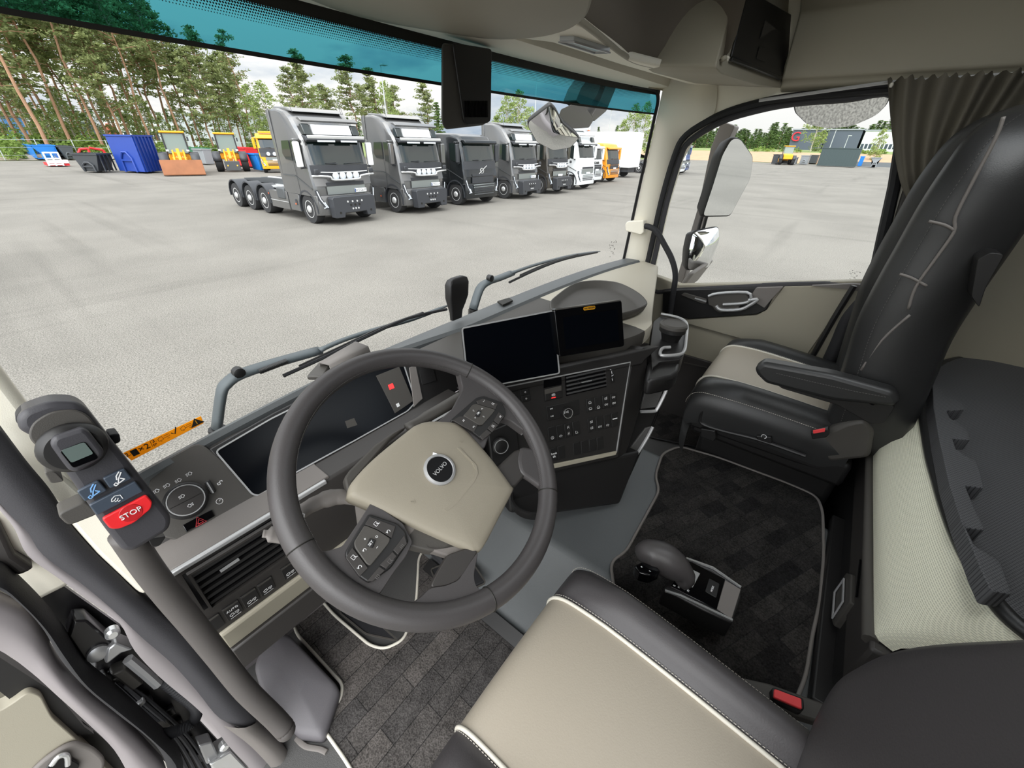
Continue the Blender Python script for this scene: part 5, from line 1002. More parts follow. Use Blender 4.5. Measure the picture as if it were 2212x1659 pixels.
for nm, px, m in (('tip_key', [(222, 1034), (268, 1012), (286, 1034), (238, 1056)], 'key_slate'), ('hook_key', [(166, 1062), (212, 1038), (232, 1060), (184, 1084)], 'key_slate'), ('grip_key', [(192, 1092), (292, 1040), (310, 1062), (210, 1114)], 'key_slate')):
    o = rpol(px, .001, .006, nm, m, r=.002, bevel=.0012)
    cx_, cy_ = sum(p[0] for p in px)/4, sum(p[1] for p in px)/4; x, y = RM.lc(cx_, cy_, .006)
    if nm == 'grip_key': s_ = strokes(RM, x, y, [[(-.9, .0), (-.5, .5), (.2, .7), (.9, .2), (.7, -.8)], [(-.9, 0), (-.4, -.1), (.1, .2)], [(-.6, -.4), (-.1, -.5), (.3, -.1)], [(-.2, -.8), (.2, -.8)]], .0008, .0003, .0063, .0052, .25); mm = 'white_mark'
    else: s_ = strokes(RM, x, y, [[(-1, -.9), (-1, -.5), (-.6, -.4), (-.6, -.9), (-1, -.9)], [(-.5, -.8), (.6, -.8)], [(-.5, -.8), (.1, -.1), (1.1, .6)], [(-.2, -.1), (.2, .5), (1.0, .9)], [(.6, -.8), (.3, -.2)]], .0011, .0003, .0063, .0062, .3); mm = 'white_mark' if nm == 'tip_key' else 'blue_mark'
    s_.build('key_symbol', mm, o)
sk = rpol([(220, 1121), (316, 1069), (330, 1085), (326, 1100), (290, 1130), (258, 1143), (238, 1143)], .001, .006, 'stop_key', 'red', r=.003, bevel=.0015)
sd = (RM.px(298, 1101, .007)-RM.px(266, 1118, .007)).normalized()
x, y = RM.lc(283, 1108, .006); MB().lathe([(.0105, 0), (.0100, .0006), (.002, .0007)], RM.at(x, y, .006), RM.n, 24).build('stop_spot', 'red_deep', sk)
text('lettering', 'STOP', frame(RM.px(283, 1109, .0072), sd, RM.n.cross(sd)), 'white_mark', .0085, sk, .0004)
cr_ = thing('remote_cradle', 'dark cradle arms holding the crane remote', 'bracket', tuple(RM.px(330, 1185, -.06)))
rpol([(95, 1020), (118, 1018), (140, 1040), (110, 1045)], -.06, -.03, 'clamp', 'plastic_charcoal', cr_, r=.003)
rpol([(235, 940), (258, 936), (262, 955), (245, 962)], -.05, -.02, 'clamp', 'rubber', cr_, r=.003)
rpol([(122, 1112), (185, 1082), (215, 1110), (148, 1137)], -.08, -.045, 'arm', 'plastic_charcoal', cr_, r=.006, bevel=.006)
rpol([(320, 1165), (360, 1158), (345, 1180), (328, 1182)], -.07, -.04, 'clamp', 'plastic_black', cr_, r=.003)
rpol([(200, 1000), (260, 1000), (300, 1150), (260, 1160)], -.30, -.045, 'mount', 'plastic_black', cr_, r=.01)
# ---------------------------------------------------------------- driver's door opening, left side
LP = Pl((-.40, .375, .78), (1, 0, 0), (0, .15, .98))
def c6(X_, Y_): return (X_/3.403, 1200+Y_/3.403)
df = thing('door_frame', 'painted left door frame with rubber seal along the driver door opening', 'door frame', (-.45, .3, .3))
def band(Lx, Rx, h, name, m, parent, k=7, bow=.02):
    'curved strip between two pixel curves, bulging by bow'
    a = spline([LP.px(u, v, h) for u, v in Lx], 4); b = spline([LP.px(u, v, h) for u, v in Rx], 4)
    na, nb = len(a), len(b); n_ = max(na, nb); rows = []
    for i in range(n_):
        p = a[min(na-1, round(i*(na-1)/(n_-1)))]; q_ = b[min(nb-1, round(i*(nb-1)/(n_-1)))]
        rows.append([p+(q_-p)*(j/k)+LP.n*(bow*math.sin(math.pi*j/k)) for j in range(k+1)]+[q_-LP.n*.03])
    return MB().grid(rows).build(name, m, parent, ang=1.2)
R_ = [(0, 930), (60, 1010), (110, 1070), (150, 1130), c6(720, 0), c6(860, 130), c6(1000, 270), c6(1150, 400), c6(1390, 600), c6(1540, 800), c6(1720, 1000), c6(1880, 1200), c6(1860, 1260)]
L_ = [(-60, 1010), (-10, 1075), (30, 1120), (60, 1150), c6(320, 0), c6(590, 200), c6(830, 400), c6(1040, 600), c6(1270, 800), c6(1450, 1000), c6(1620, 1200), c6(1830, 1290)]
band(L_, R_, .006, 'door_seal', 'seal', df, 8, .010)
JL = [(-60, 1010), (-10, 1090), (30, 1140), (60, 1200), c6(420, 160), c6(650, 330), c6(880, 500), c6(990, 700), c6(1180, 900), c6(1420, 1100), c6(1560, 1240), c6(1680, 1400), c6(1850, 1580), c6(1950, 1700)]
JR = [(-55, 1005), (0, 1080), (45, 1125), (80, 1160), c6(400, 40), c6(700, 250), c6(920, 440), c6(1130, 640), c6(1370, 860), c6(1530, 1040), c6(1700, 1220), c6(1860, 1400), c6(2010, 1580), c6(2100, 1700)]
band(JL, JR, -.004, 'painted_jamb', 'body_taupe', df, 6, .003)
JL2 = [c6(1680, 1250), c6(1860, 1240), c6(1960, 1400), c6(2080, 1562), c6(2180, 1700)]
band([c6(1640, 1250), c6(1840, 1400), c6(2010, 1580), c6(2100, 1700)], [c6(1880, 1230), c6(2080, 1400), c6(2210, 1562), c6(2300, 1700)], .012, 'sill_plate', 'plastic_grey', df, 5, .012)
# light trim board between seal and tube, lower dark board
tb_ = [LP.px(u, v, .008) for u, v in [(140, 1118), (215, 1085), (290, 1150), (326, 1276), (308, 1286), (294, 1276), (211, 1198)]]
MB().prism(tb_, LP.n*-.02).build('pillar_board', 'trim_beige', df, bevel=.006)
MB().prism([LP.px(u, v, -.03) for u, v in [(318, 1275), (345, 1282), (500, 1480), (560, 1600), (500, 1560), (310, 1290)]], LP.n*-.02).build('lower_board', 'plastic_charcoal', df, bevel=.006)
MB().prism([LP.px(u, v, -.05) for u, v in [(-40, 800), (40, 905), (100, 990), (215, 1095), (310, 1180), (200, 1150), (80, 1060), (-60, 1000)]], LP.n*-.02).build('beige_board', 'trim_beige', df, bevel=.006)
# driver side grab tube
gt = thing('grab_tube', 'thick grey grab tube running down beside the left end of the dash', 'grab handle', tuple(P(620, 1590, 'y', .16)))
tz_ = [((268, 1150), .215), ((318, 1225), .21), ((368, 1290), .205), ((418, 1350), .195), ((474, 1420), .18), ((530, 1490), .155), ((590, 1548), .13), ((615, 1575), .115)]
MB().tube(spline([P(u, v, 'y', y) for (u, v), y in tz_], 4), .0165, 16).build('tube', 'tube_grey', gt, sharp=False)
MB().ell(P(617, 1578, 'y', .113), (.0163, .0163, .0163)).build('tube_end', 'tube_grey', gt, sharp=False)
# hinge area: black well with hinge, wiring conduit and latch parts
hw = thing('door_hinge', 'door hinge and wiring in the black gap of the open driver door', 'hinge', tuple(LP.px(330, 1480, -.08)))
MB().prism([LP.px(u, v, -.10) for u, v in [(100, 1240), (200, 1310), (270, 1360), (330, 1450), (470, 1600), (540, 1680), (400, 1680), (300, 1600), (150, 1400), (60, 1300)]], LP.n*-.01).build('well', 'black_paint', hw)
def lbox(px, h0, h1, name, m, bevel=.003): return MB().prism([LP.px(u, v, h1)-LP.n*(h1-h0) for u, v in px], LP.n*(h1-h0)).build(name, m, hw, bevel=bevel)
lbox([c6(545, 480), c6(640, 475), c6(830, 640), c6(740, 700), c6(620, 780), c6(500, 600)], -.09, -.05, 'bracket', 'black_paint')
lbox([c6(790, 690), c6(860, 640), c6(985, 690), c6(890, 720), c6(790, 800), c6(770, 790)], -.08, -.04, 'hinge_plate', 'steel')
lbox([c6(820, 880), c6(930, 830), c6(1060, 940), c6(975, 1000)], -.09, -.06, 'cover', 'soot_steel')
lbox([c6(1080, 1260), c6(1230, 1200), c6(1270, 1250), c6(1140, 1310)], -.09, -.07, 'plate', 'soot_steel')
lbox([c6(640, 850), c6(720, 800), c6(700, 900), c6(660, 900)], -.09, -.06, 'lever', 'steel')
lbox([c6(960, 1140), c6(1060, 1060), c6(1080, 1080), c6(980, 1170)], -.09, -.06, 'link', 'steel')
MB().tube([LP.px(*c6(940, 760), -.04), LP.px(*c6(1060, 860), -.04), LP.px(*c6(1160, 950), -.04)], .008, 8).build('hinge_pin', 'steel', hw)
for p in ((820, 550), (1640, 1380), (1580, 1500)): MB().lathe([(.010, 0), (.010, .012), (.006, .016)], LP.px(*c6(*p), -.05), LP.n, 14).build('bolt', 'chrome', hw)
MB().lathe([(.014, 0), (.014, .006), (.009, .008)], LP.px(*c6(720, 710), -.05), LP.n, 18).build('check_roller', 'steel', hw)
cpts = spline([LP.px(*c6(*p), -.05) for p in [(1180, 900), (1330, 1020), (1440, 1120), (1420, 1220), (1300, 1290), (1180, 1320)]], 22)
MB().tube(cpts, [.011 if i % 2 else .0085 for i in range(len(cpts))], 10).build('conduit', 'rubber', hw)
rnd = random.Random(5)
for i in range(34):
    X_, Y_ = rnd.uniform(700, 1100), 0; t = rnd.random(); X_ = 680+850*t+rnd.uniform(-90, 90); Y_ = 820+650*t+rnd.uniform(-60, 60); d = rnd.uniform(20, 60)
    lbox([c6(X_, Y_), c6(X_+d, Y_-d*.6), c6(X_+d*1.4, Y_+d*.2), c6(X_+d*.3, Y_+d*.7)], -.10, -.085-rnd.random()*.01, 'casting', rnd.choice(['soot_steel', 'black_paint', 'steel', 'black_paint']), .002)
for i in range(5):
    a = spline([LP.px(*c6(700+i*70, 900+i*20), -.08), LP.px(*c6(900+i*60, 1100), -.07), LP.px(*c6(1200+i*50, 1350), -.08), LP.px(*c6(1350+i*60, 1650), -.09)], 5); MB().tube(a, .003+.001*(i % 2), 6).build('cable', 'rubber', hw)
lbox([c6(1460, 1400), c6(1560, 1370), c6(1620, 1500), c6(1520, 1540)], -.07, -.04, 'striker', 'steel')
lbox([c6(1540, 1540), c6(1700, 1440), c6(1850, 1600), c6(1700, 1700)], -.08, -.03, 'striker_plate', 'chrome')
# the open driver door
dd = thing('driver_door', 'open driver door with black seal, painted edge and beige lining at the lower left', 'door', (-.7, .3, .2))
def dband(Lx, Rx, h, name, m, bow=.01): return band(Lx, Rx, h, name, m, dd, 6, bow)
dband([(-60, 1270), c6(0, 250), c6(200, 400), c6(330, 560), c6(450, 770), c6(620, 960), c6(860, 1160), c6(1080, 1330), c6(1200, 1480), c6(1260, 1680)], [(-60, 1225), c6(0, 90), c6(120, 190), c6(330, 400), c6(480, 590), c6(640, 830), c6(880, 1030), c6(1100, 1230), c6(1330, 1460), c6(1340, 1680)], -.03, 'door_seal', 'rubber', .025)
dband([(-60, 1400), c6(0, 700), c6(230, 860), c6(430, 1040), c6(640, 1230), c6(840, 1430), c6(960, 1640)], [(-60, 1275), c6(0, 330), c6(200, 440), c6(330, 620), c6(450, 820), c6(640, 1010), c6(900, 1230), c6(1220, 1560)], -.06, 'painted_edge', 'body_taupe', .012)
MB().prism([LP.px(u, v, -.09) for u, v in [(-60, 1230), (-60, 1400), c6(0, 450), c6(300, 620), c6(500, 640), c6(300, 400), c6(0, 150)]], LP.n*-.02).build('inner_panel', 'black_paint', dd)
MB().prism([LP.px(u, v, -.10) for u, v in [c6(0, 750), c6(200, 880), c6(420, 1020), c6(620, 1260), c6(690, 1310), c6(520, 1330), c6(330, 1120), c6(300, 1020), c6(100, 1080), c6(0, 1000), (-60, 1450)]], LP.n*-.02).build('recess', 'plastic_black', dd)
MB().prism(rpoly([LP.px(u, v, -.085) for u, v in [(-80, 1560), c6(-10, 1150), c6(90, 1090), c6(210, 1000), c6(300, 1030), c6(380, 1190), c6(560, 1350), c6(900, 1680), (-80, 1720)]], .012), LP.n*-.03).build('lining', 'trim_taupe', dd, bevel=.012, seg=3)
ha = [c6(180, 1600), c6(330, 1460), c6(470, 1370), c6(560, 1345), c6(690, 1390), c6(780, 1480), c6(720, 1640), c6(400, 1700)]
MB().prism([LP.px(u, v, -.11) for u, v in [c6(560, 1180), c6(900, 1460), c6(1100, 1720), c6(820, 1720), c6(480, 1300)]], LP.n*-.01).build('lower_edge', 'plastic_black', dd)
hb = MB().prism(rpoly([LP.px(u, v, -.085) for u, v in ha], .015), LP.n*.010).build('handle_bezel', 'plastic_grey', dd, bevel=.006, seg=3)
MB().prism(rpoly([LP.px(u, v, -.072) for u, v in [c6(330, 1560), c6(440, 1440), c6(590, 1520), c6(540, 1640), c6(360, 1660)]], .006), LP.n*.004).build('handle_cup', 'gloss_black', hb, bevel=.002)
MB().tube(spline([LP.px(*c6(*p), -.066) for p in [(380, 1540), (430, 1480), (490, 1470), (500, 1540)]], 4), .004, 8).build('pull', 'chrome', hb)
MB().prism([LP.px(u, v, -.14) for u, v in [(-80, 1380), c6(0, 960), c6(90, 1080), c6(0, 1160), (-80, 1560)]], LP.n*-.01).build('window_corner', 'mirror', dd)
MB().prism([LP.px(u, v, -.05) for u, v in [(-60, 1080), (0, 1130), c6(110, 0), c6(260, 100), c6(130, 160), c6(0, 60), (-60, 1190)]], LP.n*-.03).build('window_frame', 'plastic_dark', dd, bevel=.006)
# ---------------------------------------------------------------- the yard
def ground_mat():
    m = mat('asphalt', '#8f8c88', .9); t = m.node_tree; b = t.nodes['Principled BSDF']; b.inputs['Specular IOR Level'].default_value = .2
    tc = t.nodes.new('ShaderNodeTexCoord')
    def nz(s, d=3, mp=None):
        n = t.nodes.new('ShaderNodeTexNoise'); n.inputs['Scale'].default_value = s; n.inputs['Detail'].default_value = d
        if mp:
            q = t.nodes.new('ShaderNodeMapping'); q.inputs['Scale'].default_value = mp[0]; q.inputs['Rotation'].default_value = mp[1]; t.links.new(tc.outputs['Object'], q.inputs[0]); t.links.new(q.outputs[0], n.inputs['Vector'])
        else: t.links.new(tc.outputs['Object'], n.inputs['Vector'])
        return n
    def mrg(src, a, b_, c, d):
        r = t.nodes.new('ShaderNodeMapRange'); r.inputs[1].default_value = a; r.inputs[2].default_value = b_; r.inputs[3].default_value = c; r.inputs[4].default_value = d; t.links.new(src, r.inputs[0]); return r.outputs[0]
    def mul(a, b_): q = t.nodes.new('ShaderNodeMath'); q.operation = 'MULTIPLY'; t.links.new(a, q.inputs[0]); t.links.new(b_, q.inputs[1]); return q.outputs[0]
    g = mrg(nz(58, 5).outputs[0], .36, .64, .60, 1.42); g2 = mrg(nz(.35, 4).outputs[0], .35, .65, .90, 1.08)
    s1 = mrg(nz(1, 3, ((.9, .035, 1), (0, 0, .5))).outputs[0], .60, .75, 1, .80); s2 = mrg(nz(1, 3, ((.05, .8, 1), (0, 0, .15))).outputs[0], .60, .74, 1, .82)
    v = mul(mul(g, g2), mul(s1, s2)); mx = t.nodes.new('ShaderNodeVectorMath'); mx.operation = 'SCALE'; mx.inputs[0].default_value = lin('#74716b')[:3]; t.links.new(v, mx.inputs['Scale']); t.links.new(mx.outputs[0], b.inputs['Base Color'])
    return m
ground_mat()
mat('verge', '#6f7d48', .95, var=.35, scale=.6); mat('soil', '#a5866a', .95, var=.2, scale=.8); mat('gravel', '#8d8272', .95, var=.3, scale=2)
yard = MB().add([(-60, -60, GZ), (113, -60, GZ), (118, 30, GZ), (100, 48, GZ), (60, 72, GZ), (18, 76, GZ), (-60, 82, GZ)], [(0, 1, 2, 3, 4, 5, 6)]).build('asphalt_yard', 'asphalt', kind='structure')
MB().add([(-400, -400, GZ-.05), (900, -400, GZ-.05), (900, 900, GZ-.05), (-400, 900, GZ-.05)], [(0, 1, 2, 3)]).build('grass_land', 'verge', kind='structure')
# bank of bare soil to the right, gravel bank to the left
def strip(pts, name, m): # pts: (x, y, x2, y2, z0, z1) rows
    rows = [[V((a, b, z0)), V(((a+c)/2, (b+d)/2, z0+(z1-z0)*.7)), V((c, d, z1)), V((c+(c-a)*1.5, d+(d-b)*1.5, z1+.1))] for a, b, c, d, z0, z1 in pts]
    return struct(MB().grid(rows).build(name, m))
strip([(118, -60, 140, -70, GZ, .5), (120, -10, 140, -12, GZ, .5), (121, 20, 142, 24, GZ, .4), (112, 42, 128, 60, GZ, .2)], 'soil_bank', 'soil')
strip([(141, -80, 160, -80, .5, .9), (141, -10, 160, -12, .5, .9), (143, 26, 160, 30, .4, .8), (128, 60, 145, 80, .2, .5)], 'grass_bank', 'verge')
strip([(-60, 83, -60, 90, GZ, -.9), (5, 79, 6, 86, GZ, -.9), (14, 77, 16, 80, GZ, GZ+.1)], 'gravel_bank', 'gravel')
# ---------------------------------------------------------------- trucks
mat('truck_grey', '#6b6b6b', .2, .5, coat=.6); mat('truck_black', '#26292b', .2, .4, coat=.5); mat('truck_brown', '#4a4640', .22, .5, coat=.5)
mat('truck_white', '#e3e6e7', .25, coat=.3); mat('truck_orange', '#e89216', .3, coat=.3); mat('truck_blue', '#2c4a86', .25, .2, coat=.3); mat('truck_yellow', '#e9a71f', .35)
mat('truck_glass', '#16201f', .04, spec=.9); mat('tyre', '#2a2a2b', .8); mat('wheel_metal', '#d6d7d7', .3, .45); mat('grille_mesh', '#a6adad', .3, .8)
mat('sign_white', '#f2f4f5', .35); mat('lamp_glass', '#dfe6ee', .08, .2); mat('lamp_blue', '#5f86c0', .2); mat('dark_plastic', '#34363a', .5); mat('amber', '#ff6a2a', .4)
mat('frame_steel', '#55585a', .5, .4)
def wheel(parent, x, y, r=.51, w=.32):
    s = 1 if x > 0 else -1; o = V((x, y, r))
    t = MB().lathe([(r*.62, -w), (r*.96, -w), (r, -w+.04), (r, -.04), (r*.96, 0), (r*.62, 0)], o, (s, 0, 0), 28).build('wheel', 'tyre', parent, ang=.9)
    MB().lathe([(r*.60, -.03), (r*.60, .002), (r*.55, .0), (r*.50, -.07), (r*.30, -.06), (r*.24, .03), (r*.20, .05), (.01, .05)], o, (s, 0, 0), 24).build('rim', 'wheel_metal', t, ang=.9)
    return t
def arch(parent, x, y, r, w, name='wheel_arch', m='dark_plastic', a0=0, a1=180, th=.04):
    s = 1 if x > 0 else -1; rows = []
    for i in range(13):
        a = math.radians(a0+(a1-a0)*i/12); c, q = math.cos(a), math.sin(a)
        rows.append([V((x-s*w, y+c*r, .51+q*r)), V((x, y+c*r, .51+q*r)), V((x, y+c*(r+th), .51+q*(r+th))), V((x-s*w, y+c*(r+th), .51+q*(r+th)))])
    return MB().grid(rows, True).build(name, m, parent)
def truck(label, x, y, body='truck_grey', high=True, block=True, lamps=True, axles=3, plate=None, emblem=False, sign=True, grp=None, rot=0, scania=False, low=0.0):
    t = thing('truck', label, 'truck', (0, 0, 0), grp)
    H = 3.72 if high else 3.15
    if low: H = 2.95
    wb, wt = (2.0-low, 2.78-low)      # windshield base and top
    roof = [(.36, wt+.12), (.50, wt+.30), (.80, H-.28), (1.2, H-.10), (1.7, H), (2.15, H)] if H > 3.3 else [(.36, wt+.10), (.50, H-.12), (.9, H-.02), (1.6, H), (2.15, H)]
    prof = [(.04, .98), (.03, 1.30), (.09, 1.62), (.12, wb), (.30, wt)]+roof+[(2.18, 1.0)]
    rings = []
    for X_ in (-1.25, -1.22, -1.12, -.9, 0, .9, 1.12, 1.22, 1.25):
        e = abs(X_); fy = {1.25: .26, 1.22: .14, 1.12: .05, .9: .015, 0: 0}[e]; fz = {1.25: .10, 1.22: .05, 1.12: .02, .9: 0, 0: 0}[e]
        rings.append([V((X_*(1-.03*max(0, z-2.2)), y_+(fy if y_ < 1 else 0), z-(fz if z > 2.9 else 0))) for y_, z in prof])
    MB().loft(rings).build('cab', body, t, ang=.5)
    # front: windshield, dark band, panels
    def fp(x0, x1, z0, z1, off=.015, y0=None):
        def yy(z): 
            for (a, za), (b, zb) in zip(prof, prof[1:]):
                if za <= z <= zb: return a+(b-a)*(z-za)/(zb-za)
            return prof[0][0]
        return [[V((x_, yy(z)-off+(.03 if abs(x_) > 1.0 else 0)+(.05 if abs(x_) > 1.1 else 0), z)) for x_ in [x0+(x1-x0)*i/8 for i in range(9)]] for z in [z0+(z1-z0)*j/4 for j in range(5)]]
    MB().grid(fp(-1.13, 1.13, wb, wt-.02)).build('windshield', 'truck_glass', t, sharp=False)
    MB().grid(fp(-1.18, 1.18, wb-.36, wb-.01, .02)).build('front_band', 'dark_plastic' if body not in ('truck_white', 'truck_blue') else body, t, sharp=False)
    MB().grid(fp(-1.17, 1.17, 1.32, wb-.36, .03)).build('front_panel', 'dark_plastic' if body == 'truck_yellow' else body, t, sharp=False)
    for s in (-1, 1):
        MB().tube([(s*.15, .06, wb+.03), (s*.60, .09, wb+.04), (s*.95 if s > 0 else -.2, .08, wb+.06)], .012, 5).build('wiper_blade', 'dark_plastic', t)
        # side window and A pillar trim
        sx = s*1.252
        MB().prism([(sx, .36, wb-.10), (sx, .42, wt-.06), (sx, 1.02, wt-.04), (sx, 1.02, wb+.05)], (s*.006, 0, 0)).build('side_window', 'truck_glass', t)
        if high: MB().prism([(sx, 1.14, wb+.10), (sx, 1.14, wt-.04), (sx, 1.66, wt-.06), (sx, 1.78, wb+.32), (sx, 1.62, wb+.14)], (s*.006, 0, 0)).build('rear_window', 'truck_glass', t)
        MB().ribbon([(s*1.258, .18, 1.22), (s*1.258, .9, 1.5), (s*1.258, 1.25, 1.62), (s*1.258, 2.1, 1.62)], .03, .01, (s, 0, 0)).build('crease_line', 'frame_steel' if body != 'truck_white' else 'truck_grey', t)
        MB().ribbon([(s*1.256, 1.08, 1.05), (s*1.256, 1.10, wt-.05)], .012, .006, (s, 0, 0)).build('door_gap', 'dark_plastic', t)
        # mirrors on an arm
        mm = MB().box((s*1.44, .30, 2.32-low), (.22, .13, .78), Matrix.Rotation(s*-.25, 3, 'Z')).build('side_mirror', 'dark_plastic' if body == 'truck_black' else 'sign_white' if plate == 'WTG61P' else body, t, bevel=.04, seg=3)
        MB().box((s*1.43, .375, 2.32-low), (.17, .01, .68), Matrix.Rotation(s*-.25, 3, 'Z')).build('mirror_glass', 'mirror', mm)
        MB().tube([(s*1.24, .38, 1.92-low), (s*1.42, .32, 1.90-low)], .035, 6).build('mirror_arm', 'dark_plastic', mm)
        MB().box((s*1.36, .42, wt-.02), (.26, .16, .09)).build('kerb_mirror', body, t, bevel=.03)
        # headlights
        MB().prism([(s*1.16, .02, 1.22), (s*1.24, .10, 1.20), (s*1.18, .05, .86), (s*1.02, -.035, .56), (s*.88, -.05, .56), (s*.94, -.04, .70), (s*1.08, -.01, .92)], (0, -.02, 0)).build('headlight', 'dark_plastic', t, bevel=.008)
        MB().ribbon([(s*1.19, .02, 1.17), (s*1.13, -.025, .90), (s*.98, -.07, .64), (s*.90, -.075, .62)], .035, .012, (s*.2, -1, 0)).build('light_line', 'lamp_glass', t)
        MB().ribbon([(s*1.02, -.055, .80), (s*.94, -.075, .64), (s*1.08, -.055, .60)], .04, .012, (0, -1, 0)).build('light_line', 'lamp_glass', t)
        # fender round the front wheel, step, skirt
        MB().prism([(s*1.23, .06, .34), (s*1.23, .04, 1.0), (s*1.23, .22, 1.02), (s*1.23, .16, .62), (s*1.23, .24, .34)], (s*-.25, 0, 0)).build('corner_panel', body, t, bevel=.02)
        arch(t, s*1.255, .76, .60, .3, 'wheel_arch', 'dark_plastic', -12, 190, .06)
        MB().prism([(s*1.235, 1.38, .98), (s*1.235, 2.18, 1.02), (s*1.235, 2.18, .36), (s*1.235, 1.42, .36), (s*1.235, 1.36, .6)], (s*-.3, 0, 0)).build('step_panel', body if body != 'truck_orange' else 'dark_plastic', t, bevel=.02)
        MB().box((s*1.24, 1.62, .68), (.02, .14, .2)).build('side_marker', 'dark_plastic', t); MB().box((s*1.255, 1.66, .62), (.01, .06, .05)).build('marker_lamp', 'amber', t)
    MB().b2(-1.15, 1.15, .3, 2.1, .62, 1.0).build('floor_box', 'dark_plastic', t)
    # bumper
    rings = []
    for X_ in (-1.24, -1.18, -.95, 0, .95, 1.18, 1.24):
        e = abs(X_); f = {1.24: .2, 1.18: .09, .95: .01, 0: 0}[e]; rings.append([V((X_, -.02+f, 1.0)), V((X_, -.06+f, .8)), V((X_, -.07+f, .5)), V((X_, -.03+f, .34)), V((X_, .3, .32)), V((X_, .3, 1.0))])
    MB().loft(rings).build('bumper', body, t, bevel=.01)
    g1 = MB().grid(fp(-.80, .80, 1.03, 1.30, .055)).build('grille', 'grille_mesh' if not low and body != 'truck_black' else 'dark_plastic', t, sharp=False)
    MB().b2(-.78, .78, -.02, -.01, 1.33, 1.44).build('grille_slot', 'dark_plastic', t, bevel=.01)
    for k in range(4): MB().b2(-.78+.02*k, .78-.02*k, -.10, -.07, .92-.10*k, .97-.10*k).build('grille_bar', 'grille_mesh' if k < 2 else 'dark_plastic', t, bevel=.008)
    if plate: pp = MB().b2(.30, .82, -.065, -.05, 1.06, 1.19).build('number_plate', 'sign_white', t, bevel=.004); text('lettering', plate, frame((.57, -.067, 1.122), (1, 0, 0), (0, 0, 1)), 'black_ink', .12, pp, .001); MB().b2(.302, .345, -.068, -.064, 1.065, 1.185).build('plate_band', 'truck_blue', pp)
    elif body != 'truck_black': MB().b2(-.26, .26, -.08, -.06, 1.02, 1.13).build('number_plate', 'sign_white', t, bevel=.004)
    # visor
    MB().prism([(-1.16, .12, wt-.08), (-1.16, .02, wt-.02), (-1.16, .06, wt+.09), (-1.16, .36, wt+.12)], (2.32, 0, 0)).build('sun_visor', 'dark_plastic' if high else body, t, bevel=.02)
    if high:
        MB().prism([(-1.12, .03, wt+.02), (-1.12, .015, wt+.10), (-1.12, .05, wt+.13)], (2.24, 0, 0)).build('visor_strip', 'wheel_metal', t, bevel=.01)
        for s in (-1, 1): MB().b2(s*.12, s*.78, .0, .03, wt-.075, wt-.02).build('light_strip', 'lamp_glass', t)
        if sign: MB().prism([(-.74, .22, wt+.14), (-.74, .34, wt+.45), (-.74, .44, wt+.45), (-.74, .5, wt+.14)], (1.5, 0, 0)).build('roof_sign', 'sign_white', t, bevel=.02)
        for s in (-1, 1): MB().prism([(s*.80, .22, wt+.14), (s*.80, .36, wt+.46), (s*.80, .5, wt+.46), (s*.80, .5, wt+.14)], (s*.28, 0, 0)).build('roof_lamp', 'truck_glass', t, bevel=.02)
        MB().prism([(-1.1, .30, wt+.50), (-1.1, .25, wt+.56), (-1.1, .42, wt+.66), (-1.1, .62, wt+.62)], (2.2, 0, 0)).build('roof_spoiler', body, t, bevel=.02)
        MB().prism([(-1.02, .9, H-.12), (-1.02, 1.3, H+.02), (-1.02, 2.15, H+.06), (-1.02, 2.3, H-.1)], (2.04, 0, 0)).build('air_deflector', body, t, bevel=.05, seg=3)
        MB().prism([(-1.24, 2.17, 1.0), (-1.24, 2.34, 1.0), (-1.24, 2.36, H-.1), (-1.24, 2.17, H-.02)], (.06, 0, 0)).build('side_deflector', body, t, bevel=.01)
        MB().prism([(1.18, 2.17, 1.0), (1.18, 2.34, 1.0), (1.18, 2.36, H-.1), (1.18, 2.17, H-.02)], (.06, 0, 0)).build('side_deflector', body, t, bevel=.01)
        for X_, Y_ in ((-1.0, .9), (.75, .7), (.85, .75)): MB().tube([(X_, Y_, H-.15), (X_-.03, Y_+.15, H+.30)], .008, 5).build('antenna', 'dark_plastic', t)
    if lamps:
        MB().tube(spline([(-1.28, -.02, 1.66), (-1.0, -.10, 1.66), (-.62, -.12, 1.62), (-.50, -.13, 1.52), (.50, -.13, 1.52), (.62, -.12, 1.62), (1.0, -.10, 1.66), (1.28, -.02, 1.66)], 3), .035, 8).build('light_bar', 'wheel_metal', t, sharp=False)
        MB().tube([(-.95, -.08, 1.78), (-.5, -.10, 1.76), (.5, -.10, 1.76), (.95, -.08, 1.78)], .02, 6).build('upper_bar', 'wheel_metal', t)
        for k in range(4):
            o = V((-.42+.28*k, -.14, 1.64)); l = MB().lathe([(.09, .06), (.125, .02), (.13, 0), (.115, -.012)], o, (0, 1, 0), 20).build('round_lamp', 'wheel_metal', t)
            MB().lathe([(.113, -.012), (.06, -.03), (.01, -.034)], o, (0, 1, 0), 20).build('lamp_lens', 'lamp_glass', l); MB().lathe([(.112, -.013), (.09, -.018), (.085, -.016)], o, (0, 1, 0), 20).build('blue_ring', 'lamp_blue', l)
        for s in (-1, 1): MB().box((s*1.12, -.10, 1.80), (.16, .10, .16)).build('corner_lamp', 'dark_plastic', t, bevel=.03)
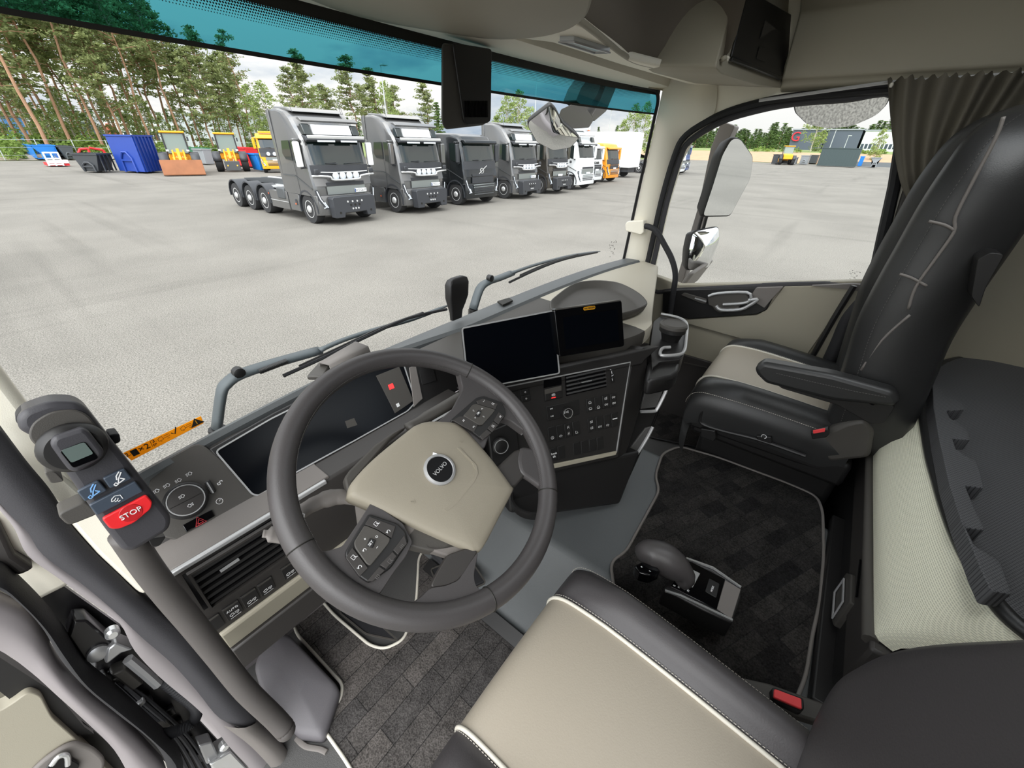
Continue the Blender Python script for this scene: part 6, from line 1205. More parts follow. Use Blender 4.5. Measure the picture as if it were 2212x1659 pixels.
    if block:
        w_ = MB().prism([(-.86, -.42, .26), (-.50, -.42, .26), (-.46, -.42, .42), (.46, -.42, .42), (.50, -.42, .26), (.86, -.42, .26), (.90, -.42, .92), (.84, -.40, .98), (-.84, -.40, .98), (-.90, -.42, .92)], (0, .34, 0)).build('ballast_block', 'dark_plastic', t, bevel=.02)
        for X_, Z_, r_ in [(-.30, .80, .035), (-.10, .80, .035), (.10, .80, .035), (.30, .80, .035), (-.18, .68, .04), (0, .68, .04), (.18, .68, .04), (-.12, .55, .035), (0, .55, .035), (.12, .55, .035), (-.66, .44, .04), (.66, .44, .04)]:
            MB().lathe([(r_, 0), (r_, -.008)], (X_, -.422, Z_), (0, 1, 0), 12).build('bolt_hole', 'wheel_metal' if Z_ == .80 or Z_ == .55 else 'black_ink', w_)
        MB().box((.1, -.25, .93), (.3, .1, .1)).build('tow_hook', 'frame_steel', t, bevel=.02)
    if emblem:
        MB().ribbon([(-.38, -.005, 1.62-.24), (.38, .06, 1.62+.16)], .035, .012, (0, -1, 0)).build('emblem_bar', 'wheel_metal', t)
        MB().lathe([(.13, -.02), (.13, .012), (.10, .012), (.10, -.02)], (0, .04, 1.56), (0, -1, 0), 22).build('emblem_ring', 'wheel_metal', t)
        for k in range(5): MB().b2(-.74, .74, -.10, -.075, .50+.10*k, .55+.10*k).build('grille_bar', 'frame_steel', t, bevel=.006)
    # wheels, chassis
    for s in (-1, 1):
        wheel(t, s*1.22, .76)
        for y_ in ([4.45, 5.85, 7.25] if axles == 3 else [4.6, 5.95]):
            wheel(t, s*1.22, y_, .50, .55); arch(t, s*1.25, y_, .60, .55, 'rear_fender', 'dark_plastic', -5, 185, .05)
        if axles == 3:
            MB().prism([(s*1.22, 2.3, .34), (s*1.22, 3.8, .34), (s*1.22, 3.78, .98), (s*1.22, 2.3, 1.0)], (s*-.2, 0, 0)).build('side_skirt', body, t, bevel=.015)
            MB().ribbon([(s*1.222, 2.3, .62), (s*1.222, 3.8, .62)], .02, .008, (s, 0, 0)).build('skirt_line', 'wheel_metal', t)
            MB().b2(s*1.22, s*1.23, 3.86, 3.94, .80, .86).build('marker_lamp', 'amber', t)
        MB().b2(s*.36, s*.46, 2.0, 8.0 if axles == 3 else 6.8, .78, 1.02).build('chassis_rail', 'frame_steel', t)
    if axles == 3:
        MB().prism([(-.45, 2.6, 1.05), (-.45, 7.9, 1.05), (-.45, 7.9, 1.15), (-.45, 5.5, 1.30), (-.45, 3.4, 1.32), (-.45, 2.6, 1.2)], (.12, 0, 0)).build('hook_frame', 'frame_steel', t, bevel=.01)
        MB().prism([(.33, 2.6, 1.05), (.33, 7.9, 1.05), (.33, 7.9, 1.15), (.33, 5.5, 1.30), (.33, 3.4, 1.32), (.33, 2.6, 1.2)], (.12, 0, 0)).build('hook_frame', 'frame_steel', t, bevel=.01)
        MB().b2(-.9, .9, 2.5, 4.6, 1.02, 1.10).build('deck_plate', 'wheel_metal', t); MB().b2(-1.0, 1.0, 7.7, 8.0, .9, 1.1).build('rear_beam', 'dark_plastic', t)
        MB().tube([(.1, 3.0, 1.25), (.1, 6.5, 1.2)], .07, 8).build('ram', 'wheel_metal', t)
        MB().b2(-1.25, -.6, 2.45, 3.1, .7, 1.12).build('tank', 'frame_steel', t, bevel=.05)
    t.location = (x, y, GZ); t.rotation_euler = (0, 0, rot); return t
G_ = 'trucks parked in a row across the yard'
truck('dark grey four-axle truck with open rear, nearest of the parked row', 9.1, 14.98, plate='WTG61P', grp=G_)
truck('grey high-roof truck with black front weight, second of the row left of the black truck', 13.05, 15.0, plate='ZMC01A', grp=G_)
truck('black truck with diagonal badge bar and no lamp bar', 16.8, 14.9, 'truck_black', False, False, False, emblem=True, grp=G_)
truck('brownish grey high-roof truck right of the black truck', 20.75, 15.0, 'truck_grey', True, plate='GSA32B', grp=G_)
truck('dark brown low-roof truck with black front weight left of the white truck', 24.6, 15.2, 'truck_brown', False, grp=G_)
tw_ = truck('white high-roof truck with roof lamps in the parked row', 28.3, 15.2, 'truck_white', True, False, False, 2, sign=False, grp=G_)
for k in range(6): MB().lathe([(.10, -.05), (.13, .05), (.02, .06)], V((-.75+.3*k, .62, 3.78)), (0, -1, 0), 14).build('roof_light', 'lamp_glass', tw_).matrix_parent_inverse = Matrix.Identity(4)
MB().lathe([(.09, 0), (.09, .16), (.04, .2)], (1.05, .8, 3.62), (0, 0, 1), 12).build('beacon', 'amber', tw_).matrix_parent_inverse = Matrix.Identity(4)
ts_ = truck('white truck with wide slatted grille half hidden left of the orange truck', 32.3, 16.6, 'truck_white', False, False, False, 2, grp=G_, low=.2)
o = MB().b2(-.9, .9, -.03, .0, 1.0, 1.1).build('name_board', 'grille_mesh', ts_); o.matrix_parent_inverse = Matrix.Identity(4)
text('lettering', 'SCANIA', frame((0, .02, 1.56), (1, 0, 0), (0, 0, 1)), 'black_ink', .24, ts_, .012).matrix_parent_inverse = Matrix.Identity(4)
truck('orange truck at the right end of the parked row', 36.1, 16.9, 'truck_orange', False, False, False, 2, grp=G_, low=.25)
truck('blue truck seen behind the passenger mirror arm', 56.3, 17.0, 'truck_blue', True, False, False, 2, sign=False, grp=G_)
truck('white truck left of the blue truck, seen at the front edge of the passenger window', 52.2, 16.2, 'truck_white', True, False, False, 2, sign=False, grp=G_)
yt_ = truck('orange-yellow truck with white roof beacons standing behind the nearest grey truck', 19.4, 42.6, 'truck_yellow', False, False, False, 2, grp=None, low=0, rot=-.42)
for X_ in (-.5, 0, .5): q = MB().lathe([(.12, -.05), (.15, .05), (.02, .06)], V((X_, -.12, 1.55)), (0, -1, 0), 14).build('round_lamp', 'lamp_glass', yt_); q.matrix_parent_inverse = Matrix.Identity(4)
MB().b2(-.9, .9, .5, .9, 3.15, 3.3).build('roof_board', 'truck_yellow', yt_, bevel=.03).matrix_parent_inverse = Matrix.Identity(4)
# white box trailer end at the right pillar
tb = thing('box_trailer', 'white box trailer standing right of the orange truck', 'trailer', (43.0, 22, GZ))
MB().b2(41.8, 44.2, 18, 26, GZ+.9, GZ+3.9).build('box', 'truck_white', tb, bevel=.04); MB().b2(42.2, 43.8, 18.3, 25.8, GZ+.5, GZ+.9).build('underframe', 'dark_plastic', tb)
for y_ in (19.5, 24): 
    for x_ in (42.0, 44.0): MB().lathe([(.5, -.15), (.5, .15)], (x_, y_, GZ+.5), (1, 0, 0), 18).build('wheel', 'tyre', tb)
# ---------------------------------------------------------------- containers and skips
mat('c_blue', '#1f3f93', .45, var=.08, scale=2); mat('c_sky', '#1a76c9', .45); mat('c_black', '#33363a', .5); mat('c_red', '#cc2228', .5); mat('c_grey', '#85898c', .5)
mat('c_dark', '#42474a', .5); mat('c_green', '#2f6b4d', .5); mat('c_rust', '#8a5a3c', .7, .3, var=.3, scale=1.5); mat('c_slate', '#3c4a4b', .5); mat('loader', '#eea51e', .4); mat('bank_red', '#9c4a30', .7); mat('cab_glass', '#76857e', .08, spec=.9)
GR = 'containers and skips along the far edge of the yard'
def gpt(u, v): return P(u, v, 'z', GZ)
def container(name, label, cat, u0, u1, vb, vt, dep, m, ribs=0, slope=0, hook=True, face='y', lid=None, open_=False, grp=GR, fr=None):
    'front bottom corners at pixels (u0,vb),(u1,vb); vt gives the height; dep is the depth away from the viewer'
    va, vb_ = vb if isinstance(vb, tuple) else (vb, vb); a, b = gpt(u0, va), gpt(u1, vb_); vb = (va+vb_)/2
    if face == 'free': d = gpt(*dep)-b; dep = d.length; d.normalize()
    elif face == 'y': b = V((b.x, a.y, GZ)); d = V((0, 1, 0))
    else: d = V((1, 0, 0)); b = V((a.x, b.y, GZ))
    r = ray((u0+u1)/2, vt); r0 = ray((u0+u1)/2, vb); mid = (a+b)/2; tt = ((mid-EYE).dot(V((_h.x, _h.y, 0))))/(r.dot(V((_h.x, _h.y, 0)))); h = EYE.z+r.z*tt-GZ
    t = thing(name, label, cat, tuple(mid), grp); w = (b-a); wn = w.normalized(); up = V((0, 0, 1))
    q = [a+wn*slope+up*.12, b-wn*slope+up*.12, b+up*h, a+up*h]
    if open_: 
        MB().prism(q, d*.08).build('front_wall', m, t); MB().prism([a+up*.12, a+up*h, a+up*h+d*dep, a+up*.12+d*dep], wn*.08).build('side_wall', m, t); MB().prism([b+up*.12-wn*.08, b+up*h-wn*.08, b+up*h+d*dep-wn*.08, b+up*.12+d*dep-wn*.08], wn*.08).build('side_wall', m, t)
        MB().prism([p+d*dep for p in q], d*.08).build('rear_wall', m, t); MB().prism([a+up*.12, b+up*.12, b+up*.12+d*dep, a+up*.12+d*dep], up*.06).build('bottom', m, t)
    else: MB().prism(q, d*dep).build('body', m, t, bevel=.04)
    MB().ribbon([a+up*h, b+up*h, b+up*h+d*dep, a+up*h+d*dep], .16, .12, up, True).build('top_rim', m, t)
    if hook:
        c = (a+b)/2; W_ = w.length; f = -d*.06
        MB().tube([c-wn*W_*.22+up*.1+f, c-wn*W_*.20+up*h*.42+f, c-wn*W_*.08+up*h*.58+f, c+wn*W_*.08+up*h*.58+f, c+wn*W_*.20+up*h*.42+f, c+wn*W_*.22+up*.1+f], .09, 6).build('hook_frame', m, t)
        MB().ribbon([c-wn*W_*.2+up*h*.36+f, c+wn*W_*.2+up*h*.36+f], .12, .08, -d).build('hook_bar', m, t)
    for i in range(ribs):
        s = a if (face == 'y' and a.x > 0 and False) else b
        p = (b if face == 'y' else b)+d*(dep*(i+.5)/ribs); MB().prism([p+up*.12-d*.06, p+up*.12+d*.06, p+up*h+d*.06, p+up*h-d*.06], wn*.10).build('rib', m, t)
    if fr:
        for i in range(fr): p = a+w*((i+.5)/fr); MB().prism([p+up*.12-wn*.05, p+up*.12+wn*.05, p+up*(h-.05)+wn*.05, p+up*(h-.05)-wn*.05], -d*.08).build('rib', m, t)
    return t, a, b, h
container('skip', 'bright blue open skip left of the stacked dark skips', 'skip', 82, 136, 346, 316, 6, 'c_sky', 0, .9, open_=True)
container('skip', 'dark grey skip right of the bright blue skip at the yard edge', 'skip', 140, 172, 346, 318, 5, 'c_dark', 0, .3)
container('skip', 'low black skip standing left of the big blue container', 'skip', 172, 226, (372.5, 374.5), 335, (256, 371), 'c_black', 4, .5, face='free')
container('container', 'tall dark blue hook container with ribbed side, right of the black skip', 'container', 260, 316, (372.5, 375.5), 295, (357, 371.5), 'c_blue', 6, face='free')
container('skip', 'dark green open skip behind the first wheel loader', 'skip', 432, 466, 350, 322, 4, 'c_green', 0, 0, False)
container('skip', 'grey open skip beside the first wheel loader', 'skip', 447, 470, 357, 325, 3, 'c_grey', 0, 0, False)
container('skip', 'red open skip right of the second wheel loader', 'skip', 540, 574, 363, 322, 5, 'c_red', 0, .1, False)
container('skip', 'bright blue narrow bin left of the orange-yellow truck', 'bin', 561, 582, 371, 335, 1.6, 'c_sky', 0, .15, False, fr=2)
rt = thing('hook_frame_rack', 'red empty hook lift frame behind the black skip', 'frame', tuple(gpt(190, 350)), GR)
for (u0, v0), (u1, v1) in (((168, 338), (172, 322)), ((172, 322), (190, 321)), ((190, 321), (196, 338)), ((168, 338), (196, 338)), ((196, 338), (222, 340)), ((192, 319), (222, 324)), ((222, 324), (232, 338))):
    yb = gpt(190, 350).y; MB().tube([P(u0, v0, 'y', yb), P(u1, v1, 'y', yb)], .13, 6).build('bar', 'c_red', rt)
fb = thing('flat_bed', 'low red flat bed with white rack standing left of the black skip', 'flat bed', tuple(gpt(140, 364)), GR)
a = gpt(106, 361); b = gpt(166, 363); MB().b2(a.x, b.x, a.y, a.y+2.2, GZ+.1, GZ+.35).build('bed', 'c_red', fb); MB().b2(a.x, b.x, a.y-.05, a.y, GZ+.3, GZ+.6).build('edge', 'sign_white', fb)
for X_ in (0, .5, 1.0): MB().b2(a.x+X_, a.x+X_+.12, a.y-.1, a.y, GZ+.1, GZ+1.25).build('rack_post', 'sign_white', fb)
for Z_ in (.15, .65, 1.15): MB().b2(a.x, a.x+1.1, a.y-.12, a.y-.1, GZ+Z_, GZ+Z_+.12).build('rack_bar', 'sign_white', fb)
container('container', 'dark blue container behind the orange truck', 'container', 1354, 1378, 372, 318, 3, 'c_blue', 0, 0, False, grp=GR)
# right side of the yard
container('container', 'large dark green-grey shipping container seen through the passenger window', 'container', 1763, 1850, 359, 321, 2.5, 'c_slate', 0, 0, False, 'x', fr=14)
container('skip', 'black skip between the wheel loader and the pale skips', 'skip', 1665, 1690, 355, 335, 3, 'c_black', 0, 0, False, 'x')
container('skip', 'long pale grey skip right of the black skip', 'skip', 1688, 1722, 355, 341, 3, 'c_grey', 0, 0, False, 'x', fr=3)
container('skip', 'pale grey hook skip left of the large green container', 'skip', 1725, 1745, 356, 337, 3, 'c_grey', 0, 0, True, 'x')
container('skip', 'black skip behind the pale hook skip', 'skip', 1744, 1764, 354, 336, 3, 'c_black', 0, 0, False, 'x')
container('tank', 'blue tank at the right end of the green container', 'tank', 1851, 1860, 360, 339, 2, 'c_sky', 0, 0, False, 'x')
container('skip', 'pale grey hook skip right of the green container', 'skip', 1874, 1896, 362, 342, 2.5, 'c_grey', 0, 1.0, True, 'x')
br_ = thing('kerb_barrier', 'long low grey barrier beyond the green container', 'barrier', (116, -6, GZ)); MB().prism([(115.5, 2, GZ), (115.9, 2, GZ+.8), (116.3, 2, GZ+.8), (116.7, 2, GZ)], (0, -22, 0)).build('barrier_wall', 'c_dark', br_)
# ---------------------------------------------------------------- wheel loaders
def loader(label, u, v, face='front', bucket=False, s=1.0, rot=0):
    t = thing('wheel_loader', label, 'wheel loader', (0, 0, 0), 'yellow wheel loaders')
    MB().prism([(-.75, 1.6, .95), (-.75, 4.3, .95), (-.75, 4.3, 1.7), (-.75, 2.6, 1.9), (-.75, 1.6, 1.5)], (1.5, 0, 0)).build('rear_body', 'loader', t, bevel=.08)
    MB().b2(-.5, .5, .1, 1.6, .7, 1.3).build('front_frame', 'loader', t, bevel=.05)
    cb = MB().prism([(-.75, 1.5, 1.5), (-.72, 1.55, 3.0), (-.72, 2.9, 3.0), (-.75, 3.0, 1.6)], (1.5, 0, 0)).build('cab', 'cab_glass', t, bevel=.05)
    MB().b2(-.85, .85, 1.4, 3.05, 3.0, 3.15).build('cab_roof', 'loader', t, bevel=.04)
    for s_ in (-1, 1):
        MB().tube([(s_*.76, 1.47, 1.4), (s_*.74, 1.50, 3.0)], .06, 6).build('cab_post', 'dark_plastic', t)
        for y_ in (.6, 3.4):
            w = MB().lathe([(.45, -.28), (.72, -.28), (.75, -.2), (.75, .2), (.72, .28), (.45, .28)], (s_*1.05, y_, .75), (1, 0, 0), 24).build('wheel', 'tyre', t, ang=.9)
            MB().lathe([(.44, -.26), (.44, .26), (.3, .30), (.1, .30)] if s_ > 0 else [(.1, -.30), (.3, -.30), (.44, -.26), (.44, .26)], (s_*1.05, y_, .75), (1, 0, 0), 20).build('rim', 'loader', w)
            MB().grid([[V((s_*.75, y_+.85*math.cos(a), .75+.85*math.sin(a))), V((s_*1.38, y_+.85*math.cos(a), .75+.85*math.sin(a)))] for a in [math.radians(10+160*i/8) for i in range(9)]]).build('fender', 'dark_plastic', t, solid=.04)
        MB().prism([(s_*.32, 1.2, 1.6), (s_*.32, 1.2, 1.8), (s_*.32, -.4, 1.3), (s_*.32, -.8, .5), (s_*.32, -.6, .4), (s_*.32, -.2, 1.0)], (s_*.1, 0, 0)).build('lift_arm', 'loader', t, bevel=.01)
        MB().tube([(s_*.2, 1.1, 1.3), (s_*.2, -.3, .9)], .06, 8).build('cylinder', 'wheel_metal', t)
        MB().box((s_*.95, 1.45, 2.6), (.12, .08, .3)).build('mirror', 'dark_plastic', t)
        MB().box((s_*.7, 1.3, 1.75), (.2, .12, .14)).build('work_lamp', 'lamp_glass', t)
    MB().b2(-.45, .45, 1.1, 1.5, 1.3, 1.65).build('hood', 'loader', t, bevel=.04)
    MB().prism([(-.1, .9, 1.5), (-.1, .9, 1.9), (-.1, -.1, 1.5), (-.1, -.3, 1.1)], (.2, 0, 0)).build('tilt_link', 'loader', t, bevel=.01)
    if bucket: MB().prism([(-1.4, -.75, .1), (-1.4, -.72, .5), (-1.4, -.85, 1.1), (-1.4, -1.0, 1.15), (-1.4, -1.55, .12), (-1.4, -1.5, .06)], (2.8, 0, 0)).build('bucket', 'c_rust', t, bevel=.02)
    else: MB().b2(-.6, .6, -.75, -.55, .15, .9).build('coupler', 'frame_steel', t, bevel=.02)
    p = gpt(u, v); t.location = (p.x, p.y, GZ); t.rotation_euler = (0, 0, rot); t.scale = (s,)*3; return t
loader('yellow wheel loader with rusty bucket right of the blue container', 402, 378, bucket=True, rot=-.30)
loader('yellow wheel loader without bucket between two skips', 507, 371, rot=-.36)
loader('yellow wheel loader seen from the side through the passenger window', 1690, 355, rot=math.radians(105), s=1.05)
# ---------------------------------------------------------------- buildings beyond the yard
mat('hall_white', '#d9dcdd', .6); mat('hall_grey', '#a3a8ac', .6); mat('hall_dark', '#4b535e', .6); mat('hall_blue', '#3b6aa0', .6); mat('hall_roof', '#8a8f93', .6); mat('logo_red', '#d8232f', .5); mat('hall_glass', '#2e3a44', .2)
def hall(label, x0, x1, y0, y1, z0, z1, m, grp='industrial halls beyond the yard', win=None, side='y', n=8, wz=(.45, .75)):
    t = thing('hall', label, 'building', ((x0+x1)/2, (y0+y1)/2, z0), grp); MB().b2(x0, x1, y0, y1, z0, z1).build('wall', m, t); MB().b2(x0-.4, x1+.4, y0-.4, y1+.4, z1, z1+.5).build('roof', 'hall_roof', t)
    if win:
        for i in range(n):
            if side == 'y': a = x0+(x1-x0)*(i+.15)/n; b = x0+(x1-x0)*(i+.85)/n; MB().b2(a, b, y0-.15, y0, z0+(z1-z0)*wz[0], z0+(z1-z0)*wz[1]).build('window', win, t)
            else: a = y0+(y1-y0)*(i+.15)/n; b = y0+(y1-y0)*(i+.85)/n; MB().b2(x0-.15, x0, a, b, z0+(z1-z0)*wz[0], z0+(z1-z0)*wz[1]).build('window', win, t)
    return t
def xz(u, v, x): return P(u, v, 'x', x)
a, b = xz(1702, 320, 250), xz(1745, 320, 250); c = xz(1702, 281, 250)
h1 = hall('dark blue-grey hall with a red letter sign seen through the passenger window', 250, 290, xz(1768, 320, 250).y, a.y, -3, c.z, 'hall_dark')
gy = xz(1719, 296, 249.5); text('sign_letter', 'G', frame(gy, (0, -1, 0), (0, 0, 1)), 'logo_red', 5.2, h1, .15)
h2 = hall('dark grey hall in the middle of the passenger window view', 262, 300, xz(1850, 320, 262).y, xz(1775, 320, 262).y, -3, xz(1800, 281, 262).z, 'hall_dark')
h3 = hall('white hall with dark window strip at the right of the passenger window', 262, 300, xz(1935, 320, 262).y, xz(1856, 320, 262).y, -3, xz(1860, 283, 262).z, 'hall_white', win='hall_glass', side='x', n=9, wz=(.42, .58))
def yz(u, v, y): return P(u, v, 'y', y)
hall('long white hall with grey roof behind the pines', yz(270, 300, 170).x, yz(470, 300, 170).x, 170, 200, GZ-1, yz(380, 262, 170).z, 'hall_white', win='hall_glass', n=14, wz=(.35, .6))
hall('pale grey hall rising behind the yellow truck', yz(480, 300, 140).x, yz(640, 300, 140).x, 140, 170, GZ-1, yz(560, 250, 140).z, 'hall_grey', n=8)
hall('small blue building at the far left edge', yz(18, 280, 175).x, yz(62, 280, 175).x, 175, 190, GZ, yz(30, 252, 175).z, 'hall_blue')
hall('dark grey shed between the pines', yz(190, 290, 190).x, yz(215, 290, 190).x, 190, 200, GZ, yz(200, 265, 190).z, 'hall_dark')
sh = thing('shed', 'small red wooden shed behind the big blue container', 'shed', tuple(yz(248, 292, 130))); a = yz(241, 292, 130); b = yz(256, 292, 130)
MB().prism([(a.x, 130, GZ), (b.x, 130, GZ), (b.x, 130, a.z+.9), ((a.x+b.x)/2, 130, a.z+2.2), (a.x, 130, a.z+.9)], (0, 4, 0)).build('shed_wall', 'bank_red', sh)
# ---------------------------------------------------------------- lamp posts and fence
mat('post', '#b4b8ba', .5, .3)
def post(label, u0, v0, u1, v1, dist, ax, head=True):
    t = P(u1, v1, ax, dist); r = .10
    o = thing('lamp_post', label, 'lamp post', (t.x, t.y, GZ), 'lamp posts around the yard'); b = V((t.x, t.y, GZ)); T = P(u0, v0, ax, dist); T = V((t.x, t.y, T.z))
    MB().tube([b, T], [r*1.3, r*.7], 8).build('pole', 'post', o)
    if head: MB().box(T+V((.3, -.3, 0)), (1.0, .9, .14)).build('lamp_head', 'post', o)
    return o
post('pale lamp post rising behind the second grey truck', 823, 140, 833, 235, 60, 'y')
post('lamp post behind the orange truck', 1319, 237, 1313, 305, 60, 'y')
post('lamp post in front of the dark halls', 1801, 279, 1792, 320, 150, 'x')
post('short lamp post right of the taller one before the halls', 1829, 293, 1824, 318, 170, 'x')
post('brown lamp post between the camera housing and the front mirror', 1157, 120, 1156, 250, 50, 'y', False)
fe = thing('wire_fence', 'thin wire fence with leaning posts along the left edge of the yard', 'fence', (10, 78, GZ))
for i in range(14): x_ = 2+i*3.2; y_ = 79-.12*i*1.0; MB().tube([(x_, y_, GZ), (x_, y_, GZ+2.2)], .05, 5).build('fence_post', 'post', fe)
for z_ in (.5, 1.3, 2.1): MB().tube([(2, 79, GZ+z_), (43.6, 77.4, GZ+z_)], .015, 4).build('wire', 'post', fe)
# ---------------------------------------------------------------- trees
def leafmat(name, a, b):
    m = mat(name, a, .8); t = m.node_tree; bs = t.nodes['Principled BSDF']; bs.inputs['Specular IOR Level'].default_value = .2
    tc = t.nodes.new('ShaderNodeTexCoord'); n = t.nodes.new('ShaderNodeTexNoise'); n.inputs['Scale'].default_value = .9; t.links.new(tc.outputs['Object'], n.inputs['Vector'])
    mx = t.nodes.new('ShaderNodeMix'); mx.data_type = 'RGBA'; mx.inputs[6].default_value = lin(a); mx.inputs[7].default_value = lin(b)
    mr = t.nodes.new('ShaderNodeMapRange'); mr.inputs[1].default_value = .35; mr.inputs[2].default_value = .65; t.links.new(n.outputs[0], mr.inputs[0]); t.links.new(mr.outputs[0], mx.inputs[0]); t.links.new(mx.outputs[2], bs.inputs['Base Color'])
    tr = t.nodes.new('ShaderNodeBsdfTranslucent'); ms = t.nodes.new('ShaderNodeMixShader'); ms.inputs[0].default_value = .35; t.links.new(mx.outputs[2], tr.inputs[0])
    out = t.nodes['Material Output']; t.links.new(bs.outputs[0], ms.inputs[1]); t.links.new(tr.outputs[0], ms.inputs[2]); t.links.new(ms.outputs[0], out.inputs[0])
leafmat('pine_needles', '#6a754a', '#949c68'); leafmat('birch_leaves', '#7b8d50', '#a0ad6e'); leafmat('spruce_needles', '#4a6038', '#6b8248'); leafmat('bush_leaves', '#6b8440', '#94a85a')
mat('pine_bark', '#8a6a52', .9, var=.25, scale=1.5); mat('pine_bark_red', '#a07c62', .9, var=.2, scale=1.5); mat('birch_bark', '#b3aa9c', .9, var=.3, scale=3)
def clump(mb, c, r, n, s, rnd, flat=.6):
    for _ in range(n):
        d = V((rnd.gauss(0, 1), rnd.gauss(0, 1), rnd.gauss(0, 1))); d.normalize(); p = c+V((d.x, d.y, d.z*flat))*r*rnd.random()**.5
        a = V((rnd.gauss(0, 1), rnd.gauss(0, 1), rnd.gauss(0, .6))).normalized(); b = a.cross(V((rnd.gauss(0, 1), rnd.gauss(0, 1), rnd.gauss(0, 1)))).normalized(); q = s*(.5+rnd.random())
        k = len(mb.v); mb.v += [tuple(p-a*q), tuple(p+b*q*.55), tuple(p+a*q), tuple(p-b*q*.55)]; mb.f.append([k, k+1, k+2, k+3])
def pine(seed, H, crown=.5, bark='pine_bark', leaf='pine_needles', dens=1.0, spread=2.5, name='pine_tree'):
    rnd = random.Random(seed); t = thing(name, 'x', 'tree', (0, 0, 0)); tp = []
    for i in range(8): f = i/7; tp.append(V((rnd.uniform(-.12, .12)*H*.04*i, rnd.uniform(-.12, .12)*H*.04*i, H*f)))
    tm = MB().tube(tp, [.14*(1-f/7*.85) for f in range(8)], 7); lv = MB()
    nb = int(44*dens)
    for i in range(nb):
        f = crown+(1-crown)*(i+rnd.random())/nb; z = H*f; j = min(6, int(f*7)); base = tp[j]+(tp[j+1]-tp[j])*(f*7-j)
        L = spread*(1.15-.9*((f-crown)/(1-crown))**1.3)*rnd.uniform(.55, 1.1); a = rnd.uniform(0, 6.28); d = V((math.cos(a), math.sin(a), rnd.uniform(-.05, .45)))
        e = base+d*L; tm.tube([base, base+d*L*.5+V((0, 0, .1)), e], [.05, .03, .015], 4)
        for k in range(4): clump(lv, base+d*L*(.30+.25*k)+V((rnd.uniform(-.25, .25), rnd.uniform(-.25, .25), .12)), .48+.2*rnd.random(), int(17*dens), .15, rnd, .5)
    for i in range(5): z = H*rnd.uniform(.25, crown); a = rnd.uniform(0, 6.28); tm.tube([V((0, 0, z)), V((math.cos(a), math.sin(a), -.1))*1.0+V((0, 0, z))], [.03, .01], 4)
    tm.build('trunk', bark, t); lv.build('foliage', leaf, t, sharp=False); return t
def broad(seed, H, leaf='birch_leaves', bark='birch_bark', name='birch_tree', low=.25, wid=.2, n=70):
    rnd = random.Random(seed); t = thing(name, 'x', 'tree', (0, 0, 0)); tm = MB(); lv = MB(); tm.tube([(0, 0, 0), (.1, .1, H*.5), (.0, .2, H*.95)], [.13, .09, .02], 7)
    for i in range(n):
        f = low+(1-low)*rnd.random(); r = H*wid*math.sin(math.pi*min(1, (f-low)/(1-low)*.85+.12))*rnd.uniform(.3, 1.05); a = rnd.uniform(0, 6.28); e = V((math.cos(a)*r, math.sin(a)*r, H*f))
        if i % 2 == 0: tm.tube([V((0, 0, H*f*.88)), e], [.035, .01], 4)
        clump(lv, e, .62, 22, .17, rnd, .8)
    tm.build('trunk', bark, t); lv.build('foliage', leaf, t, sharp=False); return t
def spruce(seed, H):
    rnd = random.Random(seed); t = thing('spruce_tree', 'x', 'tree', (0, 0, 0)); lv = MB(); MB().tube([(0, 0, 0), (0, 0, H*.98)], [.16, .03], 6).build('trunk', 'pine_bark', t)
    n = int(H*1.7)
    for i in range(n):
        f = .12+.88*i/n; R = (1.05-f)*H*.17
        for k in range(9): a = rnd.uniform(0, 6.28); r = R*rnd.uniform(.35, 1); clump(lv, V((math.cos(a)*r, math.sin(a)*r, H*f-.15*r)), .35+.25*R, 5, .28, rnd, .4)
    lv.build('foliage', 'spruce_needles', t, sharp=False); return t
rnd = random.Random(11)
protos = [pine(1, 15, .45), pine(2, 17, .5, 'pine_bark_red'), pine(3, 13, .38), pine(4, 18, .55, 'pine_bark_red', dens=.85), broad(5, 11), broad(6, 9, low=.15), spruce(8, 12), spruce(9, 14), pine(10, 14, .30, dens=1.2)]
for p in protos: p['used'] = 0
def plant(k, u, dist, ax='y', s=1.0, label='', grp='trees beyond the yard', wx=1.15):
    pr = protos[k]; o = pr if not pr['used'] else clone(pr); 
    if pr['used'] == 0: pr['used'] = 1
    q = P(u, 300, ax, dist); o.location = (q.x, q.y, GZ-.05); o.scale = (s*wx*rnd.uniform(.9, 1.1), s*wx*rnd.uniform(.9, 1.1), s); o.rotation_euler = (rnd.uniform(-.03, .03), rnd.uniform(-.03, .03), rnd.uniform(0, 6.28)); tag(o, label, 'tree', grp); o['used'] = 1; return o
PL = 'tall pine in the grove beyond the left edge of the yard'
for u, dist, s, k in [(95, 84, 1.25, 1), (40, 92, 1.15, 0), (150, 88, 1.2, 3), (128, 95, 1.2, 1), (215, 86, 1.25, 3), (185, 97, 1.15, 0), (235, 92, 1.1, 1), (262, 99, 1.2, 3), (282, 88, 1.12, 0), (305, 97, 1.1, 1), (325, 86, 1.08, 3), (352, 93, 1.1, 0), (372, 100, 1.15, 1), (393, 88, 1.0, 3), (172, 104, 1.2, 1), (70, 104, 1.2, 3), (15, 100, 1.15, 0), (-10, 90, 1.2, 1), (248, 106, 1.25, 0), (340, 106, 1.2, 1), (-40, 95, 1.2, 3), (200, 112, 1.2, 1), (110, 112, 1.2, 0), (315, 112, 1.25, 3), (60, 88, 1.1, 8), (388, 108, 1.15, 0), (268, 84, 1.0, 8), (415, 96, 1.02, 1)]:
    plant(k, u, dist, s=s*1.17, label=PL, grp='pines in the grove at the left')
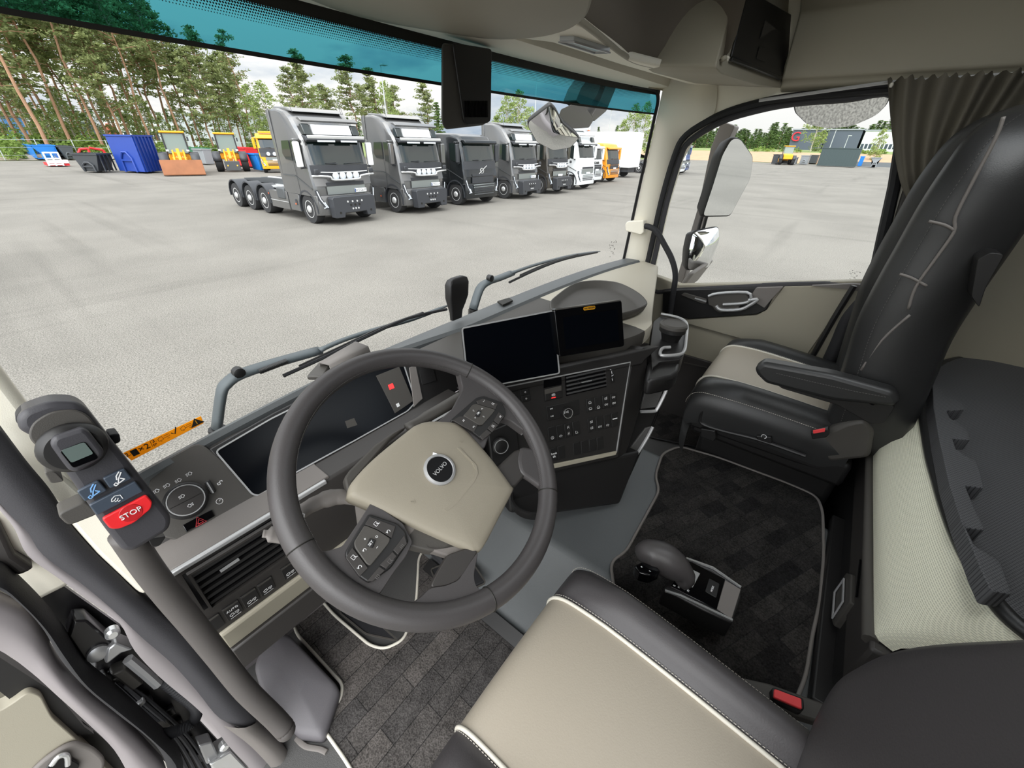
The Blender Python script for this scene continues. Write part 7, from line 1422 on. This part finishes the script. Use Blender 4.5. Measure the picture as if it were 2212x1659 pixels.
for i_, (u, dist, s) in enumerate([(75, 92, .7), (120, 90, .62), (165, 94, .75), (205, 92, .6), (250, 94, .7), (290, 93, .62), (330, 94, .72), (365, 90, .6), (400, 94, .75), (440, 92, .7), (25, 96, .7), (-15, 94, .8), (490, 90, .8), (540, 92, .72), (575, 86, .7), (150, 100, .9), (310, 102, .95)]):
    plant(4+i_ % 2, u, dist, s=s, label='leafy undergrowth birch between the pine trunks of the left grove', grp='young birches in the left grove')
for u, dist, s, k in [(430, 90, .98, 0), (455, 84, .98, 8), (480, 94, 1.02, 1), (505, 88, .92, 0), (530, 95, 1.05, 8), (548, 86, .95, 3), (560, 84, .9, 4), (592, 82, .95, 4), (468, 100, 1.05, 3), (520, 104, 1.1, 0)]:
    plant(k, u, dist, s=s, label='slender pine or birch between the left grove and the nearest grey truck', grp='trees behind the nearest truck')
for u, dist, s, k in [(672, 70, .95, 8), (695, 74, .9, 4), (655, 74, .8, 0), (722, 72, .78, 2), (775, 72, .95, 0), (800, 74, .85, 2), (822, 68, .9, 8), (845, 66, .98, 4), (862, 70, .85, 2), (900, 80, .72, 5), (930, 74, .9, 8), (948, 70, .8, 6)]:
    plant(k, u, dist, s=s, label='pine or birch rising behind the second grey truck', grp='trees behind the second truck')
for u, dist, s, k in [(1075, 52, .75, 5), (1095, 50, .85, 4), (1120, 48, .9, 4), (1140, 52, .8, 5), (1200, 56, .9, 5), (1213, 60, .85, 4), (1240, 70, .6, 7), (1268, 62, .5, 6), (1300, 55, .62, 5)]:
    plant(k, u, dist, s=s, label='bright green birch behind the row of trucks near the front mirror', grp='birches behind the trucks')
for u, dist, s, k in [(1345, 44, .82, 5), (1365, 42, .92, 4), (1388, 40, .95, 4), (1330, 52, .6, 6), (1405, 44, .8, 5), (1292, 58, .5, 7)]:
    plant(k, u, dist, s=s, label='leafy birch beyond the orange truck beside the right pillar', grp='birches beyond the orange truck')
for i in range(95):
    u = 1500+i*4.8+rnd.uniform(-3, 3); d = rnd.uniform(205, 245) if u < 1690 else rnd.uniform(310, 340); plant(6+i % 2, u, d, 'x', (.78 if d < 300 else 1.15)*rnd.uniform(.85, 1.15)*(.95+.1*math.sin(i*.4)), 'dark spruce in the forest edge beyond the halls', 'spruces in the far forest edge', 1.8)
for i in range(46):
    u = -60+i*21+rnd.uniform(-6, 6); plant(6+i % 2, u, rnd.uniform(230, 290), 'y', rnd.uniform(.8, 1.1), 'spruce in the distant wood behind the left halls', 'spruces in the distant wood', 1.8)
plant(4, 1760, 150, 'x', 1.15, 'slender birch standing before the dark hall', 'birches before the halls'); plant(5, 1775, 152, 'x', .8, 'small birch right of the slender one before the dark hall', 'birches before the halls')
plant(5, 1905, 128, 'x', .75, 'thin young birch near the curtain edge of the passenger window', 'birches before the halls')
def bush(seed, R):
    rnd = random.Random(seed); t = MB(); 
    for i in range(34): a = rnd.uniform(0, 6.28); r = R*rnd.random()**.6; clump(t, V((math.cos(a)*r, math.sin(a)*r, .3+rnd.random()*R*.75*(1-(r/R)**2)+.2)), .5, 22, .16, rnd, .8)
    return t.build('bush', 'bush_leaves', None, sharp=False)
bs = [bush(1, 2.2), bush(2, 1.7)]
sp_ = [(15, 84, 1.3, 'y'), (-20, 86, 1.3, 'y'), (50, 90, 1.5, 'y'), (85, 86, 1.0, 'y'), (115, 92, 1.6, 'y'), (150, 86, 1.3, 'y'), (180, 88, 1.4, 'y'), (205, 84, 1.0, 'y'), (225, 90, 1.4, 'y'), (345, 84, 1.1, 'y'), (365, 88, 1.2, 'y'), (425, 84, 1.0, 'y'), (445, 86, 1.1, 'y'), (460, 84, 1.0, 'y'), (540, 84, 1.0, 'y'), (560, 88, 1.1, 'y'), (-5, 80, .7, 'y'),
       (1640, 141, .6, 'x'), (1672, 142, .55, 'x'), (1700, 143, .6, 'x'), (1730, 141, .6, 'x'), (1790, 142, .5, 'x'), (1822, 142, .6, 'x'), (1868, 142, .7, 'x'), (1895, 141, .7, 'x'), (1915, 142, .8, 'x'), (1655, 146, .7, 'x'), (1600, 140, .8, 'x')]
for i, (u, d, s, ax) in enumerate(sp_):
    o = bs[i] if i < 2 else bs[i % 2].copy()
    if i >= 2: COL.objects.link(o)
    q = P(u, 300, ax, d); o.location = (q.x, q.y, GZ-.1 if ax == 'y' else .35); o.scale = (s,)*3; o.rotation_euler = (0, 0, i*1.1)
    tag(o, 'low green bush at the foot of the left grove' if ax == 'y' else 'low green bush on the bank before the halls', 'bush', 'bushes at the left yard edge' if ax == 'y' else 'bushes on the soil bank')
for o in list(COL.objects):
    if 'used' in o.keys(): del o['used']
